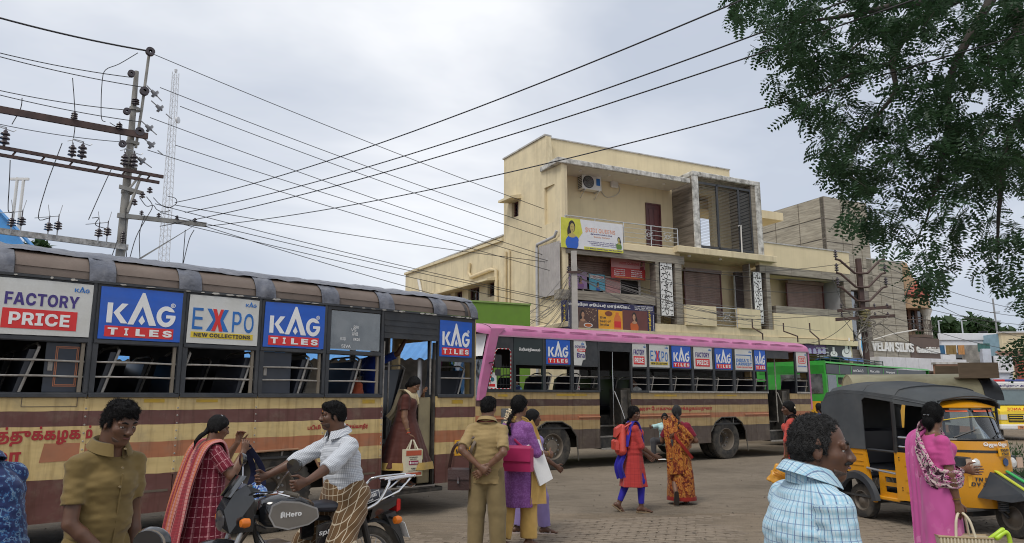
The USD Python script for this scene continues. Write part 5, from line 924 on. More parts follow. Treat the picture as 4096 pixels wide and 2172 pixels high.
# peach wall left of the washing
x0,x1,z0,z1 = far(1145,960,1420,1060,36); f6 = thing('peach_compound_wall','peach compound wall right of the silk shop fascia','wall',(x0,36,0)); part('wall',MB().box(0,x1-x0,0,.3,0,z1),look('peach_wall',(.42,.23,.15),.8,var=.12,dirt=(.25,.15,.1),dirt_amt=.4),f6); part('coping',MB().box(-.05,x1-x0+.05,-.05,.35,z1+.002,z1+.1),cap_grey,f6)
# blue shed roof at the far left and beyond the near bus door
bs = look('blue_roof_sheet',(.05,.22,.50),.4,var=.12)
sh = thing('blue_sheet_shed','shed with bright blue corrugated roof behind the near bus','shed',(-10.2,19.5,.45),-4); G_ = np.array([[(x,-1.2+3.2*t,2.15+1.15*t+.035*math.sin(x*26)) for x in np.linspace(-4,8.5,180)] for t in (0,1)]); part('roof_sheet',MB().sheet(G_),bs,sh,smooth=True); part('ridge_cap',MB().box(-4,8.5,1.9,2.2,3.28,3.36),bs,sh); part('back_wall',MB().box(-4,8.5,2.2,2.4,0,3.2),grime,sh)
part('post',MB().cyl((-3.5,-1,0),(-3.5,-1,2.2),.06).cyl((8,-1,0),(8,-1,2.2),.06).cyl((2,-1,0),(2,-1,2.2),.06),steel,sh)
q0 = at(0,845,26); q1 = at(110,985,26); sh = thing('blue_gable_shed','bright blue steel shed gable at the left edge behind the insulators','shed',(q1[0],26,0),0); part('gable_wall',MB().prism([(-9,0),(.3,0),(.3,q1[2]-.9),(-.1,q1[2]),(q0[0]-q1[0],q0[2]),(-9,q0[2]+2)],0,.1),look('blue_wall_sheet',(.05,.25,.58),.45,var=.15),sh); part('roof_edge',MB().tube([(q0[0]-q1[0]-3,-.1,q0[2]+1.0),(q0[0]-q1[0],-.1,q0[2]+.05),(.3,-.1,q1[2]-.05)],.07,5),bs,sh)
# ================================================================== poles, insulators, wires, tower
PF = Frame(at(480,1040,22.0),53.0)
conc = look('galvanised_pole',(.27,.26,.235),.6,.2,var=.2,dirt=(.12,.10,.08),dirt_amt=.4); rust = look('rusty_girder',(.052,.028,.024),.65,var=.35,dirt=(.14,.08,.06),dirt_amt=.35); paint_w = look('flaking_white_arm',(.40,.38,.35),.6,var=.2,dirt=(.05,.045,.04),dirt_amt=.9,ds=7); porc = look('insulator_brown',(.045,.035,.04),.22,var=.2); porc_g = look('insulator_grey',(.20,.20,.21),.25)
def insulator(p,x,y,z,h,r,n=3,mt=None,nm='insulator',tip=.0):
    pr = [(r*.25,0),(r*.3,h*.1)]
    for k in range(n): a = h*(.12+.78*k/n); b = h*.78/n; pr += [(r*(1-.12*k/max(n,1)),a+b*.15),(r*(.92-.12*k/n),a+b*.45),(r*.45,a+b*.62),(r*.42,a+b)]
    pr += [(r*.25,h*.95),(.001,h)]; m = MB().lathe(pr,16,(x,y,z))
    if tip: m.cyl((x,y,z+h),(x,y,z+h+tip),r*.14,5)
    return part(nm,m,mt or porc,p,smooth=35)
up = thing('utility_pole','tall twin steel electricity pole with rusty girders and rows of insulators, left','utility pole',PF.o,PF.rot)
part('main_pole',MB().tube([(0,0,0),(0,0,5),(-.02,0,9),(-.05,0,12.2)],[.17,.15,.115,.07],14),conc,up,smooth=40)
part('upper_mast',MB().tube([(.13,-.05,9.6),(.2,-.05,11),(.26,-.05,12.95)],.045,10),conc,up,smooth=40); m = MB()
for z in (7.3,8.1,8.9,9.75,10.9): m.lathe([(.16,-.05),(.16,.05)],14,(0,0,z)); m.box(.1,.22,-.1,-.02,z-.04,z+.04)
part('pole_clamps',m,conc,up)
def girder(x0,x1,z0,z1,h,y,mt,nm,d=.08): return part(nm,MB().hull([(x,yy,z+q) for x,z in ((x0,z0),(x1,z1)) for yy in (y,y+d) for q in (-h/2,h/2)]),mt,up)
girder(-6.5,.42,9.88,10.0,.2,-.28,rust,'top_girder',.1); girder(-6.5,.98,8.84,8.73,.10,-.3,rust,'middle_girder'); girder(-6.5,.88,8.62,8.53,.09,-.26,rust,'middle_girder')
m = MB()
for x in np.arange(-6,.8,.72): m.hull([(x,-.24,8.56),(x+.06,-.24,8.56),(x+.12,-.24,8.8),(x+.18,-.24,8.8),(x,-.2,8.56),(x+.18,-.2,8.8)])
part('girder_battens',m,rust,up); girder(-6.5,.16,6.42,6.29,.17,-.26,paint_w,'lower_girder',.1); girder(-.22,2.42,7.28,7.36,.14,-.22,conc,'side_arm',.1); girder(-.25,.45,8.2,8.09,.12,-.24,conc,'short_arm')
m = MB(); m.hull([(2.0,-.15,7.25),(2.1,-.15,7.32),(.3,-.1,5.75),(.2,-.1,5.75),(2.0,-.1,7.25),(2.1,-.1,7.32)]); m.tube([(.3,-.2,8.5),(.05,-.2,7.4)],.05,6); m.tube([(.35,-.22,8.75),(.05,-.2,8.2)],.04,6); part('diagonal_brace',m,conc,up)
for x in (-3.35,-1.4,.02): # girder mid: double insulators with horn
    for dx,h,r,n in ((-.2,.42,.12,3),(.06,.5,.135,3)): insulator(up,x+dx,-.25,8.86,h,r,n,porc,tip=.05)
    part('arcing_horn',MB().tube([(x-.35,-.25,9.35),(x-.2,-.25,9.42),(x+.25,-.25,9.33),(x+.3,-.25,9.4)],.012,5).tube([(x-.22,-.25,9.3),(x-.22,-.25,9.45),(x+.08,-.25,9.42)],.015,5),steel,up)
for x in (-2.75,-1.85,-.55):
    for dx,dz in ((-.13,0),(.1,.07)): part('insulator_stem',MB().cyl((x+dx,-.25,6.3),(x+dx,-.25,6.52+dz),.02,6),steel,insulator(up,x+dx,-.25,6.5+dz,.28,.12,3,porc,tip=.2)) 
    part('arcing_horn',MB().tube([(x+.1,-.25,7.0),(x+.16,-.25,7.35)],.008,4).tube([(x-.13,-.25,6.95),(x-.2,-.25,7.3)],.008,4).tube([(x-.5,-.25,6.85),(x+.1,-.25,7.0)],.012,4),steel,up)
insulator(up,-.02,-.25,6.38,.42,.085,6,porc)
for x in (-1.65,-.42): insulator(up,x,-.28,10.05 if x < -1 else 10.0,.26,.1,3,porc,tip=.03)
insulator(up,-.02,-.18,10.98,.24,.12,3,porc)
for x,z in ((-.1,12.0),(-.12,10.7),(-.15,9.6)): part('reel_insulator',MB().lathe([(.03,-.06),(.11,-.06),(.07,0),(.11,.06),(.03,.06)],14,(x-.12,-.2,z),'y'),porc,up,smooth=35)
for x,z in ((.26,12.9),(.2,11.5),(.17,10.1)): part('reel_insulator',MB().lathe([(.05,-.07),(.14,-.07),(.1,0),(.14,.07),(.05,.07)],16,(x,-.22,z),'y'),porc,up,smooth=35)
strain = [((.42,11.62),(.62,11.45)),((.6,11.15),(.95,10.9)),((.35,10.4),(.55,10.25)),((.45,9.85),(.8,9.6)),((.22,9.25),(.48,9.1))]
for (a,b),(c,d) in strain:
    A,B = np.array([a,-.12,b]),np.array([c,-.12,d]); u = (B-A)/np.linalg.norm(B-A); q = MB().tube([A,A+u*.12,A+u*.121,A+u*.2,A+u*.201,A+u*.24],[.05,.07,.15,.13,.03,.03],14); part('strain_insulator',q,porc_g,up,smooth=35); part('hook',MB().tube([A-u*.2,A],.02,5).tube([B-u*.05,B+u*.18],.018,5),steel,up)
for k,x in enumerate((.45,.95,1.5,2.05)): insulator(up,x,-.2,7.38,.16,.07,2,porc)
for x,z in ((.62,8.12),(.42,7.92),(.22,7.65)): insulator(up,x,-.24,z,.22,.09,2,porc)
def W(u,v,off=0.0): x,z = PF.px(u,v,off); return PF.world(x,off,z)
wires = []
def wire(name,pts,r,label,mt=None,sg=None): part(name,MB().tube(pts,r,6),mt or wire_l,None,smooth=True,label=label,cat='wire',group='overhead wires')
# loose leads on the structure
s_ = 850/1248; q = lambda a,b: W(a*s_,150+b*s_,-.25); m = MB()
for P in ([(810,90),(700,155),(620,190),(600,260),(594,400),(598,480),(620,495)],[(426,238),(438,400),(440,520),(432,590)],[(130,355),(120,420),(70,510)],[(365,620),(320,740),(270,880),(225,1060),(290,1060)],[(660,760),(600,890),(520,1070)],[(60,720),(55,850),(48,1010),(70,1030)],[(645,500),(700,545),(706,640)],[(540,1060),(580,1060),(560,1100),(630,1125)],[(900,940),(940,980),(990,1000),(1035,975),(1030,945),(985,932)],[(860,935),(895,990),(860,1060),(800,1170),(758,1310)],[(850,1045),(820,1150),(822,1310)],[(1140,1130),(1110,1190),(1072,1345)],[(1088,1130),(1080,1240),(1072,1345)],[(740,1000),(735,1150),(745,1310)],[(690,1190),(655,1290)],[(820,940),(860,990),(900,985),(920,1010),(960,1025),(1000,1015)]): m.tube(smooth_path([q(*p) for p in P],4),.013,5)
part('jumper_leads',m,wire_l,None,kind='stuff',label='loose grey jumper leads looping between the insulators of the twin pole',cat='wire')
def L0(u,v,y=26): return at(u,v,y)
lbl = 'overhead wire %s'
E1 = W(600,205); left = [((600,205),(0,60),'topmost thick wire coming to the pole head from the left edge',.028),((530,310),(0,200),'overhead wire second from the top at the left edge',.014),((580,350),(0,215),'overhead wire third from the top at the left edge',.014),((505,440),(0,350),'overhead wire fourth from the top at the left edge',.013),((565,488),(0,368),'overhead wire fifth from the top at the left edge',.013),((490,568),(0,485),'lowest thin overhead wire at the left edge above the rusty girder',.011)]
for (u,v),(u2,v2),lb,r in left:
    A = W(u,v,-.2); x,z = PF.px(u2,v2,-.2); B = PF.world(x-2.5,-.2,z+.15*2.5*0); B = A+(PF.world(x,-.2,z)-A)*1.35; wire('overhead_wire',sag(A,B,.12),r,lb)
# from the pole to the buildings on the right
right = [((610,215),(2270,870),28.5,'long wire from the pole head falling to the parlour banner'),((640,350),(2225,930),28.5,'second wire from the pole falling towards the cream flank wall'),((720,425),(2330,1000),28.5,'third wire from the pole, past the lattice tower, to the first floor'),((600,470),(2300,1060),28.5,'fourth wire from the pole falling to the first floor'),((700,580),(2640,1170),29.5,'fifth wire from the pole crossing the first floor banners'),((590,600),(2560,1180),29.0,'sixth wire from the pole crossing above the supermarket banner'),
         ((700,820),(2288,1060),28.2,'low wire from the side arm to the concrete pole'),((620,815),(2280,1210),28.0,'service wire from the short arm to the green wall'),((660,880),(2700,1330),30.0,'lowest bundle wire from the side arm to the supermarket banner'),((820,905),(2250,1310),27.5,'wire from the end of the side arm towards the rain hood'),((640,850),(2460,1250),28.5,'service wire sagging past the green wall')]
for (u,v),(u2,v2),y2,lb in right: wire('overhead_wire',sag(W(u,v,-.15),at(u2,v2,y2),.12,18),.012,lb)
# four lines from over the street on the right, high, to the pole
high = [((2850,0),(700,810),9.5,'uppermost slanting wire across the sky'),((3260,0),(740,850),9.5,'second slanting wire across the sky, entering the tree'),((3510,0),(640,905),9.5,'third slanting wire across the sky, entering the tree'),((4096,70),(820,905),9.5,'lowest slanting wire across the sky, passing before the glass bay')]
for (u,v),(u2,v2),y1,lb in high:
    A = at(u,v,y1); B = W(u2,v2,-.2); A2 = A+(A-B)*.15; wire('overhead_wire',sag(A2,B,.55 if v > 0 else .42,26),.012,lb)
# lattice tower
t0,t1 = at(655,1062,110),at(703,290,110); tw = thing('lattice_tower','slim white lattice telecom tower with small round dish, behind the twin pole','tower',(t0[0],110,0)); lt = look('tower_white',(.50,.51,.53),.5,var=.08)
H_ = t1[2]; cx_ = lambda z: (t1[0]-t0[0])*max(0,(z-t0[2]))/(t1[2]-t0[2]); hw = lambda z: .75-.38*z/H_
cr = [(-1,-1),(1,-1),(1,1),(-1,1)]
for a,b in cr: part('leg',MB().tube([(cx_(z)+a*hw(z),b*hw(z),z) for z in (0,20,H_)],.05,5),lt,tw)
m = MB(); zs_ = np.linspace(14,H_,42)
for z,z2 in zip(zs_[:-1],zs_[1:]):
    for k in range(4):
        (a,b),(c,d) = cr[k],cr[(k+1) % 4]; m.tube([(cx_(z)+a*hw(z),b*hw(z),z),(cx_(z2)+c*hw(z2),d*hw(z2),z2)],.022,4); m.tube([(cx_(z)+a*hw(z),b*hw(z),z),(cx_(z)+c*hw(z),d*hw(z),z)],.02,4)
part('lattice_bracing',m,lt,tw,kind='stuff'); zd = at(703,485,110)[2]; part('dish',MB().lathe([(.01,-.25),(.5,-.1),(.55,.25),(.01,.3)],20,(cx_(zd)+.95,-.5,zd),'x'),lt,tw,smooth=40); part('lamp',MB().lathe([(.01,0),(.2,.05),(.25,.5),(.01,.7)],12,(cx_(H_),0,H_)),lt,tw)
# short twin posts at the far left
a,b = at(55,900,30),at(70,710,30); t = thing('antenna_posts','pair of thin white posts with a cross piece beside the blue gable','post',(a[0],30,0))
for k in (0,.28): part('post',MB().cyl((k,0,0),(b[0]-a[0]+k,0,b[2]-.1*k),.06,8),white_s,t)
part('cross_piece',MB().box(b[0]-a[0]-.3,b[0]-a[0]+.5,-.05,.05,b[2]-.12,b[2]-.02),white_s,t)
# concrete pole in front of the cream building
a,b = at(2300,1320,26),at(2295,1005,26); cp_ = thing('concrete_pole','short square concrete pole with bracket in front of the beauty parlour banners','utility pole',(a[0],26,0)); part('shaft',MB().hull([(x*s,y*s,z) for x in (-1,1) for y in (-1,1) for s,z in ((.13,0),(.1,b[2]))]),look('pole_concrete',(.36,.34,.31),.85,var=.12,bump=.15),cp_); z = at(2295,1090,26)[2]; part('cross_arm',MB().box(-.28,.28,-.16,-.105,z-.04,z+.03),rust,cp_)
insulator(cp_,-.22,-.13,z+.035,.2,.06,2)
m = MB(); rn = random.Random(5)
for k in range(34):
    A = np.array([a[0]+rn.uniform(-.15,.15),25.9,z+rn.uniform(-.7,.25)]); B = at(rn.uniform(2080,2330),rn.uniform(1240,1330),rn.uniform(26.2,27)) if k < 24 else at(rn.uniform(2500,3300),rn.uniform(1180,1330),29+rn.random()*2); m.tube(sag(A,B,rn.uniform(.05,.5),10),.009,4)
part('service_cables',m,look('cable_grey',(.16,.15,.14),.6),None,kind='stuff',label='tangle of thin service cables hanging from the concrete pole over the shop fronts',cat='wire')
# steel pole with Y arms
yq = 28.0; a,b = at(3472,1500,yq),at(3458,1040,yq); sp = thing('steel_pole','brown steel pole with three pairs of raised arms and insulators before the silk shop','utility pole',(a[0],yq,0)); zz = lambda v: at(3462,v,yq)[2]
part('shaft',MB().box(-.09,.09,-.08,.08,0,zz(1035)),rust,sp)
for v in (1085,1140,1195):
    z = zz(v)
    for s in (-1,1):
        part('arm',MB().tube([(0,-.14,z-.12),(s*.25,-.14,z-.1),(s*.8,-.14,z+.42),(s*.98,-.14,z+.47)],.045,6),rust,sp); insulator(sp,s*.95,-.14,z+.5,.36,.085,3)
for v,s in ((1240,1.05),(1275,1.15)): part('cross_arm',MB().hull([(x,y,z) for x,zc in ((-s,zz(v)-.05),(s,zz(v)+.1)) for y in (-.2,-.12) for z in (zc-.06,zc+.06)]),rust,sp); [insulator(sp,x,-.16,zz(v)+.05,.2,.06,2) for x in (-.9,-.35,.4,.9)]
m = MB(); rn = random.Random(9)
for k in range(15): z = zz(1270)+rn.uniform(-.6,.3); m.tube(smooth_path([(rn.uniform(-1,1),-.25,z+rn.uniform(-.1,.3)),(rn.uniform(-.4,.4),-.3,z-rn.random()*.6),(rn.uniform(-.7,.7),-.25,z-rn.random()*.9),(rn.uniform(-.2,.3),-.2,z-rn.random()*.4)],5),.012,4)
part('cable_tangle',m,look('cable_pale',(.15,.135,.115),.7),sp,kind='stuff'); m = MB()
for k in range(6): m.lathe([(.15,0),(.22,.05),(.15,.1)],10,(rn.uniform(-.03,.1),-.05,zz(1310)+.12*k))
part('cable_coils',m,look('coil_olive',(.22,.19,.09),.7),sp)
for k,(u1,v1,u2,v2,y2,lb) in enumerate(((3400,1050,2650,1075,29,'wire from the upper left arm of the steel pole along the cream building'),(3405,1125,2500,1035,29,'wire from the middle left arm sagging across the shutters'),(3408,1165,2550,1110,29,'wire from the lower left arm across the carved screens'),(3410,1250,2560,1255,29,'low cable from the cross arm to the supermarket banner'),(3505,1050,4120,1245,34,'wire from the upper right arm to the right edge'),(3508,1120,4120,1270,34,'wire from the middle right arm to the right edge'),(3512,1175,4120,1300,34,'wire from the lower right arm to the right edge'),(3512,1245,4130,1410,36,'low cable from the cross arm over the washing'),(3700,1190,4120,1355,40,'thin cable above the roof terraces'),(3405,1275,3210,1375,27.5,'slack cable from the cross arm to the shop eaves'),(3405,1262,3330,1110,29,'steep stay cable from the cross arm to the wing parapet'),(3515,1290,3800,1420,30,'slack cable before the silk shop lettering'))): wire('overhead_wire',sag(at(u1,v1,yq-.15),at(u2,v2,y2),.25,14),.011,lb)
for (u,v),(u2,v2) in (((3010,1310),(3050,1335)),((3240,1325),(3275,1355)),((3135,1325),(3190,1345))): a,b = at(u,v,30.5),at(u2,v2,30.0); part('service_bracket',MB().tube([a+np.array([0,0,.35]),a,b,b-np.array([0,0,.25])],.03,5),rust,None,label='rusty service bracket on the eaves, %s' % {3010: 'leftmost of three',3240: 'rightmost of three',3135: 'middle of three'}[u],cat='bracket')
an = at(4010,1315,50); t = thing('thin_antenna','thin lattice aerial mast on the cream block at the right','antenna',(an[0],50.5,0)); part('mast',MB().tube([(0,0,an[2]-4),(-.1,0,at(4010,1190,50)[2])],.06,5),steel,t); part('rods',MB().tube([(-.4,0,an[2]+1.2),(.3,0,an[2]+1.25)],.03,4).tube([(-.3,0,an[2]+.6),(.3,0,an[2]+.6)],.03,4),steel,t)
# ================================================================== trees
def leaf_look(name,c0,c1,tr=.25):
    N = {'o': ('geometry',{}),'r': ('rgb_ramp',{'ramp': [(0,c0),(.6,tuple((np.array(c0)+np.array(c1))/2)),(1,c1)]}),'b': ('principled_bsdf',{'roughness': .48,'specular_ior_level': .4}),'t': ('translucent_bsdf',{}),'x': ('mix_closure',{'fac': tr})}
    return nodes(name,N,[('o.random_per_island','r.fac'),('r.color','b.base_color'),('r.color','t.color'),('b.BSDF','x.closure1'),('t.BSDF','x.closure2')],surface='x.closure')
leaf_d = leaf_look('leaf_dark',(.030,.066,.028),(.14,.22,.085),.38); leaf_m = leaf_look('leaf_mid',(.03,.062,.02),(.07,.115,.04)); bark = look('bark_dark',(.035,.028,.022),.85,var=.3,bump=.6,bs=30)
def pinnate(rn,n,L,lw,ll):
    """One feathery leaf: a curved stalk with paired leaflets, as (vertices, faces) along +x, drooping."""
    V,F = [],[]
    for k in range(n):
        t = (k+1)/n; x = L*t; z = -.35*L*t*t
        for s in (-1,1):
            b = np.array([x,0,z]); d = np.array([.35,s*1.0,-.25+rn.uniform(-.25,.25)]); d /= np.linalg.norm(d); l = ll*(.75+.4*math.sin(PI*t))*rn.uniform(.85,1.15); w = np.cross(d,(0,0,1)); w /= np.linalg.norm(w); i = len(V)
            V += [b,b+d*l*.5+w*lw,b+d*l,b+d*l*.5-w*lw]; F += [(i,i+1,i+2),(i,i+2,i+3)]
    return np.array(V),np.array(F)
rn = random.Random(21); npr = np.random.default_rng(21)
Lib = [pinnate(rn,rn.choice((6,7,8)),.29,.021,.088) for _ in range(14)]
# crown as the survey of its outline (pixels of the photograph turned into points of the place, at 9 to 14 m)
tree = thing('roadside_tree','large dark feathery leaved tree overhanging from the upper right','tree',(9.5,10.5,0))
TO = np.array([9.5,10.5,0])
limbs = [[(9.5,10.5,0),(9.4,10.6,3),(9.0,10.8,5.2),(8.6,11,7.0)],]
def PX(u,v,y): return at(u,v,y)
limbs += [[(8.6,11,7.0),PX(4000,-60,11.3),PX(3800,10,11.5),PX(3650,100,11.5),PX(3560,130,11.6)],[PX(3650,100,11.5),PX(3600,180,11.2),PX(3570,250,11.0),PX(3580,360,10.8),PX(3520,450,10.6),PX(3420,560,10.4)],[PX(3800,10,11.5),PX(3600,20,11),PX(3400,60,10.4),PX(3200,90,10.1)],[PX(4000,-60,11.3),PX(3860,180,11),PX(3800,330,10.8),PX(3780,600,10.6),PX(3700,900,10.4)],[(8.8,10.8,6),PX(4060,500,11),PX(4000,800,10.6),PX(3990,1050,10.4)],[PX(3570,250,11.0),PX(3400,300,10.6),PX(3260,380,10.2)],[PX(3650,100,11.5),PX(3500,130,12),PX(3350,250,12.2)]]
br = MB()
for i,L in enumerate(limbs):
    P = smooth_path(np.array(L,float)-TO,6); r0,r1 = ((.28,.16),(.13,.05),(.07,.014),(.08,.015),(.085,.014),(.07,.012),(.04,.01),(.05,.012))[i]
    if i == 0: part('trunk',MB().tube(P,np.linspace(r0,r1,len(P)),12),bark,tree,smooth=True)
    else: part('limb',MB().tube(P,np.linspace(r0,r1,len(P)),7),bark,tree,smooth=True)
outline_px = Polygon([(2900,-80),(2930,60),(3000,110),(3050,260),(3110,330),(3170,440),(3240,520),(3280,640),(3330,740),(3350,830),(3330,880),(3400,960),(3400,990),(3470,930),(3560,1000),(3560,1050),(3620,1060),(3660,1120),(3720,1140),(3800,1190),(3760,1100),(3870,1060),(3830,960),(3900,900),(3990,890),(4000,760),(3960,640),(3990,480),(4090,420),(4150,200),(4150,-80)])
holes = [Polygon([(3480,280),(3570,290),(3560,400),(3500,440),(3440,380)]),Polygon([(3640,540),(3700,520),(3690,580),(3650,600)]),Polygon([(3880,330),(3960,320),(3990,420),(3900,470),(3860,420)]),Polygon([(3690,150),(3770,140),(3760,210),(3700,230)]),Polygon([(3600,880),(3650,870),(3640,920)])]
extra = [Polygon([(4010,420),(4150,380),(4150,900),(4090,830),(4040,700)]),Polygon([(3890,880),(4010,850),(4150,900),(4150,1210),(4060,1180),(4020,1120),(3940,1230),(3900,1100),(3960,1000)]),Polygon([(4060,1310),(4150,1260),(4150,1440),(4080,1430)]),Polygon([(3930,620),(4000,560),(4010,720),(3950,800)]),Polygon([(3640,1120),(3690,1100),(3700,1200),(3650,1210)])]
region = union_all([outline_px]+extra).difference(union_all(holes)); from shapely import prepared,points,contains,STRtree
shp = prepared.prep(region)
from shapely.geometry import Point
V,F,n = [],[],0; tw = MB(); cl = 0
clumpc = []
while len(clumpc) < 700:
    u,v = rn.uniform(2880,4150),rn.uniform(-80,1440)
    if shp.contains(Point(u,v)) and (v < 760 or rn.random() < .5): clumpc.append((u,v,rn.uniform(9.2,12.8)))
for k in range(240): clumpc.append((rn.uniform(4200,5000),rn.uniform(-300,1000),rn.uniform(9,14)) if k % 3 else (rn.uniform(3200,4900),rn.uniform(-600,-150),rn.uniform(8.5,14)))
for (u,v,y) in clumpc:
    c = at(u,v,y); dirx = rn.uniform(0,2*PI); k = rn.choice((4,5,6,6)); 
    tip = np.array([math.cos(dirx),math.sin(dirx),-rn.uniform(.5,1.3)]); tip /= np.linalg.norm(tip); stem = [c-tip*.16,c,c+tip*.14]
    if cl % 3 == 0: tw.tube(np.array(stem)-TO,[.006,.004,.002],3)
    cl += 1
    for q in range(k):
        b = c+tip*rn.uniform(-.14,.14)+npr.normal(0,.02,3); lv,lf = Lib[rn.randrange(len(Lib))]; yaw = rn.uniform(0,2*PI); dr = rn.uniform(-.2,1.0)
        M = rotz(math.degrees(yaw)) @ roty(math.degrees(dr)) @ rotx(rn.uniform(-40,40)); V.append(lv @ M.T*rn.uniform(.75,1.15)+b-TO); F.append(lf+n); n += len(lv)
part('twigs',tw,bark,tree,kind='stuff'); part('crown',(np.vstack(V),np.vstack(F)),leaf_d,tree,kind='stuff')
# far bushy trees on the right
def far_tree(u,v0,v1,w,y,seed,lb,dens=900):
    r = np.random.default_rng(seed); a = at(u,v0,y); b = at(u,v1,y); R = w/2862*y/2; t = thing('bushy_tree',lb,'tree',(a[0],y,0),group='trees on the skyline'); part('trunk',MB().tube([(0,0,0),(.2,0,b[2]),(0,0,b[2]+R)],[.3,.2,.05],8),bark,t)
    H = (a[2]-b[2]); V,F = [],[]; n = 0; C = [(r.uniform(-.75,.75)*R,r.uniform(-.5,.5)*R,b[2]+H*r.uniform(.1,.78),r.uniform(.22,.4)*R) for _ in range(16)]
    for k in range(dens*3):
        c = C[k % 16]; d = r.normal(size=3); d /= np.linalg.norm(d); p = np.array(c[:3])+d*c[3]*r.uniform(.55,1.08); e = r.normal(size=(3,3))*.2*y/50; V.append(p+e); F.append((n,n+1,n+2)); n += 3
    part('crown',(np.vstack(V),np.array(F)),leaf_m,t)
far_tree(3760,1255,1400,190,75,1,'bright green bushy tree directly behind the fluted column'); far_tree(3905,1265,1380,180,80,2,'wide green tree behind the white water tank'); far_tree(4010,1310,1400,90,82,3,'small green tree behind the thin aerial mast'); far_tree(3680,1270,1400,110,78,5,'green tree just left of the fluted column behind the tiled roof house')
far_tree(150,965,1040,90,40,6,'small pale leafed tree top between the blue gable and the near bus',300)
# palm fronds at the right edge
pm = thing('coconut_palm','coconut palm fronds showing through the tree at the right edge','palm',(at(4120,700,16)[0],16,0)); c = at(4110,640,16)-np.array([at(4120,700,16)[0],16,0]); part('trunk',MB().tube([(1.2,0,0),(.9,0,c[2]*.6),tuple(c)],[.2,.16,.12],10),bark,pm)
for k in range(11):
    t = 2*PI*k/11+.3; P = np.array([c+np.array([math.cos(t)*2.0*s,math.sin(t)*2.0*s,.5*s-1.7*s*s]) for s in np.linspace(0,1,9)]); m = MB().tube(P,np.linspace(.03,.006,9),4)
    for i in range(1,9):
        for j in range(4):
            p = P[i-1]+(P[i]-P[i-1])*j/4; d = (P[i]-P[i-1])/np.linalg.norm(P[i]-P[i-1]); w = np.cross(d,(0,0,1)); w /= np.linalg.norm(w)
            for s in (-1,1): e = p+(w*s*.8+d*.5)*.42*math.sin(PI*min(1,.12+i/10))+np.array([0,0,-.2]); m.add([p,p+d*.03,e],[(0,1,2)])
    part('frond',m,leaf_m,pm)
# low weeds by the road on the right
r = np.random.default_rng(4); V,F = [],[]; n = 0
for k in range(600):
    b = on_ground(r.uniform(3950,4200),r.uniform(1775,1930)) if k < 600 else on_ground(r.uniform(3300,3420),r.uniform(1900,2010)); d = r.normal(size=3)*np.array([.05,.05,.02])+np.array([0,0,r.uniform(.03,.2)*(1 if k < 600 else .3)]); w = r.normal(size=3)*.02; V.append(np.array([b-w,b+w,b+d])); F.append((n,n+1,n+2)); n += 3
part('roadside_weeds',(np.vstack(V),np.array(F)),leaf_m,None,kind='stuff',label='low green weeds growing along the road beside the auto rickshaw',cat='weeds')
# ================================================================== auto rickshaw
ya = look('auto_yellow',(.62,.27,.008),.32,var=.06,dirt=(.32,.19,.06),dirt_amt=.3,ds=3,coat=.2); hood = look('canvas_hood',(.055,.062,.068),.75,var=.15,bump=.2,bs=150,dirt=(.14,.135,.125),dirt_amt=.35,ds=2); blackp = look('black_plastic',(.028,.034,.042),.5,var=.15,dirt=(.12,.11,.1),dirt_amt=.3)
F0 = on_ground(4045,2153); AR = -74.0; lf = np.array([math.cos(math.radians(AR+90)),math.sin(math.radians(AR+90)),0])
au = thing('auto_rickshaw','yellow three wheeled auto rickshaw with black canvas hood, parked on the right','auto rickshaw',F0+lf*.08,AR); HW = .73
def wheel_small(p,x,y,z,R,w,nm='wheel',fancy=True):
    t = part(nm,MB().lathe([(R*.55,-w*.45),(R*.75,-w*.5),(R*.95,-w*.44),(R,-w*.25),(R,w*.25),(R*.95,w*.44),(R*.75,w*.5),(R*.55,w*.45)],32,(x,y,z),'y'),rubber,p,smooth=35)
    part('rim',MB().lathe([(R*.6,-w*.46),(R*.55,-w*.5),(R*.5,-w*.38),(R*.46,-w*.2),(R*.28,-w*.32),(R*.2,-w*.5),(R*.12,-w*.56),(.001,-w*.57)][::-1],28,(x,y,z),'y'),look('dusty_rim',(.13,.11,.09),.6,.3,dirt=(.2,.17,.13),dirt_amt=.6),t,smooth=35)
    return t
# hood: front-to-back sections (x, eaves z, crown z)
HWX = lambda x: HW if x < -.95 else HW-(x+.95)*.45
S = [(-2.34,1.50,1.56),(-2.30,1.62,1.72),(-2.18,1.72,1.84),(-1.9,1.76,1.88),(-1.5,1.74,1.88),(-.95,1.68,1.80),(-.7,1.63,1.74),(-.45,1.575,1.64)]
def hoodrow(x,ze,zc,n=15): return [(x,y,ze+(zc-ze)*max(0,1-(y/HWX(x))**2)**.5 if abs(y) < HWX(x)-.01 else ze-.04) for y in np.linspace(-HWX(x)-.01,HWX(x)+.01,n)]
part('hood_top',MB().sheet(np.array([hoodrow(*s) for s in S]),.012),hood,au,smooth=40)
m = MB(); m.prism(union_all([Polygon([(-2.34,.95),(-1.5,.95),(-1.5,1.62),(-1.44,1.66),(-.95,1.60),(-.95,1.69),(-1.5,1.75),(-1.9,1.77),(-2.2,1.73),(-2.33,1.55)])]),-HW-.015,-HW,'xz'); part('hood_side',m,hood,au,label='canvas side with passenger opening')
part('hood_side',MB().prism([(-2.34,.95),(-1.75,.95),(-1.75,1.3),(-1.45,1.3),(-1.45,1.66),(-.95,1.60),(-.95,1.69),(-1.5,1.75),(-2.2,1.73)],HW,HW+.015,'xz'),hood,au,label='canvas on the far side'); part('hood_back',MB().prism(sbox(-HW,.95,HW,1.6),-2.35,-2.335,'yz'),hood,au)
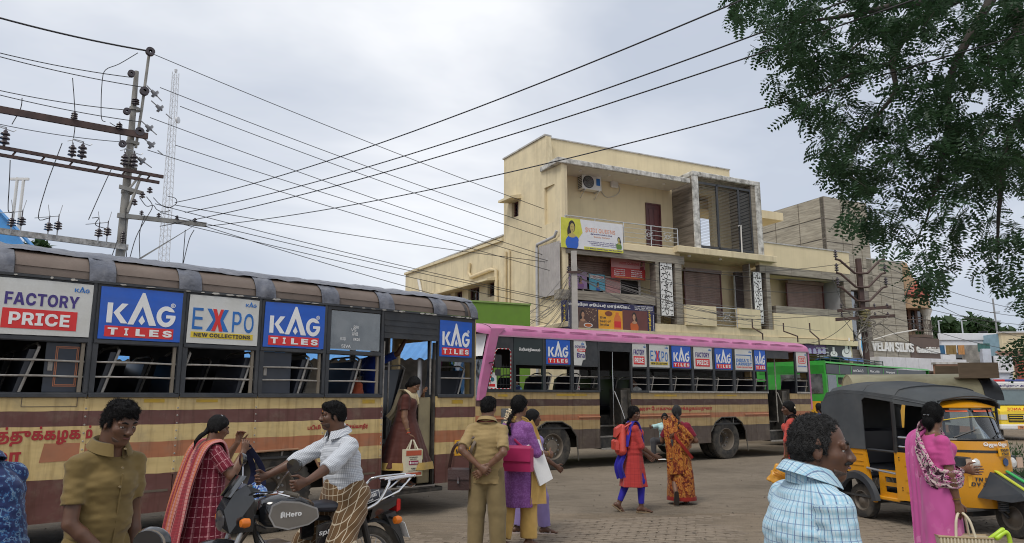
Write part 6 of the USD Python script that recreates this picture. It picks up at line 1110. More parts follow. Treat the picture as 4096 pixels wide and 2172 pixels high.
for s in (-1,1): part('hood_side',MB().hull([(x,s*(HWX(x)+e),z) for x,z0,z1 in ((-.95,1.58,1.69),(-.45,1.51,1.575)) for z in (z0,z1) for e in (-.01,.012)]),hood,au,label='tapering front strip of the canvas')
m = MB()
for x,zc in ((-1.5,1.75),(-.95,1.69)): m.sheet(np.array([hoodrow(x-.02,zc+.004,zc+.125),hoodrow(x+.02,zc+.004,zc+.125)]),.01)
part('hood_seam',m,hood,au,smooth=40)
# body
part('rear_quarter',MB().prism(Polygon([(-2.36,.60),(-2.36,.945),(-1.52,.945),(-1.44,.36),(-1.38,.345),(-1.36,.30),(-1.4,.25),(-1.44,.25),(-1.48,.55),(-1.6,.62),(-1.95,.62),(-2.05,.56)]),-HW,-HW+.03),ya,au); m = MB()
for z in (.72,.78,.88): m.box(-2.3,-1.56,-HW-.008,-HW-.001,z,z+.012)
part('pressed_rib',m,ya,au); part('rear_quarter',MB().box(-2.36,-1.45,HW-.03,HW,.45,.945),ya,au); part('rear_panel',MB().box(-2.38,-2.36,-HW,HW,.45,.945),ya,au)
part('entry_panel',MB().prism(sbox(-1.40,.32,-1.0,.69).difference(sbox(-1.3,.4,-1.02,.48)).difference(sbox(-1.3,.53,-1.02,.6)),-HW+.09,-HW+.11),ya,au); part('entry_sill',MB().box(-1.5,-1.0,-HW+.02,-HW+.1,.30,.345,.01),ya,au); part('step_rail',MB().tube([(-1.5,-HW-.01,.70),(-1.25,-HW-.005,.68),(-1.0,-HW,.665)],.016,7),steel,au)
dp = part('driver_side_panel',MB().prism([(-1.0,.33),(-1.0,.945),(-.56,.945),(-.56,.36)],-HW-.005,-HW+.02),ya,au); m = MB()
for z in (.45,.6,.78): m.box(-.84,-.6,-HW-.012,-HW-.006,z,z+.1)
part('pressed_rib',m,ya,dp); m = MB()
for x,z in ((-.92,.88),(-.92,.85),(-.9,.5),(-.9,.47)): m.cyl((x,-HW-.012,z),(x,-HW-.004,z),.008,6)
part('bolts',m,black,dp); part('panel_edge',MB().box(-1.0,-.97,-HW-.002,-HW+.4,.33,.93),ya,dp)
part('cushion_rail',MB().tube([(-1.5,-HW+.02,.95),(-1.0,-HW+.02,.945)],.018,6),black,au); m = MB(); m.tube([(-.97,-HW+.0,.94),(-.96,-HW+.0,1.6)],.025,8); part('side_pillar',m,black,au)
m = MB()
for z in (1.02,1.14): m.tube([(-.95,-HW+.02,z),(-.6,-HW+.02,z+.0)],.016,8)
part('chrome_guard_rail',m,chrome,au); part('passenger_seat',MB().box(-2.2,-1.55,-.65,.65,.55,.68,.04),seat_black,au); part('seat_back',MB().box(-2.3,-2.15,-.65,.65,.66,1.2,.04),seat_black,au); part('driver_seat',MB().box(-1.0,-.6,-.4,.4,.6,.75,.04),seat_black,au); part('partition',MB().box(-1.03,-1.01,-.7,.7,.3,1.15),seat_black,au); part('floor',MB().box(-2.3,-.2,-.7,.7,.29,.315),interior_dark,au)
# cab front
NW = .49
def nose(y): return -.06-.38*abs(y/NW)**2.1
G_ = np.array([[(nose(y)-(.0 if z > .5 else .25*(.5-z))-.10*max(0,z-.9),y*(1 if z > .55 else 1-.25*(.55-z)),z) for y in np.linspace(-NW-.03,NW+.03,31)] for z in (.32,.38,.46,.58,.7,.85,1.0,1.12)]); part('front_panel',MB().sheet(G_,.015),ya,au,smooth=40)
for s in (-1,1): part('cab_side',MB().hull([(-.60,s*.55,.34),(-.50,s*.52,.34),(-.48,s*.51,1.12),(-.58,s*.55,1.12),(-.6,s*.53,.36)]).hull([(-.58,s*.55,1.12),(-.48,s*.51,1.12),(-.60,s*.44,1.54),(-.66,s*.48,1.54),(-.5,s*.53,1.12)]),ya,au)
part('black_strip',MB().sheet(np.array([[(nose(y)+.006-.10*max(0,z-.9),y,z) for y in np.linspace(-NW,NW,25)] for z in (.985,1.015)]),.006),black,au)
wsx = lambda y,z: -.20-.26*abs(y/.5)**2-(z-1.13)*.36
part('windscreen',MB().sheet(np.array([[(wsx(y,z),y,z) for y in np.linspace(-.5,.5,19)] for z in (1.15,1.34,1.51)]),.006),pane_look('auto_glass',(.62,.66,.66),.02,.02),au,smooth=60)
P = [(-.50,1.135),(.50,1.135),(.52,1.18),(.46,1.5),(.41,1.53),(-.41,1.53),(-.46,1.5),(-.52,1.18)]; Q = []
for (a,b),(c,d) in zip(P,P[1:]+P[:1]):
    for t in np.linspace(0,1,8,endpoint=False): y,z = a+(c-a)*t,b+(d-b)*t; Q.append((wsx(y,z)+.006,y,z))
part('windscreen_seal',MB().tube(Q,.016,6,closed=True),black,au)
Q = [(wsx(y,1.42)+.012+0,y,1.36+.06*(1-(y/.48)**2)) for y in np.linspace(-.47,.47,13)]; part('yellow_pinstripe',MB().tube([(wsx(a[1],a[2])+.012,a[1],a[2]) for a in Q],.006,4),ad_yellow,au); m = MB()
for y0,y1 in ((-.38,-.16),(-.08,.14),(.2,.36)): m.hull([(wsx(y,z)+e,y,z) for y in (y0,y1) for z in (1.475,1.5) for e in (.012,.016)])
part('orange_sticker',m,look('sticker_orange',(.7,.12,.04),.5),au)
cap_ = np.array([[(-.30-.30*t-.2*(abs(y)/NW)**2-.03*math.sin(PI*t),y*(1+.03*t),1.535+.10*math.sin(PI*.5*t)*(1-.35*(y/NW)**2)) for y in np.linspace(-NW,NW,17)] for t in np.linspace(0,1,6)]); part('roof_peak',MB().sheet(cap_,.012),ya,au,smooth=50)
part('roof_wire',MB().tube([(-.42-.04*(y/NW)**2,y,1.67-.06*(y/NW)**2) for y in np.linspace(-NW,NW,15)],.009,5),black,au); m = MB(); m.tube([(wsx(-.4,1.16)+.02,-.4,1.16),(wsx(-.15,1.26)+.02,-.15,1.26)],.01,5); m.tube([(wsx(.05,1.15)+.02,.05,1.15),(wsx(.3,1.22)+.02,.3,1.22)],.01,5); part('wiper',m,black,au)
for s in (-1,1):
    y = s*.34; h = part('headlight',MB().hull([(nose(y)-.06-(.12*abs(a/.15) if a*s > 0 else -.03),y+a,z) for a in (-.14,.14) for z in (.765,.945)]+[(nose(y)+.05-(.08 if a*s > 0 else 0),y+a*.9,z) for a in (-.13,.13) for z in (.78,.925)]),blackp,au)
    part('lamp_glass',MB().lathe([(.001,.03),(.05,.022),(.068,0)],20,(nose(y)+.058,y+.055*(1 if s < 0 else -1),.85),'x'),look('lamp_lens',(.62,.62,.60),.12,.2),h,smooth=40); part('indicator_glass',MB().hull([(nose(y)+.058+e,y-.06*(1 if s < 0 else -1)+a,z) for e in (0,.012) for a in (-.045,.045) for z in (.79,.915)]),look('lamp_pale_orange',(.5,.36,.27),.25),h)
def on_nose(mesh,name,mt): v,f = mesh.get(); v = np.stack([np.array([nose(a) for a in v[:,0]])+.008-v[:,1]-.10*np.maximum(0,v[:,2]-.9),v[:,0],v[:,2]],1); return part(name,(v,f),mt,au)
on_nose(MB().box(-.36,-.12,-.003,0,.575,.70),'number_sticker',look('plate_yellow',(0,0,0))); m = MB(); letters(m,'TN 59',-.32,-.18,.645,.69,-.006,wght=700,shear=.15); letters(m,'DY 3421',-.345,-.135,.585,.632,-.006,wght=700,shear=.15); on_nose(m,'lettering',ad_black)
on_nose(MB().box(-.06,.13,-.02,-.006,.945,1.045),'number_plate',look('plate_yellow',(0,0,0))); m = MB(); letters(m,'TN59D',-.035,.105,1.0,1.035,-.024); letters(m,'Y3421',-.03,.10,.955,.99,-.024); on_nose(m,'lettering',ad_black); m = MB(); letters(m,'ஜெய ஜெய',-.2,.12,1.05,1.11,-.004,'T',800,40); on_nose(m,'lettering',white)
on_nose(MB().prism([(.03+.045*math.cos(t),.875+.05*math.sin(t)) for t in np.arange(PI/6,2*PI,PI/3)],-.012,0),'badge',look('badge_blue',(.05,.09,.2),.4,.4))
# front wheel, fork, mudguard
part('mudguard',MB().hull([(-.20,y*.8,.80) for y in (-.2,.2)]+[(-.14,y,.78) for y in (-.17,.17)]+[(.30,y,.55) for y in (-.20,.20)]+[(.34,y,.48) for y in (-.2,.2)]+[(-.2,y,.45) for y in (-.3,.3)]+[(.2,y,.44) for y in (-.24,.24)]),blackp,au); m = MB(); m.hull([(-.10,-.13,.79),(-.10,-.08,.79),(.3,-.12,.575),(.3,-.08,.575),(-.1,-.13,.775),(.3,-.12,.56)]); part('lime_stripe',m,look('lime_stripe',(.5,.55,.04),.4),au); m = MB(); m.hull([(-.10,.02,.795),(-.10,.06,.795),(.3,.05,.58),(.3,.11,.58),(-.1,.02,.78),(.3,.05,.565)]); part('green_stripe',m,look('green_stripe',(.04,.4,.1),.4),au)
wheel_small(au,.02,0,.235,.235,.105,'front_wheel'); m = MB(); c = []
for k in range(60): t = k/59; c.append((-.02+.05*math.cos(t*2*PI*8),-.12+.05*math.sin(t*2*PI*8),.30+.2*t))
part('fork_spring',m.tube(c,.012,5),blackp,au); part('fork_arm',MB().tube([(-.1,-.1,.5),(-.05,-.11,.3),(.02,-.1,.235)],.022,7).tube([(-.1,.1,.5),(.02,.1,.235)],.022,7),black,au)
for s in (-1,1): wheel_small(au,-1.72,s*.62 if s > 0 else -.62,.235,.235,.13,'rear_wheel')
part('wheel_fender',MB().sheet(np.array([[(-1.72+r*math.cos(t),y,.24+r*math.sin(t)) for t in np.linspace(.1,2.6,14)] for r,y in ((.30,-.72),(.31,-.77),(.38,-.775),(.40,-.72))]),.01),blackp,au,smooth=40); part('mud_flap',MB().box(-2.1,-2.09,-.76,-.5,.16,.48),black,au); part('chassis',MB().box(-2.2,-.25,-.35,.35,.22,.29).box(-1.8,-1.64,-.6,.6,.2,.27),black,au); part('wing_mirror',MB().prism(rrect(-.88,-.78,1.22,1.4,.03),-.3,-.27,'yz'),black,au)
part('steering_column',MB().tube([(-.3,0,.4),(-.42,0,1.0)],.03,8).tube([(-.42,-.33,1.02),(-.42,0,1.0),(-.42,.33,1.02)],.016,7),black,au); part('door_edge',MB().tube([(-.60,-.56,.34),(-.57,-.56,.8),(-.57,-.56,1.12),(-.66,-.49,1.5)],.016,6),ya,au)
# ================================================================== canopied cart behind it
ct = thing('canopied_three_wheeler','three wheeled cart with worn cream barrel canopy and plywood box, behind the auto rickshaw','cart',(7.15,13.0,0),-14); cc = look('cream_canopy',(.47,.42,.26),.7,var=.15,vs=(.8,3,3),dirt=(.25,.2,.1),dirt_amt=.75,ds=2.2)
arcp = lambda x,R=.62,z0=1.62,h=.44: [(x,-R*math.cos(t),z0+h*math.sin(t)) for t in np.linspace(0,PI,19)]
part('canopy',MB().sheet(np.array([arcp(x) for x in np.linspace(-1.05,.95,9)]),.012),cc,ct,smooth=60); part('canopy_lining',MB().sheet(np.array([arcp(x,.6,1.61,.42) for x in (.93,-1.0)])),black,ct,smooth=60); part('back_curtain',MB().prism([(y,z) for x,y,z in arcp(0)],-1.04,-1.02,'yz'),cc,ct)
part('canopy_visor',MB().sheet(np.array([arcp(.95,.63,1.62,.45),[(1.22,y*1.02,z-.03) for x,y,z in arcp(0,.63,1.64,.36)]]),.02),black,ct,smooth=60); ply = look('plywood',(.20,.14,.085),.7,var=.25,vs=(2,2,9)); m = MB()
m.box(.6,1.2,-.62,-.6,1.98,2.24); m.box(.6,1.2,.6,.62,1.98,2.24); m.box(1.18,1.2,-.6,.6,1.98,2.24); m.box(.6,1.18,-.6,.6,1.98,2.0); part('plywood_box',m,ply,ct)
for x,y in ((1.1,-.6),(1.1,.6),(.3,-.58),(.3,.58),(-.95,-.58),(-.95,.58)): part('post',MB().cyl((x,y,.5),(x,y,1.66),.022,7),black,ct)
part('side_rail',MB().tube([(1.1,-.62,1.42),(.3,-.6,1.44)],.014,6),black,ct); part('side_mirror',MB().prism(rrect(.86,1.0,1.3,1.55,.03),-.7,-.67),black,ct); part('platform',MB().box(-1.1,1.15,-.6,.6,.42,.6,.02),cc,ct); part('front_shield',MB().box(1.12,1.18,-.55,.55,.4,1.0,.02),cc,ct); part('bench',MB().box(-1.0,-.4,-.55,.55,.6,.9,.03),seat_black,ct)
wheel_small(ct,-.7,-.55,.24,.24,.12); wheel_small(ct,-.7,.55,.24,.24,.12); wheel_small(ct,1.0,0,.24,.24,.12)
# ================================================================== ambulance
am = thing('ambulance_van','yellow and white ambulance van facing the road at the right edge','ambulance',(20.35,29,0),-96); wht = look('van_white',(.66,.66,.66),.35,var=.04); vy = look('van_yellow',(.72,.52,.03),.35,var=.05); W_ = .98
part('body',MB().hull([(x,y,z) for x,z,w in ((-.5,.45,W_),(-.5,2.3,W_*.9),(-5,.45,W_),(-5,2.3,W_*.9)) for y in (-w,w)]),wht,am); part('hood',MB().hull([(-.5,s*W_,.62) for s in (-1,1)]+[(-.5,s*W_*.97,1.36) for s in (-1,1)]+[(.05,s*.9,.62) for s in (-1,1)]+[(.0,s*.88,1.12) for s in (-1,1)]+[(-.3,s*.95,1.34) for s in (-1,1)]),vy,am); part('bumper',MB().box(-.1,.14,-W_,W_,.42,.62,.04),wht,am)
part('windscreen',MB().hull([(-.30,s*.86,1.39) for s in (-1,1)]+[(-.47,s*.8,1.98) for s in (-1,1)]+[(-.5,s*.8,1.98) for s in (-1,1)]+[(-.4,s*.86,1.39) for s in (-1,1)]),look('windscreen_grey',(.10,.14,.15),.12,spec=.9),am); part('red_pillar',MB().tube([(-.28,-.92,1.37),(-.48,-.86,2.0)],.04,6).tube([(-.28,.92,1.37),(-.48,.86,2.0)],.04,6),ad_red,am); g = part('grille',MB().box(.04,.07,-.62,.62,.72,1.02),black,am); m = MB()
for z in (.78,.87,.96): m.box(.071,.09,-.6,.6,z,z+.03)
part('grille_bar',m,vy,g); part('logo',MB().lathe([(.001,.02),(.1,.02),(.11,0)],20,(.09,0,.88),'x'),chrome,g)
def facex(m,x): v,f = m.get(); return (np.stack([x-v[:,1],v[:,0],v[:,2]],1),f)
part('lettering',facex(letters(MB(),'AMBULANCE',-.62,.62,1.16,1.27,0).xf(np.diag([-1,1,1])),.03),ad_red,am); part('headboard',MB().box(-.46,-.38,-.78,.78,2.03,2.3,.03),wht,am); part('lettering',facex(letters(MB(),'தமிழ்நாடு அரசு',-.6,.6,2.08,2.2,0,'T',600),-.37),ad_navy,am); m = MB(); m.box(-.7,-.5,-.7,.7,2.31,2.4,.02); lb = part('light_bar',m,look('bar_blue',(.05,.07,.25),.3),am); part('red_section',MB().box(-.71,-.49,-.72,-.3,2.315,2.395),ad_red,lb); part('number_plate',MB().box(.141,.15,-.36,.36,.44,.58),look('plate_orange',(.55,.24,.1),.5),am); part('lettering',facex(letters(MB(),'TN 59 G 0742',-.3,.3,.47,.55,0),.155),ad_black,am)
for s in (-1,1): part('headlight',MB().hull([(.06,s*y,z) for y in (.66,.9) for z in (.8,1.0)]+[(-.05,s*.93,z) for z in (.8,1.0)]),look('lamp_lens',(0,0,0)),am); wheel_small(am,-.45,s*.85,.34,.34,.2); wheel_small(am,-3.9,s*.85,.34,.34,.2); part('wing_mirror',MB().box(-.35,-.25,s*1.08-.08,s*1.08+.08,1.4,1.75,.02),black,am)

# ================================================================== motorcycles
gloss = look('bike_black',(.010,.011,.013),.14,var=.1,coat=.7,dirt=(.1,.09,.08),dirt_amt=.12); satin = look('bike_satin',(.028,.03,.033),.45,var=.15,dirt=(.13,.12,.1),dirt_amt=.3); badge_g = look('tank_badge_grey',(.20,.185,.165),.3,.4,var=.06); silver = look('bike_silver',(.40,.40,.40),.3,.7,dirt=(.12,.11,.1),dirt_amt=.3)
amber = look('amber_lens',(.62,.16,.015),.25); redl = look('red_lens',(.50,.012,.012),.2)
def make_bike(name,label,loc,rot,decal):
    b = thing(name,label,'motorcycle',loc,rot)
    for x,nm in ((-.64,'rear_wheel'),(.64,'front_wheel')):
        R,w = .30,.085; t = part(nm,MB().lathe([(R*.78,-w*.35),(R*.85,-w*.5),(R*.96,-w*.36),(R,-w*.1),(R,w*.1),(R*.96,w*.36),(R*.85,w*.5),(R*.78,w*.35)],40,(x,0,R),'y'),rubber,b,smooth=40)
        part('rim',MB().lathe([(R*.8,-w*.36),(R*.76,-w*.3),(R*.72,0),(R*.76,w*.3),(R*.8,w*.36)],36,(x,0,R),'y'),silver,t,smooth=40); m = MB()
        for k in range(24): a,c = 2*PI*k/24,2*PI*k/24+(.35 if k % 2 else -.35); s = .03 if k % 4 < 2 else -.03; m.tube([(x+.05*math.cos(c),s,R+.05*math.sin(c)),(x+R*.74*math.cos(a),0,R+R*.74*math.sin(a))],.003,4)
        part('spokes',m,silver,t); part('hub',MB().lathe([(.001,-.06),(.05,-.06),(.055,-.03),(.07,-.03),(.07,.03),(.055,.03),(.05,.06),(.001,.06)],20,(x,0,R),'y'),silver,t,smooth=35)
        part('fender',MB().sheet(np.array([[(x+r*math.cos(t_),y,R+r*math.sin(t_)) for t_ in (np.linspace(.55,2.5,14) if x > 0 else np.linspace(.5,3.0,16))] for r,y in ((.335,-.07),(.355,-.045),(.36,0),(.355,.045),(.335,.07))]),.005),gloss if x > 0 else satin,b,smooth=50)
    for s in (-1,1):
        part('fork_leg',MB().tube([(.645,s*.085,.30),(.56,s*.085,.52),(.555,s*.085,.53),(.44,s*.085,.86)],[.026,.026,.018,.018],10),silver,b,smooth=40); part('rear_shock',MB().tube([(-.60,s*.14,.36),(-.50,s*.14,.70)],.028,10),black,b)
        mst = [(.34,s*.26,.99),(.31,s*.33,1.09),(.29,s*.38,1.14)]; mr = part('mirror',MB().lathe([(.001,-.02),(.05,-.02),(.062,0),(.06,.012),(.001,.014)],18,(0,0,0),'x').xf(np.diag([1,1.15,.8])).xf(rotz(s*12)).xf(t=(.28,s*.41,1.17)),gloss,b,smooth=40); part('mirror_stalk',MB().tube(smooth_path(mst,5),.007,6),chrome,mr); part('mirror_glass',MB().lathe([(.001,0),(.055,0)],18,(0,0,0),'x').xf(np.diag([-1,1.15,.8])).xf(rotz(s*12)).xf(t=(.262,s*.41-.003,1.17)),chrome,mr)
        part('indicator',MB().lathe([(.001,-.03),(.03,-.025),(.035,.01),(.025,.035),(.001,.04)],14,(.52,s*.2,.78),'x'),amber,b,smooth=40); part('indicator_stem',MB().cyl((.50,s*.1,.80),(.50,s*.19,.78),.012,6),black,b); part('indicator',MB().lathe([(.001,-.04),(.025,-.035),(.035,-.01),(.03,.025),(.001,.03)],14,(-.84,s*.15,.64),'x'),amber,b,smooth=40); part('indicator_stem',MB().cyl((-.82,s*.05,.66),(-.83,s*.14,.645),.01,6),black,b)
        part('grip',MB().cyl((.27,s*.27,.97),(.22,s*.38,.955),.018,10),rubber,b); part('lever',MB().tube([(.30,s*.22,.98),(.33,s*.30,.97),(.29,s*.39,.955)],.007,5),chrome,b)
    part('handlebar',MB().tube(smooth_path([(.22,.38,.955),(.27,.27,.97),(.36,.12,.95),(.38,0,.93),(.36,-.12,.95),(.27,-.27,.97),(.22,-.38,.955)],5),.012,8),chrome,b,smooth=40); part('instrument_pod',MB().hull([(.44,y,.94) for y in (-.08,.08)]+[(.36,y,.98) for y in (-.08,.08)]+[(.46,y,1.02) for y in (-.07,.07)]),satin,b)
    cw = part('headlight_cowl',MB().hull([(.62,y,z) for y in (-.06,.06) for z in (.74,.86)]+[(.42,y,z) for y in (-.12,.12) for z in (.70,.92)]+[(.55,y,.98) for y in (-.07,.07)]+[(.46,y,1.03) for y in (-.06,.06)]+[(.58,y,.70) for y in (-.09,.09)]),gloss,b); part('headlamp',MB().lathe([(.001,.015),(.05,.01),(.075,0)],20,(.617,0,.79),'x'),look('bike_lens',(.10,.10,.11),.08,.5),cw,smooth=40); part('windscreen',MB().sheet(np.array([[(.60-.11*t-.25*y*y*8,y*1.2,.95+.14*t) for y in np.linspace(-.075,.075,7)] for t in (0,.5,1)]),.004),glass_dark,cw)
    P = []                                                                    # tank: lofted ellipse sections
    for x,zc,hw,hh in ((.33,.79,.03,.04),(.30,.80,.10,.10),(.20,.81,.145,.125),(.05,.80,.15,.12),(-.08,.775,.11,.09),(-.13,.76,.08,.06)): P.append([(x,hw*math.copysign(abs(math.cos(t))**.8,math.cos(t)),zc+hh*math.copysign(abs(math.sin(t))**.8,math.sin(t))) for t in np.linspace(0,2*PI,21)])
    part('fuel_tank',MB().sheet(np.array(P)[:,::-1]),gloss,b,smooth=True); part('tank_cap',MB().lathe([(.001,.012),(.035,.01),(.04,0)],16,(.16,0,.93)),chrome,b)
    for s in (-1,1):
        o = Polygon([(.30,.80),(.285,.855),(.22,.875),(.08,.855),(-.06,.80),(-.07,.755),(.0,.72),(.16,.705),(.26,.735)]).buffer(.01); tb = part('tank_badge',MB().prism(o,s*.15-.006,s*.15+.006),badge_g,b,label='grey side badge of the tank'); part('badge_edge',MB().prism(o.buffer(.012).difference(o),s*.15-.004,s*.15+.004),silver,tb)
        if s > 0: L = letters(MB(),decal[0],-.19,-.06,.775,.81,0,wght=800); L.prism([(-.23,.775),(-.215,.775),(-.215,.82),(-.23,.81)],0,.003).prism([(-.21,.785),(-.198,.775),(-.198,.81),(-.21,.82)],0,.003); L.xf(rotz(180)).xf(t=(0,.160,0)); part('lettering',L,white,tb)
        part('side_cover',MB().hull([(-.10,s*y,z) for y in (.11,.135) for z in (.55,.68)]+[(-.42,s*y,z) for y in (.11,.13) for z in (.58,.74)]+[(-.3,s*.12,.5)]),gloss,b); part('seat_strip',MB().hull([(-.35,s*y,.70) for y in (.13,.15)]+[(-.85,s*y,.80) for y in (.09,.11)]+[(-.85,s*y,.83) for y in (.09,.11)]+[(-.4,s*y,.76) for y in (.13,.15)]),gloss,b)
    L = letters(MB(),decal[1],.0,.3,0,.045,0,wght=500,shear=.25); L.xf(rotz(180)).xf(t=(-.1,.15,.60)); part('lettering',L,white,b)
    if decal[2]:
        part('red_stripe',MB().hull([(-.3,.152,.66),(-.9,.12,.82),(-.9,.12,.86),(-.3,.152,.70),(-.3,.158,.66),(-.9,.126,.84)]),ad_red,b); part('silver_stripe',MB().hull([(-.2,.155,.72),(-.85,.12,.875),(-.85,.12,.895),(-.2,.155,.75),(-.85,.126,.88)]),silver,b); part('lettering',letters(MB(),'100',.0,.16,0,.05,0,shear=.3).xf(roty(-15)).xf(rotz(180)).xf(t=(-.42,.165,.71)),white,b)
    P = []
    for x,zc,hw,hh in ((.0,.80,.07,.02),(-.08,.81,.10,.035),(-.25,.80,.13,.045),(-.45,.81,.14,.05),(-.7,.84,.125,.045),(-.82,.85,.10,.03),(-.85,.85,.06,.01)): P.append([(x,hw*math.copysign(abs(math.cos(t))**.7,math.cos(t)),zc+hh*math.copysign(abs(math.sin(t))**.7,math.sin(t))) for t in np.linspace(0,2*PI,17)])
    st = part('seat',MB().sheet(np.array(P)[:,::-1]),seat_black,b,smooth=True)
    if not decal[2]: L = letters(letters(MB(),'RAJ SEAT COVERS',.05,.24,.035,.06,0,size=32),'Madurai Road',.07,.2,.012,.026,0,size=32); L.prism(sbox(0,0,.27,.075).difference(sbox(.004,.004,.266,.071)),0,.003); L.xf(roty(-14)).xf(rotz(180)).xf(t=(-.40,.152,.765)); part('seat_sticker',L,white,st)
    part('tail_cowl',MB().hull([(-.62,s*.12,.78) for s in (-1,1)]+[(-.90,s*.06,.84) for s in (-1,1)]+[(-.92,s*.05,.75) for s in (-1,1)]+[(-.6,s*.1,.66) for s in (-1,1)]),gloss,b); part('tail_light',MB().hull([(-.90,s*.06,z) for s in (-1,1) for z in (.69,.79)]+[(-.95,s*.045,z) for s in (-1,1) for z in (.70,.79)]),redl,b); part('rear_mudguard',MB().hull([(-.88,s*.07,.70) for s in (-1,1)]+[(-1.02,s*.06,.36) for s in (-1,1)]+[(-.98,s*.06,.36) for s in (-1,1)]+[(-.78,s*.07,.68) for s in (-1,1)]),satin,b); part('number_plate',MB().hull([(-.955,s*.1,.60) for s in (-1,1)]+[(-1.01,s*.1,.47) for s in (-1,1)]+[(-.96,s*.1,.602) for s in (-1,1)]+[(-1.015,s*.1,.472) for s in (-1,1)]),white,b)
    for s in (-1,1) if not decal[2] else (): part('grab_rail',MB().tube(smooth_path([(-.42,s*.16,.74),(-.62,s*.165,.80),(-.74,s*.15,.93),(-.80,s*.11,.97),(-1.08,s*.07,.98)],6),.012,8),chrome,b,smooth=40)
    m = MB()
    for y in (-.11,-.035,.035,.11): m.tube([(-.78,y,.965),(-1.06,y*.7,.975)],.008,6)
    if decal[2]: m = MB()
    m.tube([(-1.06,-.09,.975),(-1.10,-.03,.975),(-1.10,.03,.975),(-1.06,.09,.975)],.01,6); m.tube([(-.62,-.14,.80),(-.9,-.08,.86),(-1.05,-.06,.965)],.009,6); m.tube([(-.62,.14,.80),(-.9,.08,.86),(-1.05,.06,.965)],.009,6); decal[2] or part('carrier',m,chrome,b,smooth=40)
    part('engine',MB().box(-.12,.2,-.13,.13,.27,.45,.03).box(-.3,-.1,-.12,.12,.28,.42,.03),satin,b); m = MB()
    for k in range(8): m.hull([(.08+.016*k+a,y,.45+.018*k+z) for a in (-.09,.09) for y in (-.10,.10) for z in (0,.009)])
    part('cylinder_fins',m,silver,b); ec = part('engine_cover',MB().lathe([(.001,.03),(.07,.028),(.1,0)],24,(-.04,.13,.35),'y'),satin,b,smooth=40); part('lettering',letters(MB(),'POWER START',.0,.15,0,.02,0,shear=.2).xf(rotz(180)).xf(t=(.05,.166,.36)),white,ec)
    part('frame_tube',MB().tube([(.40,0,.85),(.28,0,.45),(.2,0,.24),(-.3,0,.24),(-.35,0,.7)],.02,8).tube([(.38,0,.78),(-.3,0,.7),(-.85,0,.78)],.02,8),black,b); part('swing_arm',MB().tube([(-.25,.09,.3),(-.64,.09,.3)],.022,8).tube([(-.25,-.09,.3),(-.64,-.09,.3)],.022,8),black,b); part('chain_cover',MB().prism(rrect(-.70,-.2,.27,.40,.05),.085,.125),satin,b); part('exhaust',MB().tube([(.25,-.1,.4),(.22,-.13,.22),(-.2,-.15,.22),(-.3,-.16,.24),(-.85,-.17,.34)],[.018,.018,.02,.045,.05],10),chrome,b,smooth=40); part('crash_guard',MB().tube(smooth_path([(.28,.1,.25),(.30,.26,.34),(.34,.26,.52),(.36,.06,.68)],5),.012,7).tube(smooth_path([(.28,-.1,.25),(.30,-.26,.34),(.34,-.26,.52),(.36,-.06,.68)],5),.012,7),black,b); part('foot_peg',MB().cyl((-.12,.12,.27),(-.12,.27,.27),.015,8).cyl((-.12,-.12,.27),(-.12,-.27,.27),.015,8),rubber,b)
    part('stand',MB().tube([(-.15,.1,.25),(-.22,.2,.01)],.013,6),black,b); m = MB(); m.tube(smooth_path([(.32,.2,.97),(.45,.1,.96),(.46,.06,.8),(.3,.08,.7)],5),.006,5); m.tube(smooth_path([(.32,-.2,.97),(.47,-.1,1.0),(.48,-.06,.8),(.3,-.08,.7)],5),.006,5); part('control_cables',m,black,b); return b
HB_ = math.degrees(math.atan2(-.714,-.70)); BC = np.array([-1.20,6.27,0])+.66*np.array([-.70,-.714,0])
bike1 = make_bike('motorcycle','glossy black motorcycle with chrome luggage carrier, ridden by the man in the checked shirt',BC,HB_,('Hero','splendor+',False))
bike2 = make_bike('motorcycle','black motorcycle with red and silver stripes at the left edge, under the man in blue',(-2.95,3.9,0),176,('Hero','dawn',True))
bike3 = make_bike('motorcycle','motorcycle of which only one mirror shows at the bottom, before the khaki shirt',(-1.64,2.28,0),88,('Hero','splendor+',False))
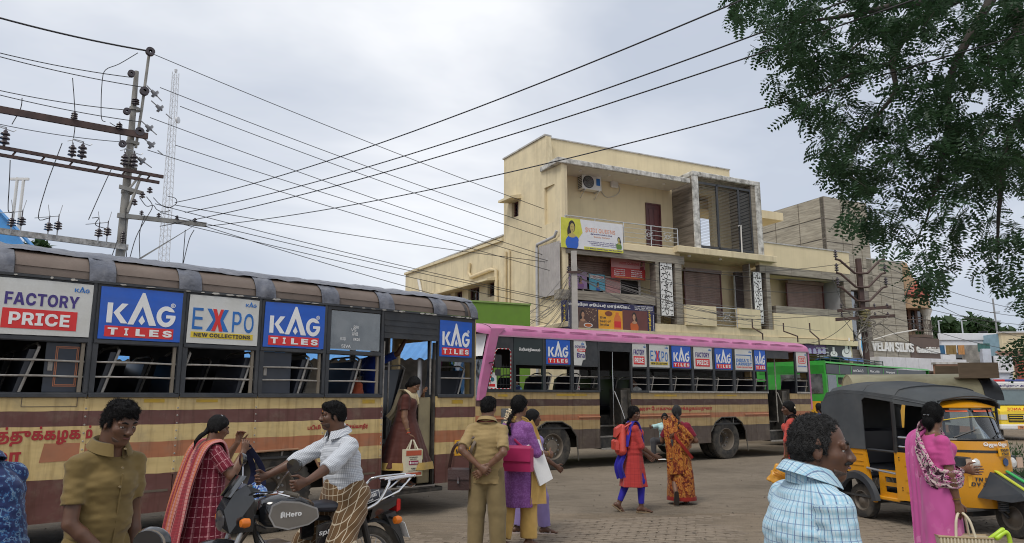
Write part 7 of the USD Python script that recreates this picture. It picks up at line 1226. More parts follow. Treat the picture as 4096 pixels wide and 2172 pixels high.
# ================================================================== people: one continuous body each, clothes and hair as its parts
def nrm(v): v = np.asarray(v,float); return v/max(np.linalg.norm(v),1e-9)
class Fld:
    """A distance field on a grid; capsules, ellipsoids and lofts blended into it become one smooth surface."""
    def __init__(s,lo,hi,r):
        s.lo = np.asarray(lo,float); s.r = r; s.n = np.ceil((np.asarray(hi,float)-s.lo)/r).astype(int)+1
        s.ax = [(s.lo[k]+r*np.arange(s.n[k])).astype(np.float32) for k in range(3)]; s.f = np.full(s.n,.3,np.float32)
    def win(s,lo,hi):
        i0 = np.clip(np.floor((np.asarray(lo)-s.lo)/s.r).astype(int),0,s.n); i1 = np.clip(np.ceil((np.asarray(hi)-s.lo)/s.r).astype(int)+1,0,s.n)
        if (i1 <= i0).any(): return None,None
        sl = tuple(slice(a,b) for a,b in zip(i0,i1)); return sl,(s.ax[0][sl[0]][:,None,None],s.ax[1][sl[1]][None,:,None],s.ax[2][sl[2]][None,None,:])
    def put(s,sl,d,k,op=1):
        f = s.f[sl]
        if op > 0: h = np.clip(.5+.5*(f-d)/k,0,1); s.f[sl] = f+(d-f)*h-k*h*(1-h)
        else: h = np.clip(.5-.5*(f+d)/k,0,1); s.f[sl] = f*(1-h)+(-d)*h+k*h*(1-h)
    def cap(s,a,b,ra,rb,k=.02,cut=(),op=1):
        a,b = np.asarray(a,float),np.asarray(b,float); m = max(ra,rb)+k+s.r*3; sl,P = s.win(np.minimum(a,b)-m,np.maximum(a,b)+m)
        if sl is None: return s
        u = b-a; L = max(u @ u,1e-9); q = [P[i]-a[i] for i in range(3)]; t = np.clip((q[0]*u[0]+q[1]*u[1]+q[2]*u[2])/L,0,1)
        d = np.sqrt(sum((q[i]-t*u[i])**2 for i in range(3)))-(ra+(rb-ra)*t)
        for pt,n in cut: d = np.maximum(d,sum((P[i]-pt[i])*n[i] for i in range(3)))
        s.put(sl,d,k,op); return s
    def ecap(s,a,b,A,B,side,k=.03,cut=(),ripple=None):
        a,b = np.asarray(a,float),np.asarray(b,float); m = max(*A,*B)*1.15+k+s.r*3; sl,P = s.win(np.minimum(a,b)-m,np.maximum(a,b)+m)
        if sl is None: return s
        u = b-a; L = np.linalg.norm(u); w = u/L; x = np.asarray(side,float); x = nrm(x-w*(x @ w)); y = np.cross(w,x); q = [P[i]-a[i] for i in range(3)]
        al = q[0]*w[0]+q[1]*w[1]+q[2]*w[2]; t = np.clip(al/L,0,1); px = q[0]*x[0]+q[1]*x[1]+q[2]*x[2]; py = q[0]*y[0]+q[1]*y[1]+q[2]*y[2]; rx,ry = A[0]+(B[0]-A[0])*t,A[1]+(B[1]-A[1])*t
        if ripple: nn,am,ph = ripple; th = np.arctan2(py/ry,px/rx); g = 1+am*t*(np.sin(nn*th+ph)+.5*np.sin((nn*1.7)*th+ph*2.3)); rx,ry = rx*g,ry*g
        e = np.maximum(np.abs(al-t*L),0)/np.minimum(rx,ry); d = (np.sqrt((px/rx)**2+(py/ry)**2+e**2)-1)*np.minimum(rx,ry)
        for pt,n in cut: d = np.maximum(d,sum((P[i]-pt[i])*n[i] for i in range(3)))
        s.put(sl,d,k); return s
    def ell(s,c,R,M=np.eye(3),k=.02,op=1,cut=()):
        c = np.asarray(c,float); m = max(R)+k+s.r*3; sl,P = s.win(c-m,c+m)
        if sl is None: return s
        q = [P[i]-c[i] for i in range(3)]; l = [sum(q[i]*M[i][j] for i in range(3)) for j in range(3)]; d = (np.sqrt(sum((l[j]/R[j])**2 for j in range(3)))-1)*min(R)
        for pt,n in cut: d = np.maximum(d,sum((P[i]-pt[i])*n[i] for i in range(3)))
        s.put(sl,d,k,op); return s
    def crop(s,pt,n):
        d = sum((s.ax[i].reshape([-1 if j == i else 1 for j in range(3)])-pt[i])*n[i] for i in range(3)); s.f = np.maximum(s.f,d); return s
    def noise(s,amp,fr,seed=0,oct=2):
        I = np.argwhere(np.abs(s.f) < amp+s.r*2.5)
        if len(I): p = s.lo+I*s.r; s.f[tuple(I.T)] += (amp*2*(meshkit.fbm(p*np.asarray(fr),oct,seed)-.5)).astype(np.float32)
        return s
    def mesh(s):
        f = s.f; ins = f < 0; o = [(i,j,k) for i in (0,1) for j in (0,1) for k in (0,1)]; c = tuple(n-1 for n in f.shape); sub = lambda A,i,j,k: A[i:i+c[0],j:j+c[1],k:k+c[2]]
        al,an = np.ones(c,bool),np.zeros(c,bool)
        for q in o: b = sub(ins,*q); al &= b; an |= b
        I = np.argwhere(an & ~al); idx = np.full(c,-1,np.int32); idx[tuple(I.T)] = np.arange(len(I)); vals = np.stack([f[tuple((I+q).T)] for q in o],1); acc = np.zeros((len(I),3)); cnt = np.zeros(len(I))
        for a in range(8):
            for b in range(a+1,8):
                d = np.array(o[b])-np.array(o[a])
                if np.abs(d).sum() != 1: continue
                va,vb = vals[:,a],vals[:,b]; x = (va < 0) != (vb < 0); t = np.where(x,va/np.where(x,va-vb,1),0); acc += np.where(x[:,None],np.array(o[a])+t[:,None]*d,0); cnt += x
        V = s.lo+(I+acc/np.maximum(cnt,1)[:,None])*s.r; F = []
        for a in range(3):
            e = np.eye(3,dtype=int)[a]; u,v = np.eye(3,dtype=int)[(a+1) % 3],np.eye(3,dtype=int)[(a+2) % 3]; A = ins[tuple(slice(1 if k != a else 0,c[k]) for k in range(3))]; B = ins[tuple(slice(1,c[k]+(1 if k == a else 0)) if k == a else slice(1,c[k]) for k in range(3))]
            J = np.argwhere(A != B)
            if not len(J): continue
            base = J+(1-e); fl = A[tuple(J.T)]; q = [idx[tuple((base-du-dv).T)] for du,dv in ((u*0,u*0),(u,u*0),(u,v),(u*0,v))]; Q = np.stack(q,1); Q[~fl] = Q[~fl][:,::-1]; F.append(Q)
        F = np.vstack(F); F = F[(F >= 0).all(1)]; return V,np.vstack([F[:,[0,1,2]],F[:,[0,2,3]]])
def ik(a,t,l1,l2,pole):
    a,t = np.asarray(a,float),np.asarray(t,float); d = t-a; L = min(np.linalg.norm(d),(l1+l2)*.995); u = nrm(d); c = (l1*l1+L*L-l2*l2)/(2*L); h = math.sqrt(max(l1*l1-c*c,0)); p = np.asarray(pole,float); p = nrm(p-u*(p @ u)); return a+u*c+p*h,a+u*L
class Skel:
    """Joints of a person facing +y, x to their right."""
    def __init__(s,h,fem=False,lean=(0,0,1),head=(0,0,0),ra=None,la=None,rl=None,ll=None,seat=None,wide=1.0,hk=.136,hd=0.0):
        s.h,s.fem,s.wide = h,fem,wide; sp = nrm(lean); s.sp = sp; s.side = np.array([1.0,0,0]); s.P = np.array([0,0,.53*h if seat is None else seat]); s.N = s.P+sp*.295*h; s.C = s.P+sp*.19*h
        w = (.088 if fem else .101)*h*wide; s.sh = {1: s.N-sp*.049*h+s.side*w,-1: s.N-sp*.049*h-s.side*w}; s.hip = {k: s.P+s.side*k*.05*h*wide-np.array([0,0,.01*h]) for k in (1,-1)}
        s.el,s.wr,s.hd,s.kn,s.an,s.ft = {},{},{},{},{},{}
        for k,a in ((1,ra),(-1,la)):
            a = a or ((k*.12,.02,-1),(k*.04,.15,-1))
            if isinstance(a[0],str): s.el[k],s.wr[k] = ik(s.sh[k],a[1],.172*h,.15*h,a[2]); s.hd[k] = nrm(a[3]) if len(a) > 3 else nrm(s.wr[k]-s.el[k])
            else: s.el[k] = s.sh[k]+nrm(a[0])*.172*h; s.wr[k] = s.el[k]+nrm(a[1])*.15*h; s.hd[k] = nrm(a[2]) if len(a) > 2 else nrm(a[1])
        for k,a in ((1,rl),(-1,ll)):
            a = a or ((k*.02,.02,-1),(0,-.03,-1))
            if isinstance(a[0],str): s.kn[k],s.an[k] = ik(s.hip[k],a[1],.245*h,.24*h,a[2]); s.ft[k] = nrm(a[3]) if len(a) > 3 else np.array([0,1,0])
            else: s.kn[k] = s.hip[k]+nrm(a[0])*.245*h; s.an[k] = s.kn[k]+nrm(a[1])*.24*h; s.ft[k] = nrm(a[2]) if len(a) > 2 else nrm((k*.15,1,-.05))
        if seat is None:
            dz = min(s.an[1][2],s.an[-1][2])-.047*h
            for n in ('P','N','C'): getattr(s,n)[2] -= dz
            for D in (s.sh,s.hip,s.el,s.wr,s.kn,s.an):
                for k in D: D[k] = D[k]-np.array([0,0,dz])
        yaw,pit,rol = head; s.R = rotz(yaw) @ rotx(pit) @ roty(rol); s.hs = hk*h; s.H = s.N+sp*(.031-hd)*h+s.R @ np.array([0,.17*s.hs,.48*s.hs])
    def hp(s,q): return s.H+s.R @ (np.asarray(q,float)*s.hs)
skin_l = {}
def skin(c,nm):
    if nm not in skin_l:
        N = {'g': ('geometry',{}),'n': ('noise_texture',{'scale': 9.0,'detail': 4.0}),'r': ('rgb_ramp',{'ramp': [(.3,tuple(np.array(c)*.82)),(.7,tuple(np.array(c)*1.15))]}),'n2': ('noise_texture',{'scale': 160.0,'detail': 2.0}),'bp': ('bump',{'strength': .12,'distance': .004}),'b': ('principled_bsdf',{'roughness': .46,'specular_ior_level': .4,'subsurface_weight': .12,'subsurface_radius': (.4,.15,.08),'subsurface_scale': .01})}
        skin_l[nm] = nodes('skin_'+nm,N,[('g.position','n.vector'),('n.fac','r.fac'),('r.color','b.base_color'),('g.position','n2.vector'),('n2.fac','bp.height'),('bp.normal','b.normal')])
    return skin_l[nm]
hair_black = look('hair_black',(.006,.0055,.006),.55,var=.5,vs=(30,30,6),fine=.5,fs=180,bump=.5,bs=220,spec=.18); hair_grey = look('hair_greying',(.014,.0135,.0135),.65,var=.9,vs=(70,70,30),fine=.6,fs=260,bump=.8,bs=200)
eye_w,eye_b = look('eye_white',(.55,.52,.49),.3,var=.03),look('eye_dark',(.015,.009,.006),.15,var=.1); lip_l = look('lip_brown',(.14,.05,.045),.4)
def body(p,S,mt,r,face=True,hands=(.35,.35),thumbs=True,barefoot=True,feet=True,zmin=None):
    h = S.h; pts = np.array([S.H]+[D[k] for D in (S.sh,S.el,S.wr,S.kn,S.an) for k in (1,-1)]+[S.wr[k]+S.hd[k]*.11*h for k in (1,-1)]+[S.an[k]+S.ft[k]*.13*h for k in (1,-1)]+[S.an[k]-S.ft[k]*.04*h for k in (1,-1)])
    lo,hi = pts.min(0)-.09*h,pts.max(0)+.09*h; hi[2] = max(hi[2],S.H[2]+.09*h)
    if zmin is not None: lo[2] = max(lo[2],zmin)
    f = Fld(lo,hi,r); w = S.wide; sh = (.118 if not S.fem else .105)*h*w
    f.ecap(S.P,S.C,(.085*h*w,.062*h*w),(.088*h*w,.062*h*w),S.side,.03); f.ecap(S.C,S.N-S.sp*.045*h,(.09*h*w,.062*h*w),(.07*h*w,.042*h),S.side,.03)
    f.cap(S.N-S.sp*.04*h,S.hp((0,-.12,-.2)),.040*h*(.9 if S.fem else 1.06),.036*h*(.9 if S.fem else 1.08),.02)
    for k in (1,-1):
        f.cap(S.N-S.sp*.02*h,S.sh[k],.03*h,.03*h,.03); f.cap(S.sh[k],S.el[k],.031*h*w,.024*h*w,.015); m = S.el[k]+(S.wr[k]-S.el[k])*.3; f.cap(S.el[k],m,.024*h*w,.0235*h*w,.01); f.cap(m,S.wr[k],.0235*h*w,.0155*h,.01)
        f.cap(S.hip[k],S.kn[k],.05*h*w,.034*h,.02); m = S.kn[k]+(S.an[k]-S.kn[k])*.3; f.cap(S.kn[k],m,.034*h,.033*h,.012); f.cap(m,S.an[k],.033*h,.021*h,.012)
        if feet:
            t = S.ft[k]; up = nrm(np.cross(np.cross(t,(0,0,1)),t)); a = S.an[k]; f.cap(a,a-t*.025*h-up*.022*h,.022*h,.02*h,.012); f.ecap(a-up*.012*h,a+t*.075*h-up*.03*h,(.022*h,.022*h),(.028*h,.013*h),np.cross(t,up),.012)
            for j in range(5): q = a+t*(.082+.012*(1-j/4))*h-up*.034*h+np.cross(t,up)*k*-(j-2)*.011*h; f.cap(q-t*.01*h,q+t*.008*h,.008*h,.007*h,.004)
        # hand: palm, four fingers, thumb from the side
        d = S.hd[k]; ref = np.array([k*-1.0,0,0]) if abs(d[0]) < .8 else np.array([0,1.0,0]); n = nrm(ref-d*(ref @ d)); sd = np.cross(d,n)*1.0; W0 = S.wr[k]; cu = hands[0 if k == 1 else 1]
        if sd[1] < 0: sd = -sd
        f.ecap(W0,W0+d*.052*h,(.016*h,.013*h),(.025*h,.0115*h),sd,.012); fr = max(.0056*h,r*.95)
        for j in range(4):
            ln = (.046,.051,.048,.038)[j]*h; b = W0+d*.054*h+sd*(.018-.0125*j)*h; a1,a2 = cu*1.0,cu*2.1; d1 = nrm(d*math.cos(a1)+n*math.sin(a1)+sd*(.10-.07*j)); d2 = nrm(d*math.cos(a2)+n*math.sin(a2)); m = b+d1*ln*.5; f.cap(b-d*.01*h,m,fr*1.08,fr,.004); f.cap(m,m+d2*ln*.5,fr,fr*.8,.003)
        if thumbs: b = W0+d*.018*h+sd*.016*h; m = b+nrm(sd*.75+d*.7+n*.25)*.03*h; f.cap(b,m,fr*1.35,fr*1.15,.006); f.cap(m,m+nrm(d*.85+sd*.2+n*.4)*.026*h,fr*1.1,fr*.85,.003)
    M,q,s = S.R,S.hp,S.hs
    f.ell(q((0,-.06,.14)),np.array([.31,.40,.36])*s,M,.02); f.ell(q((0,.09,-.15)),np.array([.24,.29,.35])*s,M,.025); f.ell(q((0,.25,-.41)),np.array([.10,.09,.08])*s,M,.03*s/.22)
    if face:
        for k in (1,-1):
            f.ell(q((k*.15,.22,-.10)),np.array([.12,.11,.10])*s,M,.02); f.cap(q((k*.22,.30,.085)),q((k*.05,.355,.075)),.045*s,.045*s,.01); f.ell(q((k*.14,.40,.0)),np.array([.085,.085,.06])*s,M,.015,-1)
            f.ell(q((k*.325,-.05,-.03)),np.array([.035,.085,.145])*s,M @ rotz(-k*18) @ rotx(-8),.01); f.ell(q((k*.355,-.035,.0)),np.array([.022,.042,.075])*s,M,.008,-1); f.ell(q((k*.045,.42,-.145)),np.array([.05,.055,.04])*s,M,.008)
            f.cap(q((k*.20,.318,.034)),q((k*.09,.348,.036)),.03*s,.028*s,.006); f.cap(q((k*.19,.315,-.055)),q((k*.09,.335,-.058)),.022*s,.02*s,.008)
        f.cap(q((0,.355,.06)),q((0,.455,-.12)),.034*s,.052*s,.015); f.cap(q((-.085,.345,-.235)),q((0,.385,-.225)),.022*s,.03*s,.008); f.cap(q((.085,.345,-.235)),q((0,.385,-.225)),.022*s,.03*s,.008); f.cap(q((-.07,.345,-.285)),q((.07,.345,-.285)),.034*s,.034*s,.008); f.cap(q((-.09,.40,-.257)),q((.09,.40,-.257)),.010*s,.010*s,.005,op=-1)
    b = part('body',f.mesh(),mt,p,smooth=True)
    if face:
        e = MB(); i = MB()
        for k in (1,-1):
            c = q((k*.14,.279,-.012)); v = trimesh.creation.icosphere(2,.056*s); e.add(v.vertices+c,v.faces); v = trimesh.creation.icosphere(2,.029*s); i.add(v.vertices+q((k*.142,.312,-.018)),v.faces)
        part('eyes',e,eye_w,b,smooth=True); part('irises',i,eye_b,b,smooth=True); m = MB()
        for k in (1,-1): m.tube([q((k*.06,.395,.085)),q((k*.14,.375,.115)),q((k*.225,.315,.09))],[.016*s,.022*s,.008*s],6)
        part('eyebrows',m,hair_black,b,smooth=True); m = MB().tube([q((-.085,.372,-.262)),q((0,.408,-.272)),q((.085,.372,-.262))],[.012*s,.026*s,.012*s],7); part('lips',m,lip_l,b,smooth=True)
    return b
def hair(b,S,style,r,mt=None,seed=1,back=0.0):
    s,q,M = S.hs,S.hp,S.R; f = Fld(S.H-s*1.0-np.array([0,0,.55*S.h*(style in ('braid','plait'))*.9]),S.H+s*.85,r); fw = M @ np.array([0,1.0,0]); up = M @ np.array([0,0,1.0]); sd = M @ np.array([1.0,0,0])
    male = style in ('short','curly','crop'); th = {'short': .020,'crop': .008,'curly': .016}.get(style,.045)
    hl = nrm(fw*.72-up*.55); cut = [(q((0,.30-back,.20+back*.8)) if male else q((0,.30,.16)),hl)]
    f.ell(q((0,-.065,.15)),np.array([.325+th*.5,.405+th,.37+th])*s,M,.01,cut=cut+[(q((0,.0,-.02)),-nrm(up-fw*.75))] if male else cut)
    if male:
        f.ell(q((0,-.16,-.02)),np.array([.315+th*.2,.31+th*.4,.34])*s,M,.02,cut=[(q((0,.02,0)),fw),(q((0,-.1,-.30)),-nrm(up-fw*.3))])
        for k in (1,-1): f.cap(q((k*.305,.07,.12)),q((k*.30,.06,-.08)),.03*s,.02*s,.015)
        if style == 'curly': f.ell(q((0,.08,.36)),np.array([.27,.28,.14])*s,M,.03); f.noise(.010,(50,50,50),seed,2)
        elif style == 'short': f.ell(q((0,.13,.36)),np.array([.27,.23,.12])*s,M,.03); f.noise(.008,(60,60,40),seed,2)
        else: f.noise(.008,(60,60,40),seed)
    else:
        f.ell(q((0,-.20,-.06)),np.array([.30,.26,.34])*s,M,.03,cut=[(q((0,-.02,0)),fw)])
        for k in (1,-1): f.cap(q((k*.29,.05,.18)),q((k*.28,-.10,-.16)),.06*s,.05*s,.03)
        if style == 'bun': f.ell(q((0,-.40,-.28)),np.array([.24,.17,.2])*s,M,.02); f.cap(q((0,-.3,-.4)),q((0,-.36,-.75)),.12*s,.05*s,.03)
        if style in ('braid','plait'):
            a = q((0,-.40,-.22)); B = S.C+np.array([0,-.085*S.h,.02*S.h]) if style == 'braid' else S.P+np.array([0,-.10*S.h,.06*S.h]); n = 9 if style == 'braid' else 16; mid = S.N+np.array([0,-.095*S.h,-.01*S.h]); P = smooth_path([a,mid,B],n//2)
            for i,p in enumerate(P): rr = .115*s*(1-.5*i/len(P)); f.ell(p+sd*.02*s*(-1)**i,np.array([rr,rr*.8,rr*1.05]),np.eye(3),.012)
        f.noise(.006,(40,40,14),seed)
    V,F = f.mesh(); o = part('hair',(V,F),mt or hair_black,b,smooth=True)
    if r < .0062:                                                    # loose strands break up the outline
        g = np.random.default_rng(seed); A,B,C = V[F[:,0]],V[F[:,1]],V[F[:,2]]; N = np.cross(B-A,C-A); ar = np.linalg.norm(N,axis=1); n = 5200; k = g.choice(len(F),n,p=ar/ar.sum()); a,c = g.random((2,n,1)); a,c = np.where(a+c > 1,1-a,a),np.where(a+c > 1,1-c,c)
        X = A[k]+(B-A)[k]*a+(C-A)[k]*c; nn = N[k]/ar[k][:,None]; fl = (-up*.8-fw*.5) if not male else (fw*.25-up*.25); d = fl-nn*(nn @ fl)[:,None]; d = d+nn*(.55 if style == 'curly' else .3 if male else .04)+g.normal(0,.45 if style == 'curly' else .22 if male else .10,(n,3)); d /= np.linalg.norm(d,axis=1,keepdims=True); Ln = (.011 if style == 'curly' else .008 if male else .022)*g.uniform(.6,1.3,(n,1)); bend = g.normal(0,.35,(n,3))*Ln
        Q = np.stack([X-nn*.002,X+d*Ln*.5,X+d*Ln+bend*.5],1).reshape(-1,3); pp = str(b.GetPath()); cv = UsdGeom.BasisCurves.Define(stage,pp+'/'+numbered(pp,'hair_strands')); cv.CreateTypeAttr('linear'); cv.CreateCurveVertexCountsAttr([3]*n); cv.CreatePointsAttr([Gf.Vec3f(*map(float,x)) for x in Q]); cv.CreateWidthsAttr([.0016,.0014,.0006]*n); cv.SetWidthsInterpolation('vertex'); UsdShade.MaterialBindingAPI.Apply(cv.GetPrim()).Bind(mt or hair_black); keys(cv.GetPrim(),kind='stuff')
    return o
def cloth_uv(V,S,arms=True):
    """Pattern coordinates in metres: round and along the trunk, and round and along each sleeve."""
    c = V-(S.P+np.outer((V-S.P) @ S.sp,S.sp)); uv = np.stack([np.arctan2(c[:,0],-c[:,1])*.155,V[:,2]],1)
    if arms:
        for k in (1,-1):
            for a,b in ((S.sh[k]+(S.el[k]-S.sh[k])*.12,S.el[k]),(S.el[k],S.wr[k])):
                u = b-a; L = u @ u; t = np.clip((V-a) @ u/L,-.3,1); R = V-a-np.outer(t,u); d = np.linalg.norm(R,axis=1); w = nrm(u); x = nrm(np.cross(w,(0,1,.01))); y = np.cross(w,x); on = (d < .075*S.h/1.65) & (np.abs((V-S.P) @ S.side) > (.085 if abs(b[0]) > abs(a[0])*.9 else .0)*S.h) & (t > -.2)
                uv[on] = np.stack([np.arctan2(R @ x,R @ y)*.06,t*math.sqrt(L)],1)[on]
    return uv
def garment(b,S,name,mt,r,sleeve=(.8,.8),hem=-.06,fit=1.0,neck=.0,skirt=None,collar=False,seed=0,wr=.006,torso=True,legs=None,zclip=None,rip=(7,.05),nz=(9,9,26),shw=.0,tail=(1.05,1.0)):
    """A shirt, kurta, blouse or dress: sleeve = how far down each arm (1 elbow, 2 wrist), skirt = (hem height, half width, half depth, offset)."""
    h,w = S.h,S.wide; P = [S.P-np.array([0,0,.14*h]),S.N,*S.sh.values(),*S.el.values(),*[S.wr[k] for k in (1,-1) if sleeve[0 if k == 1 else 1] > 1]]
    if skirt: P += [np.array([skirt[3][0]+a*skirt[1]*1.25,skirt[3][1]+c*skirt[2]*1.25,skirt[0]]) for a in (1,-1) for c in (1,-1)]
    if legs is not None: P += [*S.kn.values(),*S.an.values()]
    P = np.array(P); f = Fld(P.min(0)-np.array([.085,.16,.075])*h,P.max(0)+np.array([.085,.15,.065])*h,r); e = .010*h*fit; up = S.sp
    if torso:
        bot = S.P+up*hem*h; bw,bd = (.092*w)*h+e,(.070*w)*h+e
        f.ecap(S.P+up*.09*h,bot-up*.0,(bw*.97,bd),(bw*tail[0],bd*tail[1]),S.side,.02,cut=[(bot,-up)]); f.ecap(S.P+up*.08*h,S.C,(bw*.97,bd),(.092*h*w+e,.066*h*w+e),S.side,.03); f.ecap(S.C,S.N-up*.045*h,(.094*h*w+e,.066*h*w+e),(.074*h*w+e*.4,.046*h+e*.6),S.side,.04)
        if S.fem:
            for k in (1,-1): f.ell(S.C+up*.015*h+S.side*k*.042*h+np.array([0,.058*h,0]),np.array([.042,.04,.042])*h,np.eye(3),.03)
        for k in (1,-1): f.cap(S.N-up*(.026+neck)*h+S.side*k*.035*h,S.sh[k],.026*h+e*.4,.032*h+e*.3,.03)
        for k,sl in ((1,sleeve[0]),(-1,sleeve[1])):
            if sl <= 0: continue
            a,c = S.sh[k],S.el[k]; t = min(sl,1.0); E = a+(c-a)*t; wv = .030*h*w+e*.4; wv2 = (.028*h*w+e*.75); cut = [(E,nrm(c-a))] if sl <= 1 else []
            f.cap(a,a+(c-a)*max(t,.05)*1.04 if sl <= 1 else c,wv,wv2,.022,cut=cut)
            if sl > 1: E = c+(S.wr[k]-c)*(sl-1); f.cap(c,E+nrm(S.wr[k]-c)*.02,.027*h*w+e*.6,.021*h*w+e*.6,.02,cut=[(E,nrm(S.wr[k]-c))])
        if neck >= 0: f.cap(S.N-up*.01*h,S.hp((0,-.05,-.45)),.042*h,.042*h,.01,op=-1)
        if neck > 0: f.ell(S.N+np.array([0,(.05 if neck < 1 else -.05)*h,-.01*h]),np.array([.05,.06,.06])*h,np.eye(3),.01,-1)
    if skirt:
        z0,rx,ry,off = skirt; a = S.P+up*.085*h; f.ecap(a,np.array([off[0],off[1],z0-.04]),((.090*w)*h+e,.068*h*w+e),(rx,ry),S.side,.03,cut=[((0,0,z0),(0,0,-1)),(a+up*.03,up)],ripple=(rip[0],rip[1],seed))
    if legs is not None:
        z,rt,rb = legs; f.ecap(S.P+up*.04*h,S.P-np.array([0,0,.05*h]),(.080*h*w+e*.4,.060*h*w+e*.4),(.084*h*w+e*.4,.064*h*w+e*.4),S.side,.03)
        for k in (1,-1):
            E = S.kn[k]+(S.an[k]-S.kn[k])*z; f.cap(S.hip[k]-np.array([0,0,.01]),S.kn[k],rt*h,(rt*.7+rb*.3)*h,.03); f.cap(S.kn[k],E,(rt*.7+rb*.3)*h,rb*h,.02,cut=[(E,nrm(S.an[k]-S.kn[k]))])
    if legs is not None: nz = (13,13,6)
    if wr: f.noise(wr*.62,nz,seed,2); f.noise(wr*.45,(17,17,42) if legs is None and not skirt else (20,20,7),seed+3,1)
    V,F = f.mesh(); g = part(name,(V,F),mt,b,smooth=True,uv=cloth_uv(V,S,torso))
    if collar:
        up_,c = S.sp,S.N; m = MB(); T = np.linspace(.35,2*PI-.35,25); R_ = .047*h; ring = lambda r_,z,dz=0: [c+np.array([r_*math.sin(t),r_*1.0*math.cos(t),z-(.014*h+dz)*math.cos(t)*.9]) for t in T]
        m.sheet(np.array([ring(R_*1.05,-.016*h),ring(R_,.012*h),ring(R_*1.03,.034*h),ring(R_*1.18,.030*h),ring(R_*1.50,.002*h,.012*h)]),.004); V,F = m.get(); part('collar',(V,F),mt,g,smooth=True,uv=np.stack([V[:,0]*1.0,V[:,2]+V[:,1]],1))
    return g
def ribbon(b,name,pts,w0,w1,wd,mt,n=9,pl=3,amp=.012,th=.004,k=7,seed=0):
    """A draped cloth strip along a path, with lengthwise pleats."""
    P = smooth_path(pts,k); W = np.asarray(wd,float); W = W if W.ndim == 2 else np.repeat(W[None],len(pts),0); Wd = smooth_path(W,k); G = []; m = len(P)
    for i in range(m):
        T = nrm(P[min(i+1,m-1)]-P[max(i-1,0)]); x = nrm(Wd[i]-T*(Wd[i] @ T)); nn = np.cross(T,x); w = w0+(w1-w0)*i/(m-1); G.append([P[i]+x*w*(j/(n-1)-.5)+nn*amp*math.sin(pl*2*PI*j/(n-1)+seed+i*.12) for j in range(n)])
    V,F = MB().sheet(np.array(G),th).get(); return part(name,(V,F),mt,b,smooth=True,uv=np.stack([np.tile(np.tile(np.linspace(0,w0,n),m),2)[:len(V)],np.tile(np.repeat(np.arange(m)*.03,n),2)[:len(V)]],1))
def sandal(b,S,mt,k,strap=True):
    h,t = S.h,S.ft[k]; up = nrm(np.cross(np.cross(t,(0,0,1)),t)); x = np.cross(t,up); a = S.an[k]-up*.05*h; o = [(-.05,.0),(-.045,.018),(-.01,.021),(.05,.028),(.085,.024),(.10,.0),(.085,-.024),(.05,-.026),(-.01,-.02),(-.045,-.018)]
    m = MB().hull([a+t*p*h+x*q*h+up*e for p,q in o for e in (0,.017)]); s = part('sandal',m,mt,b)
    if strap: part('strap',MB().tube([a+t*.04*h+x*(-.028)*h+up*.02,a+t*.045*h+up*.045*h,a+t*.04*h+x*.028*h+up*.02],.008,6),mt,s)
# ---- fabrics
def fab(name,N,L,out,rough=.8,bump=.15):
    N = dict(N); N.update({'uv': ('attribute',{'attribute': 'st'}),'b': ('principled_bsdf',{'roughness': rough,'specular_ior_level': .25,'sheen_weight': .12}),'gg': ('geometry',{}),'wn': ('noise_texture',{'scale': 350.0,'detail': 1.0}),'wb': ('bump',{'strength': bump,'distance': .003})})
    return nodes(name,N,list(L)+[(out,'b.base_color'),('gg.position','wn.vector'),('wn.fac','wb.height'),('wb.normal','b.normal')])
def plain(name,c,rough=.8,var=.14): return look(name,c,rough,0,var=var,vs=(6,6,6),fine=.12,fs=240,bump=.12,bs=300,spec=.2,sheen=.1)
def lines(name,base,sets,rough=.8):
    """Cloth with woven lines: sets of (axis 'x' along or 'y' across, period, offset, width, colour, strength)."""
    N = {'sx': ('separate_xyz',{}),'c': ('color',{'value': base})}; L = [('uv.vector','sx.vector')]; cur = 'c.color'
    for i,(ax,per,off,w,col,st) in enumerate(sets):
        N.update({f'd{i}': ('math',{'math_type': 'multiply_add','value2': 1/per,'value3': off+40}),f'f{i}': ('math',{'math_type': 'fraction'}),f'l{i}': ('math',{'math_type': 'less_than','value2': w}),f's{i}': ('math',{'math_type': 'multiply','value2': st}),f'm{i}': ('mix_color',{'b': col})})
        L += [(f'sx.{ax}',f'd{i}.value1'),(f'd{i}.value',f'f{i}.value1'),(f'f{i}.value',f'l{i}.value1'),(f'l{i}.value',f's{i}.value1'),(f's{i}.value',f'm{i}.fac'),(cur,f'm{i}.a')]; cur = f'm{i}.result'
    return fab(name,N,L,cur,rough)
def print_cloth(name,stops,scale,kind='noise',detail=2.0,rough=.75,stretch=(1,1,1),dist=0.0):
    N = {'g2': ('texture_coordinate',{}),'mp': ('mapping',{'scale': stretch}),'t': ('noise_texture',{'scale': scale,'detail': detail,'distortion': dist}) if kind == 'noise' else ('voronoi_texture',{'scale': scale}),'r': ('rgb_ramp',{'ramp': stops,'interpolate': False})}
    return fab(name,N,[('g2.object','mp.vector'),('mp.vector','t.vector'),('t.fac' if kind == 'noise' else 't.distance','r.fac')],'r.color',rough)
def tolocal(q,loc,rot): return rotz(-rot) @ (np.asarray(q,float)-np.asarray(loc,float))
brown_d,brown_m,brown_l = skin((.095,.046,.028),'deep'),skin((.14,.070,.042),'mid'),skin((.19,.10,.06),'light')
khaki = plain('khaki_shirt',(.165,.115,.042)); khaki_t = plain('khaki_tan',(.29,.21,.095)); khaki_p = plain('khaki_trousers',(.20,.15,.072)); dark_sole = look('sandal_dark',(.03,.022,.018),.7); tan_s = look('sandal_tan',(.20,.14,.08),.7)
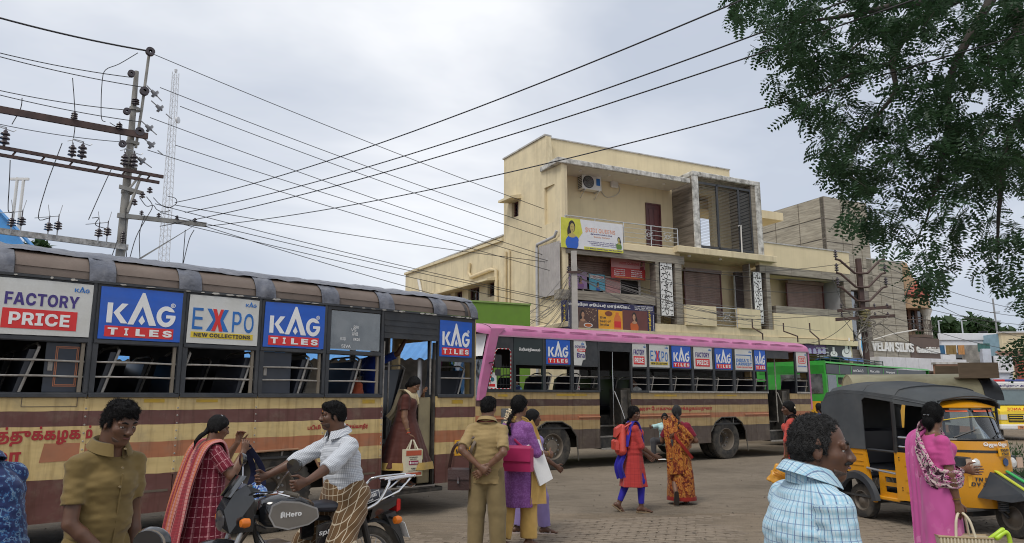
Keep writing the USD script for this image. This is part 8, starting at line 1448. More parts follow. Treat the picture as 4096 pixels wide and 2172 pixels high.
# ---- man in khaki shirt, left foreground
p = thing('person','man in khaki short sleeved shirt looking down, left foreground, orange thread on his wrist','person',(-2.25,4.06,0),240)
S = Skel(1.66,wide=.93,lean=(.0,.10,1),head=(2,-16,0),ra=((.14,.16,-1),(-.50,.42,-.62),(-.6,.5,-.55)),la=((-.08,-.02,-1),(-.02,.22,-1)),rl=((.03,.25,-1),(.0,-.12,-1)),ll=((-.03,-.15,-1),(0,-.3,-1))); b = body(p,S,brown_d,.0055)
hair(b,S,'curly',.005,seed=4); garment(b,S,'shirt',khaki,.0065,(.68,.68),-.085,1.25,-.004,collar=True,seed=2,wr=.016,nz=(6,6,11)); garment(b,S,'trousers',khaki,.009,torso=False,legs=(.97,.062,.047),wr=.008)
m = MB(); q = S.hp; s_ = S.hs; m.tube([q((-.10,.385,-.195)),q((0,.42,-.185)),q((.10,.385,-.195))],[.012*s_,.02*s_,.012*s_],6); part('moustache',m,hair_black,b,smooth=True); f = Fld(S.H-s_*.8,S.H+s_*.8,.005); f.ell(q((0,.115,-.24)),np.array([.232,.285,.285])*s_,S.R,.01,cut=[(q((0,.3,-.345)),nrm(S.R @ np.array([0,.45,1.0]))),(q((0,-.02,0)),S.R @ np.array([0,-1.0,0]))]); part('beard',f.mesh(),look('beard_stubble',(.062,.033,.022),.7,var=.4,fine=.5,fs=300),b,smooth=True)
m = MB(); w_ = S.wr[1]; m.tube([w_+.021*1.7/1.65*(math.cos(t)*nrm(np.cross(S.hd[1],(0,0,1)))+math.sin(t)*nrm(np.cross(S.hd[1],np.cross(S.hd[1],(0,0,1)))))*1.35 for t in np.linspace(0,6.28,13)[:-1]],.005,5,closed=True); part('wrist_thread',m,look('thread_orange',(.65,.07,.02),.7),b)
sh_ = MB()
for z in (.08,.14,.20): c = S.P+S.sp*(.10+z)*S.h+np.array([-.0,.075*S.h,0])*1.1; sh_.cyl(c,c+np.array([0,.012,0]),.006,8)
part('buttons',sh_,look('button_khaki',(.2,.15,.08),.4),b); part('placket',MB().tube([S.P+S.sp*t*S.h+np.array([-.012,(.083-.02*abs(t-.12))*S.h,0]) for t in (-.08,.05,.14,.22)],.004,5),khaki,b)
# ---- man with checked blue shirt, right foreground, in profile
blue_plaid = lines('blue_plaid_cloth',(.43,.57,.64),[('x',.0125,0,.40,(.20,.44,.60),.55),('x',.026,.4,.12,(.05,.08,.20),.75),('x',.026,.1,.1,(.58,.64,.68),.7),('y',.036,.2,.09,(.09,.16,.32),.6),('y',.036,.7,.2,(.22,.44,.58),.4)])
p = thing('person','man with greying hair and moustache in light blue checked shirt, right foreground in profile','person',(1.06,2.72,0),-84); S = Skel(1.62,lean=(0,.07,1),head=(-26,-3,0),wide=1.06,hk=.144,hd=.028); b = body(p,S,brown_d,.0045)
hair(b,S,'crop',.0042,hair_grey,9,.10); garment(b,S,'shirt',blue_plaid,.006,(1.3,1.3),-.09,1.5,-.004,collar=True,seed=5,wr=.013,nz=(7,7,11),tail=(1.2,1.35)); garment(b,S,'trousers',plain('trousers_grey',(.06,.06,.065)),.012,torso=False,legs=(.97,.06,.048)); q,s_ = S.hp,S.hs
f = Fld(S.H-s_*.8,S.H+s_*.8,.004); f.cap(q((-.13,.345,-.215)),q((0,.425,-.175)),.022*s_,.042*s_,.01); f.cap(q((.13,.345,-.215)),q((0,.425,-.175)),.022*s_,.042*s_,.01); f.noise(.004,(160,160,60),3); part('moustache',f.mesh(),hair_grey,b,smooth=True)
f = Fld(S.H-s_*.8,S.H+s_*.8,.0045); f.ell(q((0,.115,-.24)),np.array([.232,.287,.285])*s_,S.R,.01,cut=[(q((0,.3,-.33)),nrm(S.R @ np.array([0,.35,1.0]))),(q((0,.17,0)),S.R @ np.array([0,-1.0,0]))]); part('beard',f.mesh(),look('beard_grey',(.080,.052,.040),.7,var=.45,vs=(60,60,60),fine=.6,fs=300),b,smooth=True); part('forehead_mark',MB().hull([q((a,.305+c-(z-.2)*.45,z)) for a in (-.02,.02) for z in (.17,.27) for c in (0,.03)]),white,b)
# ---- motorcyclist
ging = lines('gingham_cloth',(.60,.62,.64),[('x',.013,0,.5,(.20,.22,.27),.5),('y',.013,0,.5,(.20,.22,.27),.5)]); lungi = lines('brown_check_cloth',(.135,.075,.032),[('x',.055,0,.1,(.55,.47,.34),.9),('y',.055,0,.1,(.55,.47,.34),.9)])
rl_ = BC+rotz(HB_) @ np.array([-.42,.0,0]); R_ = HB_-90; p = thing('person','smiling man in white checked shirt and brown checked lungi riding the black motorcycle','person',rl_,R_); lp = lambda x,y,z: tolocal(BC+rotz(HB_) @ np.array([x,y,z]),rl_,R_)
S = Skel(1.64,lean=(0,.20,1),head=(-24,0,0),seat=.875,ra=('ik',lp(.21,-.34,.99),(1,.2,-.7),(0,1,-.25)),la=('ik',lp(.21,.34,.99),(-1,.2,-.7),(0,1,-.25)),rl=('ik',lp(-.10,-.36,.10),(.5,1,.3)),ll=('ik',lp(-.10,.36,.10),(-.5,1,.3)),wide=1.04); b = body(p,S,brown_d,.006,hands=(.9,.9))
hair(b,S,'short',.0055,seed=3); garment(b,S,'shirt',ging,.0065,(1.25,1.25),-.07,1.45,-.004,collar=True,seed=7,wr=.011,nz=(8,8,14)); q,s_ = S.hp,S.hs
f = Fld(S.H-s_*.8,S.H+s_*.8,.005); f.cap(q((-.12,.35,-.21)),q((0,.42,-.18)),.018*s_,.034*s_,.01); f.cap(q((.12,.35,-.21)),q((0,.42,-.18)),.018*s_,.034*s_,.01); part('moustache',f.mesh(),hair_black,b,smooth=True); part('teeth',MB().hull([q((a,.39+c-abs(a)*.25,z)) for a in (-.06,0,.06) for z in (-.268,-.245) for c in (0,.016)]),white,b)
f = Fld(S.H-s_*.8,S.H+s_*.8,.005); f.ell(q((0,.115,-.24)),np.array([.232,.285,.285])*s_,S.R,.01,cut=[(q((0,.3,-.28)),nrm(S.R @ np.array([0,.25,1.0]))),(q((0,.0,0)),S.R @ np.array([0,-1.0,0]))]); part('beard',f.mesh(),look('beard_stubble',(0,0,0)),b,smooth=True); part('forehead_mark',MB().hull([q((a,.36+c,z)) for a in (-.03,.03) for z in (.13,.19) for c in (0,.02)]),look('mark_orange',(.5,.2,.03),.7),b)
f = Fld(S.P-.75,S.P+.65,.009); h = S.h
f.ecap(S.P+S.sp*.06*h,S.P-np.array([0,0,.07*h]),(.115*h,.09*h),(.12*h,.10*h),S.side,.04)
for k in (1,-1): f.cap(S.P+S.side*k*.06*h+np.array([0,-.02,-.02]),S.kn[k]+np.array([0,.0,-.02]),.078*h,.07*h,.05); E = S.kn[k]+(S.an[k]-S.kn[k])*.55; f.cap(S.kn[k]+np.array([0,0,-.02]),E,.07*h,.068*h,.03,cut=[(E,nrm(S.an[k]-S.kn[k]))])
f.cap(S.P+S.side*.16-np.array([0,.05,.02]),S.P-S.side*.16+np.array([0,.06,-.03]),.06,.06,.04); f.noise(.020,(7,7,10),4,2); V,F = f.mesh(); U = np.stack([V[:,0]*1.0+V[:,1]*.45,V[:,2]+V[:,1]*.7],1); part('lungi',(V,F),lungi,b,smooth=True,uv=U); [sandal(b,S,dark_sole,k) for k in (1,-1)]
# ---- man in blue print shirt at the left edge, seated on the striped motorcycle
bp_ = print_cloth('blue_print_cloth',[(0,(.012,.025,.10)),(.52,(.03,.10,.24)),(.58,(.16,.26,.38)),(.62,(.015,.03,.12))],34,detail=3.0); L_ = (-2.71,3.9,0); p = thing('person','man in dark blue printed shirt seen from behind at the left edge','person',L_,66); S = Skel(1.56,lean=(0,.34,1),head=(6,-6,0),seat=.87,rl=('ik',(.3,.35,.1),(.4,1,.4)),ll=('ik',(-.3,.35,.1),(-.4,1,.4)),ra=((.25,.4,-1),(-.1,1,-.2)),la=((-.25,.4,-1),(.1,1,-.2)),wide=1.05); b = body(p,S,brown_d,.008); hair(b,S,'short',.007); garment(b,S,'shirt',bp_,.008,(.85,.85),-.16,1.6,-.004,collar=True,seed=1,wr=.008,tail=(1.2,1.3)); garment(b,S,'trousers',plain('trousers_black',(.02,.02,.022)),.012,torso=False,legs=(.95,.065,.045))
# ---- woman in maroon, raising her arms
N_ = [('x',.08,0,.09,(.52,.25,.27),.9),('y',.08,0,.08,(.52,.25,.27),.9),('x',.04,.18,.16,(.50,.24,.26),.75),('y',.04,.2,.14,(.15,.008,.02),.8),('x',.027,.1,.3,(.14,.006,.02),.8)]; mar = lines('maroon_print_cloth',(.15,.008,.024),N_,.7); mar_d = lines('maroon_shawl_cloth',(.20,.02,.03),[('x',.09,.1,.35,(.46,.22,.20),.85),('y',.02,0,.3,(.30,.04,.05),.6),('x',.045,0,.12,(.42,.13,.04),.8)],.75); crm = lines('cream_stripe_cloth',(.38,.30,.22),[('x',.02,0,.3,(.28,.2,.15),.6)])
p = thing('person','woman in maroon printed kurta with long plait lifting a strap before the near bus','person',(-2.74,6.62,0),-50); S = Skel(1.50,True,lean=(0,.05,1),head=(-6,-16,0),ra=((.35,.45,-.75),(-.20,.45,.85),(-.1,.3,1)),la=((-.30,.75,-.5),(.35,.45,.85),(.1,.2,1)),wide=1.22); b = body(p,S,brown_m,.0065,hands=(.7,.7)); hair(b,S,'plait',.0065,seed=2)
garment(b,S,'kurta',mar,.0075,(.75,.75),.02,1.3,.022,skirt=(.40,.27,.25,(0,-.02)),seed=3,wr=.008,rip=(6,.06)); garment(b,S,'trousers',crm,.009,torso=False,legs=(.96,.055,.072),wr=.012); h = S.h
for sx,dz in ((.085,-.42),(-.075,-.60)): ribbon(b,'shawl',[S.C+np.array([sx,.16,-.14]),S.N+np.array([sx,.085,-.02]),S.N+np.array([sx*1.2,-.02,.012]),S.N+np.array([sx*1.4,-.115,-.07]),S.P+np.array([sx*1.5,-.18,.10]),S.P+np.array([sx*1.9,-.24,-.2]),S.P+np.array([sx*2.3,-.29,dz])],.12,.34,(1,.0,0),mar_d,pl=2.5,amp=.014,seed=sx*9,n=13)
part('earring',MB().lathe([(.001,-.01),(.012,0),(.001,.01)],10,S.hp((.36,-.02,-.2))),look('gold',(.6,.4,.12),.25,1.0),b); part('hair_clip',MB().tube([S.hp((.1,-.1,.53)),S.hp((.2,-.05,.5))],.006,5),chrome,b)
hL = (S.wr[1]+S.hd[1]*.07); w3 = lambda q,rot,loc: rotz(rot) @ np.asarray(q)+np.asarray(loc)
bg = thing('cloth_bag','bright blue floral cloth bag on a dark strap, held by the woman in maroon','bag',(-2.74,6.62,0),-50); tp = hL; bb = np.array([.10,.42,tp[2]-.46]); f = Fld(bb-.26,bb+.26,.009); f.ell(bb-np.array([0,0,.07]),(.13,.12,.17)); f.noise(.03,(11,11,8),2); part('bag',f.mesh(),print_cloth('blue_floral_cloth',[(0,(.01,.06,.32)),(.47,(.55,.62,.70)),(.53,(.02,.22,.55)),(.58,(.50,.58,.66)),(.61,(.01,.10,.42))],22,detail=1.0,dist=1.0),bg,smooth=True); ribbon(bg,'strap',[bb+np.array([.05,.05,.08]),bb+np.array([.03,.03,.25]),tp,bb+np.array([-.03,-.02,.22]),bb+np.array([-.04,-.04,.08])],.05,.05,(.3,1,0),plain('strap_navy',(.015,.018,.05)),n=4,pl=0,amp=0)
# ---- woman stepping down from the near bus
dress_l = plain('brown_dress_cloth',(.075,.022,.016),.6); goldb = plain('gold_border',(.40,.27,.08),.5); L_ = B1.world(-.52,.13,.405); p = thing('person','woman in long brown dress and cream shawl stepping off the near bus','person',L_,-94); S = Skel(1.58,True,lean=(0,.10,1),head=(-16,-30,0),ra=((.12,-.02,-1),(.02,.28,-1)),la=('ik',tolocal(B1.world(-.22,.10,1.69),L_,-94),(-1,-.2,-.6)),rl=((.02,.12,-1),(0,-.1,-1)),ll=((-.02,.0,-1),(0,.0,-1)),wide=1.12); b = body(p,S,brown_l,.0065); hair(b,S,'bun',.0065)
garment(b,S,'dress',dress_l,.0075,(.62,.62),.04,1.2,.03,skirt=(.27,.36,.42,(0,.0)),seed=4,wr=.006,rip=(9,.055))
part('dress_border',MB().sheet(np.array([[(.325*k_*math.cos(t)*(1+.04*math.sin(9*t)),.385*k_*math.sin(t)*(1+.04*math.sin(9*t)),z) for t in np.linspace(0,2*PI,73)] for k_,z in ((1.05,.345),(1.1,.245))]),.004),goldb,b,smooth=True)
garment(b,S,'leggings',plain('cream_leggings',(.42,.29,.15)),.008,torso=False,legs=(.93,.052,.026),wr=.004)
for k in (1,-1): t = S.ft[k]; a = S.an[k]; f = Fld(a-.22,a+.22,.007); f.ecap(a+np.array([0,-.02,-.035]),a+t*.12+np.array([0,0,-.048]),(.038,.038),(.042,.024),(1,0,0),.01); sh2 = part('shoe',f.mesh(),look('shoe_black',(.02,.024,.03),.6),b,smooth=True); part('sole',MB().hull([a+np.array([x*.04,y,z]) for x in (-1,1) for y in (-.07,.15) for z in (-.082,-.068)]),white,sh2)
shw = plain('cream_shawl',(.52,.44,.28),.8); ribbon(b,'shawl',[S.C+np.array([.03,.14,-.02]),S.N+np.array([.075,.075,-.04]),S.N+np.array([.085,-.02,.03]),S.N+np.array([.03,-.09,.0]),S.C+np.array([.02,-.17,-.08]),S.P+np.array([.04,-.24,.10])],.15,.20,(.8,-.4,0),shw,pl=2,amp=.014,n=11); ribbon(b,'shawl',[S.C+np.array([-.02,.15,0]),S.N+np.array([-.02,.10,-.045]),S.N+np.array([-.09,.0,.03]),S.N+np.array([-.03,-.09,-.01])],.13,.15,(.7,.5,0),shw,pl=2,amp=.012)
br_ = lambda S,k,u,rr,col,bb: part('bangle',MB().tube([S.wr[k]-S.hd[k]*u+rr*(math.cos(t)*nrm(np.cross(S.wr[k]-S.el[k],(0,1,.2)))+math.sin(t)*nrm(np.cross(S.wr[k]-S.el[k],np.cross(S.wr[k]-S.el[k],(0,1,.2))))) for t in np.linspace(0,6.28,15)[:-1]],.0045,5,closed=True),col,bb)
gold = look('gold',(0,0,0)); br_(S,1,.01,.031,look('thread_orange',(0,0,0)),b); br_(S,1,.06,.033,gold,b)
hL = w3(S.wr[1]+S.hd[1]*.085,-94,L_)-B1.Y*.10-B1.X*.02; bg = thing('shopping_bag','cream and red printed carrier bag held by the woman in the brown dress','bag',hL,B1.rot-6); cb = look('bag_cream',(.60,.56,.42),.6,var=.06,bump=.15,bs=14); W_,H2,D2 = .27,.37,.09
part('bag_body',MB().hull([(x,y,z) for x in (-W_/2,W_/2) for y in (-D2/2,D2/2) for z in (-.13-H2,-.13)]),cb,bg); part('side_gusset',MB().hull([(W_/2+e,y,z) for e in (.001,.022) for y in (-D2/2+.02,D2/2) for z in (-.13-H2,-.14)]),look('bag_lime',(.52,.55,.25),.6),bg); fy = -D2/2-.002
for z0,z1 in ((-.215,-.145),(-.13-H2+.02,-.13-H2+.055)): part('red_band',MB().box(-W_/2+.015,W_/2-.012,fy-.002,fy,z0,z1),look('bag_red',(.42,.08,.035),.6),bg)
part('maroon_label',MB().box(-.075,.075,fy-.002,fy,-.34,-.285),look('bag_maroon',(.25,.02,.06),.6),bg); m = MB(); letters(m,'DIGI GOLD',-.035,.068,-.325,-.305,fy-.004,wght=800); m.prism([(-.06,-.33),(-.045,-.325),(-.04,-.31),(-.05,-.29),(-.065,-.31)],fy-.004,fy-.002); part('lettering',m,white,bg); m = MB(); letters(m,'₹100/-',-.035,.04,-.405,-.38,fy-.002,wght=600); letters(m,'தங்கம் சேமிக்கும் திட்டம்',-.07,.065,-.245,-.23,fy-.002,'T',500,32); letters(m,'நகை சீட்டு சேமிப்பு',-.055,.05,-.27,-.257,fy-.002,'T',500,32); letters(m,'terms and conditions apply',-.08,.07,-.425,-.417,fy-.002,size=32); part('lettering',m,ad_black,bg)
for y in (-.035,.035): part('bag_handle',MB().sheet(np.array([[(-.07+e+.055*t*(1 if 1 else 0),y*(1-t),-.13+.13*t) for t in np.linspace(0,1,5)]+[(.07+e-.055*t,y*(1-t),-.13+.13*t) for t in np.linspace(1,0,5)] for e in (-.011,.011)]),.003),cb,bg)
# ---- man inside the bus door
L_ = B1.world(-.66,.80,.93); p = thing('person','man in royal blue shirt and jeans inside the door of the near bus','person',L_,-30); S = Skel(1.62,ra=((.75,.25,.35),(.35,.3,.9))); b = body(p,S,brown_d,.011,face=False); hair(b,S,'short',.011); garment(b,S,'shirt',plain('royal_blue_shirt',(.012,.035,.21)),.010,(.8,.8),-.07,1.3,-.004,wr=.006); garment(b,S,'jeans',plain('blue_jeans',(.035,.085,.16)),.011,torso=False,legs=(.97,.06,.045))
# ---- conductor seen from behind
p = thing('person','conductor in khaki uniform seen from behind, hands clasped behind his back','person',(-.27,7.92,0),-8); S = Skel(1.66,head=(-16,-2,0),ra=('ik',(.02,-.17,.905),(.9,-.6,0),(-.75,-.2,-.5)),la=('ik',(-.05,-.195,.93),(-.9,-.6,0),(.75,-.1,-.45)),rl=((.07,.0,-1),(.03,0,-1)),ll=((-.07,.03,-1),(-.04,0,-1))); b = body(p,S,brown_m,.0065,hands=(.4,.7)); hair(b,S,'short',.006,seed=6); garment(b,S,'shirt',khaki_t,.0075,(.85,.85),-.085,1.3,-.004,collar=True,seed=8,wr=.009); garment(b,S,'trousers',khaki_p,.009,torso=False,legs=(.97,.063,.05),wr=.008); part('lanyard',MB().tube([S.N+np.array([.085*math.sin(t),-.02-.058*math.cos(t),.008+.012*abs(math.sin(t))]) for t in np.linspace(-1.4,1.4,11)],.009,6),look('lanyard_maroon',(.13,.02,.015),.7),b); br_(S,1,.0,.032,steel,b); [sandal(b,S,dark_sole,k) for k in (1,-1)]
lb_ = look('brown_leather',(.045,.02,.017),.45,var=.2,bump=.2,bs=60); bg = thing('conductor_bag','brown leather satchel with metal clasp hanging at the left hip of the conductor','bag',(-.27,7.92,0),-8); c = np.array([-.285,-.05,.80]); part('bag_body',MB().hull([c+np.array([x,y,z]) for x in (-.115,.115) for y in (-.06,.06) for z in (-.11,.07)]+[c+np.array([x,y,.105]) for x in (-.12,.12) for y in (-.045,.045)]),lb_,bg); part('bag_flap',MB().hull([c+np.array([x,y,z]) for x in (-.117,.117) for y,z in ((-.068,.0),(-.073,.0),(-.06,.10),(-.02,.118),(-.02,.11))]),lb_,bg); part('clasp',MB().hull([c+np.array([x,y,z]) for x in (-.012,.012) for y in (-.084,-.074) for z in (-.04,.03)]),chrome,bg); part('side_pleat',MB().hull([c+np.array([.117,y,z]) for y in (-.05,.05) for z in (-.1,.06)]+[c+np.array([.13,0,z]) for z in (-.1,.06)]),look('leather_tan',(.22,.13,.09),.6),bg)
sl = S.sh[-1]+np.array([.055,0,.05]); ribbon(bg,'strap',[c+np.array([-.12,0,.10]),c+np.array([-.03,-.1,.35]),sl+np.array([-.0,-.085,-.10]),sl+np.array([0,0,.005]),sl+np.array([-.0,.09,-.12]),c+np.array([.12,.06,.10])],.032,.032,(1,0,0),lb_,n=3,pl=0,amp=0); ribbon(bg,'strap',[c+np.array([.12,-.02,.10]),c+np.array([.14,-.10,.3]),sl+np.array([.02,-.095,-.12]),sl+np.array([.01,0,.005])],.032,.032,(1,0,0),look('strap_brown',(.10,.07,.045),.6),n=3,pl=0,amp=0)
# ---- woman in purple kurta and the one beyond her
pur = print_cloth('purple_cloth',[(0,(.17,.055,.21)),(.5,(.22,.085,.27)),(.62,(.15,.045,.19))],40); yl = plain('mustard_cloth',(.50,.32,.10)); p = thing('person','woman in purple kurta with mustard shawl and flowers in her plait, beside the conductor','person',(.06,8.42,0),-38); S = Skel(1.68,True,head=(-10,-2,0),ra=((.25,.25,-1),(-.05,1,-.12),(-.1,1,-.15)),la=((-.15,.3,-1),(.3,.8,-.2)),rl=((.02,.22,-1),(0,.0,-1)),ll=((-.02,-.12,-1),(0,-.28,-1)),wide=1.02); b = body(p,S,brown_m,.007,hands=(.6,.6)); hair(b,S,'braid',.006,seed=5); garment(b,S,'kurta',pur,.0075,(1.05,1.05),.02,1.15,.02,skirt=(.45,.20,.19,(.0,.02)),seed=6,wr=.006,rip=(6,.05)); garment(b,S,'trousers',yl,.009,torso=False,legs=(.93,.058,.058),wr=.012); ribbon(b,'shawl',[S.C+np.array([.10,.14,-.1]),S.N+np.array([.085,.07,-.02]),S.N+np.array([.0,-.065,.015]),S.N+np.array([-.06,.0,.03])],.07,.07,(.3,.3,1),yl,amp=.006); ribbon(b,'shawl',[S.N+np.array([.13,.06,-.01]),S.C+np.array([.16,.13,-.05]),S.P+np.array([.21,.10,-.05]),S.P+np.array([.23,.08,-.42])],.10,.22,(.3,.9,0),yl,pl=2,amp=.015)
fl_ = MB(); rn = random.Random(2); a = S.hp((-.05,-.5,-.15))
for k in range(46): t = rn.random(); c = a+np.array([-.06*t+rn.uniform(-.03,.03),-.035+rn.uniform(-.02,.01),-.16*t]); v = trimesh.creation.icosphere(0,.012); fl_.add(v.vertices+c,v.faces)
part('jasmine_flowers',fl_,look('jasmine',(.62,.52,.36),.7),b); [sandal(b,S,dark_sole,k) for k in (1,-1)]; br_(S,1,.02,.03,gold,b); mg = look('magenta_leather',(.32,.015,.085),.4,var=.15)
bg = thing('handbag','magenta shoulder bag at the hip of the woman in purple','bag',(.06,8.42,0),-38); c = np.array([.13,-.16,.98]); part('bag_body',MB().hull([c+rotz(16) @ np.array([x,y,z]) for x in (-.17,.17) for y in (-.05,.05) for z in (-.13,.11)]+[c+rotz(16) @ np.array([x,0,.14]) for x in (-.15,.15)]),mg,bg); part('bag_flap',MB().hull([c+rotz(16) @ np.array([x,y,z]) for x in (-.172,.172) for y,z in ((-.06,-.02),(-.066,-.02),(-.055,.12),(-.02,.15))]),mg,bg); ribbon(bg,'strap',[c+np.array([.1,.02,.1]),S.C+np.array([.03,-.13,.0]),S.N+np.array([-.05,-.085,-.03]),S.N+np.array([-.08,0,.03])],.025,.025,(1,0,0),mg,n=3,pl=0,amp=0)
p = thing('person','person in lavender trousers walking on the far side of the woman in purple','person',(.24,9.3,0),-70); S = Skel(1.52,True,ra=((.2,.3,-1),(-.1,.8,-.5)),la=None,rl=((.02,.3,-1),(0,.1,-1)),ll=((-.02,-.2,-1),(0,-.25,-1))); b = body(p,S,brown_d,.009,face=True); hair(b,S,'braid',.009); lav = plain('lavender_cloth',(.22,.17,.36)); garment(b,S,'kurta',lav,.009,(1.0,1.0),.02,1.1,.02,skirt=(.62,.19,.17,(0,0)),seed=3); garment(b,S,'trousers',lav,.01,torso=False,legs=(.95,.06,.05)); [sandal(b,S,look('sandal_pale',(.4,.33,.3),.7),k) for k in (1,-1)]
q0 = at(2152,1838,8.35); bd = thing('white_folder','white drawing board held upright by the woman in purple','board',q0,35); part('board',MB().hull([rotx(-6) @ (roty(-20) @ np.array([x,y,z])) for x in (-.10,.10) for y in (-.012,.012) for z in (-.27,.2)]),white,bd)
# ---- girl with the red backpack
red_k = lines('red_kurta_cloth',(.36,.035,.032),[('x',.05,0,.05,(.14,.01,.02),.7),('y',.09,0,.04,(.14,.01,.02),.7)]); roy = plain('royal_blue_cloth',(.025,.02,.30),.6); p = thing('person','girl in red kurta and blue leggings looking back over her shoulder','person',on_ground(2540,2046)*[1,1,0],-82); S = Skel(1.53,True,head=(-56,-4,0),ra=((.12,.30,-1),(-.02,.85,-.62),(0,.9,-.4)),la=((-.1,.2,-1),(.1,.8,-.6)),rl=((.02,.22,-1),(0,-.02,-1)),ll=((-.02,-.22,-1),(0,-.42,-1),(-.05,.8,-.6)),wide=.93); b = body(p,S,brown_d,.006); hair(b,S,'braid',.006,seed=8); garment(b,S,'kurta',red_k,.007,(1.05,1.05),.02,.95,.02,skirt=(.36,.20,.21,(0,-.01)),seed=2,wr=.005,rip=(6,.07)); garment(b,S,'leggings',roy,.008,torso=False,legs=(.86,.05,.027),wr=.003); [sandal(b,S,tan_s,k) for k in (1,-1)]
ribbon(b,'shawl',[S.C+np.array([.09,.12,-.12]),S.N+np.array([.09,.06,-.02]),S.N+np.array([.09,-.02,.02]),S.C+np.array([.10,-.09,.0]),S.P+np.array([.11,-.14,.12])],.08,.10,(1,.3,0),roy,amp=.008); ribbon(b,'shawl',[S.C+np.array([-.02,-.14,-.1]),S.P+np.array([.05,-.17,.02]),S.P+np.array([.06,-.24,-.16]),S.P+np.array([.05,-.20,-.34])],.12,.16,(.6,.6,0),roy,pl=2,amp=.02); ribbon(b,'shawl',[S.C+np.array([-.09,.12,-.1]),S.N+np.array([-.09,.05,-.02]),S.N+np.array([-.09,-.03,.015]),S.C+np.array([-.10,-.09,.0])],.08,.08,(1,.3,0),roy,amp=.008)
m = MB().hull([S.wr[1]+S.hd[1]*.08+np.array([x,y,z]) for x in (-.03,.03) for y in (-.01,.11) for z in (-.03,-.018)]); part('phone',m,white,b)
rb = look('backpack_red',(.52,.06,.04),.5,var=.12,bump=.2,bs=40); bg = thing('backpack','orange red backpack with two buckled pockets worn by the girl in red','backpack',p.GetAttribute('xformOp:translate').Get(),-82); c = S.C+np.array([0,-.19,-.07]); f = Fld(c-.3,c+.3,.008); f.ecap(c+np.array([0,.02,.17]),c-np.array([0,0,.16]),(.09,.055),(.145,.085),(1,0,0),.03); part('bag_body',f.mesh(),rb,bg,smooth=True)
for x in (-.07,.07): part('pocket',MB().hull([c+np.array([x+a,y,z]) for a in (-.05,.05) for y in (-.115,-.06) for z in (-.15,-.03)]+[c+np.array([x+a,-.085,.0]) for a in (-.045,.045)]),rb,bg); part('strap',MB().tube(smooth_path([c+np.array([x,.03,.17]),S.sh[1 if x > 0 else -1]*.55+S.N*.45+np.array([0,0,.05]),S.C+np.array([x*1.4,.10,.02]),c+np.array([x*1.5,.08,-.12])],5),.014,6),rb,bg)
part('top_flap',MB().hull([c+np.array([x,y,z]) for x in (-.08,.08) for y,z in ((-.095,.03),(-.08,.16),(.0,.21),(.03,.17))]),rb,bg)
# ---- woman in the orange sari with the child
sar = print_cloth('orange_sari_cloth',[(0,(.10,.015,.006)),(.42,(.20,.035,.008)),(.49,(.44,.19,.03)),(.54,(.22,.045,.01)),(.60,(.42,.22,.05)),(.64,(.16,.02,.008))],13,detail=3.0,dist=1.6,stretch=(1,1,.8)); sar2 = plain('sari_red_border',(.24,.02,.015)); L_ = on_ground(2722,2014)*[1,1,0]; p = thing('person','woman in orange patterned sari and maroon blouse walking away with a child','person',L_,-6); S = Skel(1.53,True,head=(-4,-4,0),ra=((.55,-.05,-1),(-.3,.9,-.1)),la=((-.45,.2,-1),(.5,.6,.5)),rl=((.02,.08,-1),(0,.0,-1)),ll=((-.02,-.02,-1),(0,-.75,-.75),(0,.35,-1)),wide=1.12); b = body(p,S,brown_m,.007); hair(b,S,'braid',.0065,hair_grey,3); garment(b,S,'blouse',plain('maroon_blouse',(.18,.012,.03)),.0075,(.75,.75),.06,1.1,.035,seed=1)
garment(b,S,'sari_skirt',sar,.008,torso=False,skirt=(.07,.225,.20,(.02,-.02)),seed=5,wr=.012,rip=(5,.05),nz=(10,10,5)); part('sari_hem',MB().sheet(np.array([[(.02+k_*.225*math.cos(t),-.02+k_*.2*math.sin(t),z) for t in np.linspace(0,2*PI,49)] for k_,z in ((1.01,.12),(1.03,.062))]),.004),sar2,b,smooth=True)
ribbon(b,'sari_end',[S.P+np.array([.19,.02,.02]),S.P+np.array([.13,-.15,.10]),S.C+np.array([-.02,-.145,.0]),S.N+np.array([-.11,-.085,-.03]),S.N+np.array([-.12,.02,.035]),S.C+np.array([-.08,.14,.0])],.34,.18,(.35,-.1,1),sar,pl=3,amp=.012,n=15); ribbon(b,'sari_end',[S.N+np.array([-.12,.0,.04]),S.N+np.array([-.13,-.10,-.04]),S.C+np.array([-.12,-.17,-.06]),S.P+np.array([-.09,-.185,-.05]),S.P+np.array([-.08,-.20,-.36])],.20,.26,(1,0,0),sar,pl=3,amp=.012,n=13); ribbon(b,'sari_border',[S.N+np.array([-.16,-.10,-.1]),S.C+np.array([-.06,-.185,-.08]),S.P+np.array([.08,-.185,.03]),S.P+np.array([.20,-.12,-.12])],.045,.05,(.6,0,1),sar2,n=4,pl=0,amp=0); [sandal(b,S,dark_sole,k) for k in (1,-1)]
lc = w3(S.N+np.array([-.17,.12,-.52]),-6,L_); cp2 = thing('person','small child in pale cyan shirt carried by the woman in the orange sari','person',lc,150); S2 = Skel(.95,True,head=(30,-8,0),seat=.22,lean=(0,.25,1),ra=((.5,.6,-.1),(-.2,.9,.1)),la=((-.6,.5,-.5),(0,.8,-.3)),rl=('ik',(.15,.2,-.02),(.5,1,0)),ll=('ik',(-.15,.2,-.02),(-.5,1,0))); b = body(cp2,S2,brown_d,.0075); hair(b,S2,'bun',.007); garment(b,S2,'shirt',plain('cyan_shirt',(.40,.60,.60)),.0075,(.9,.9),-.08,1.3,-.004); garment(b,S2,'trousers',plain('trousers_grey',(0,0,0)),.008,torso=False,legs=(.9,.06,.04))
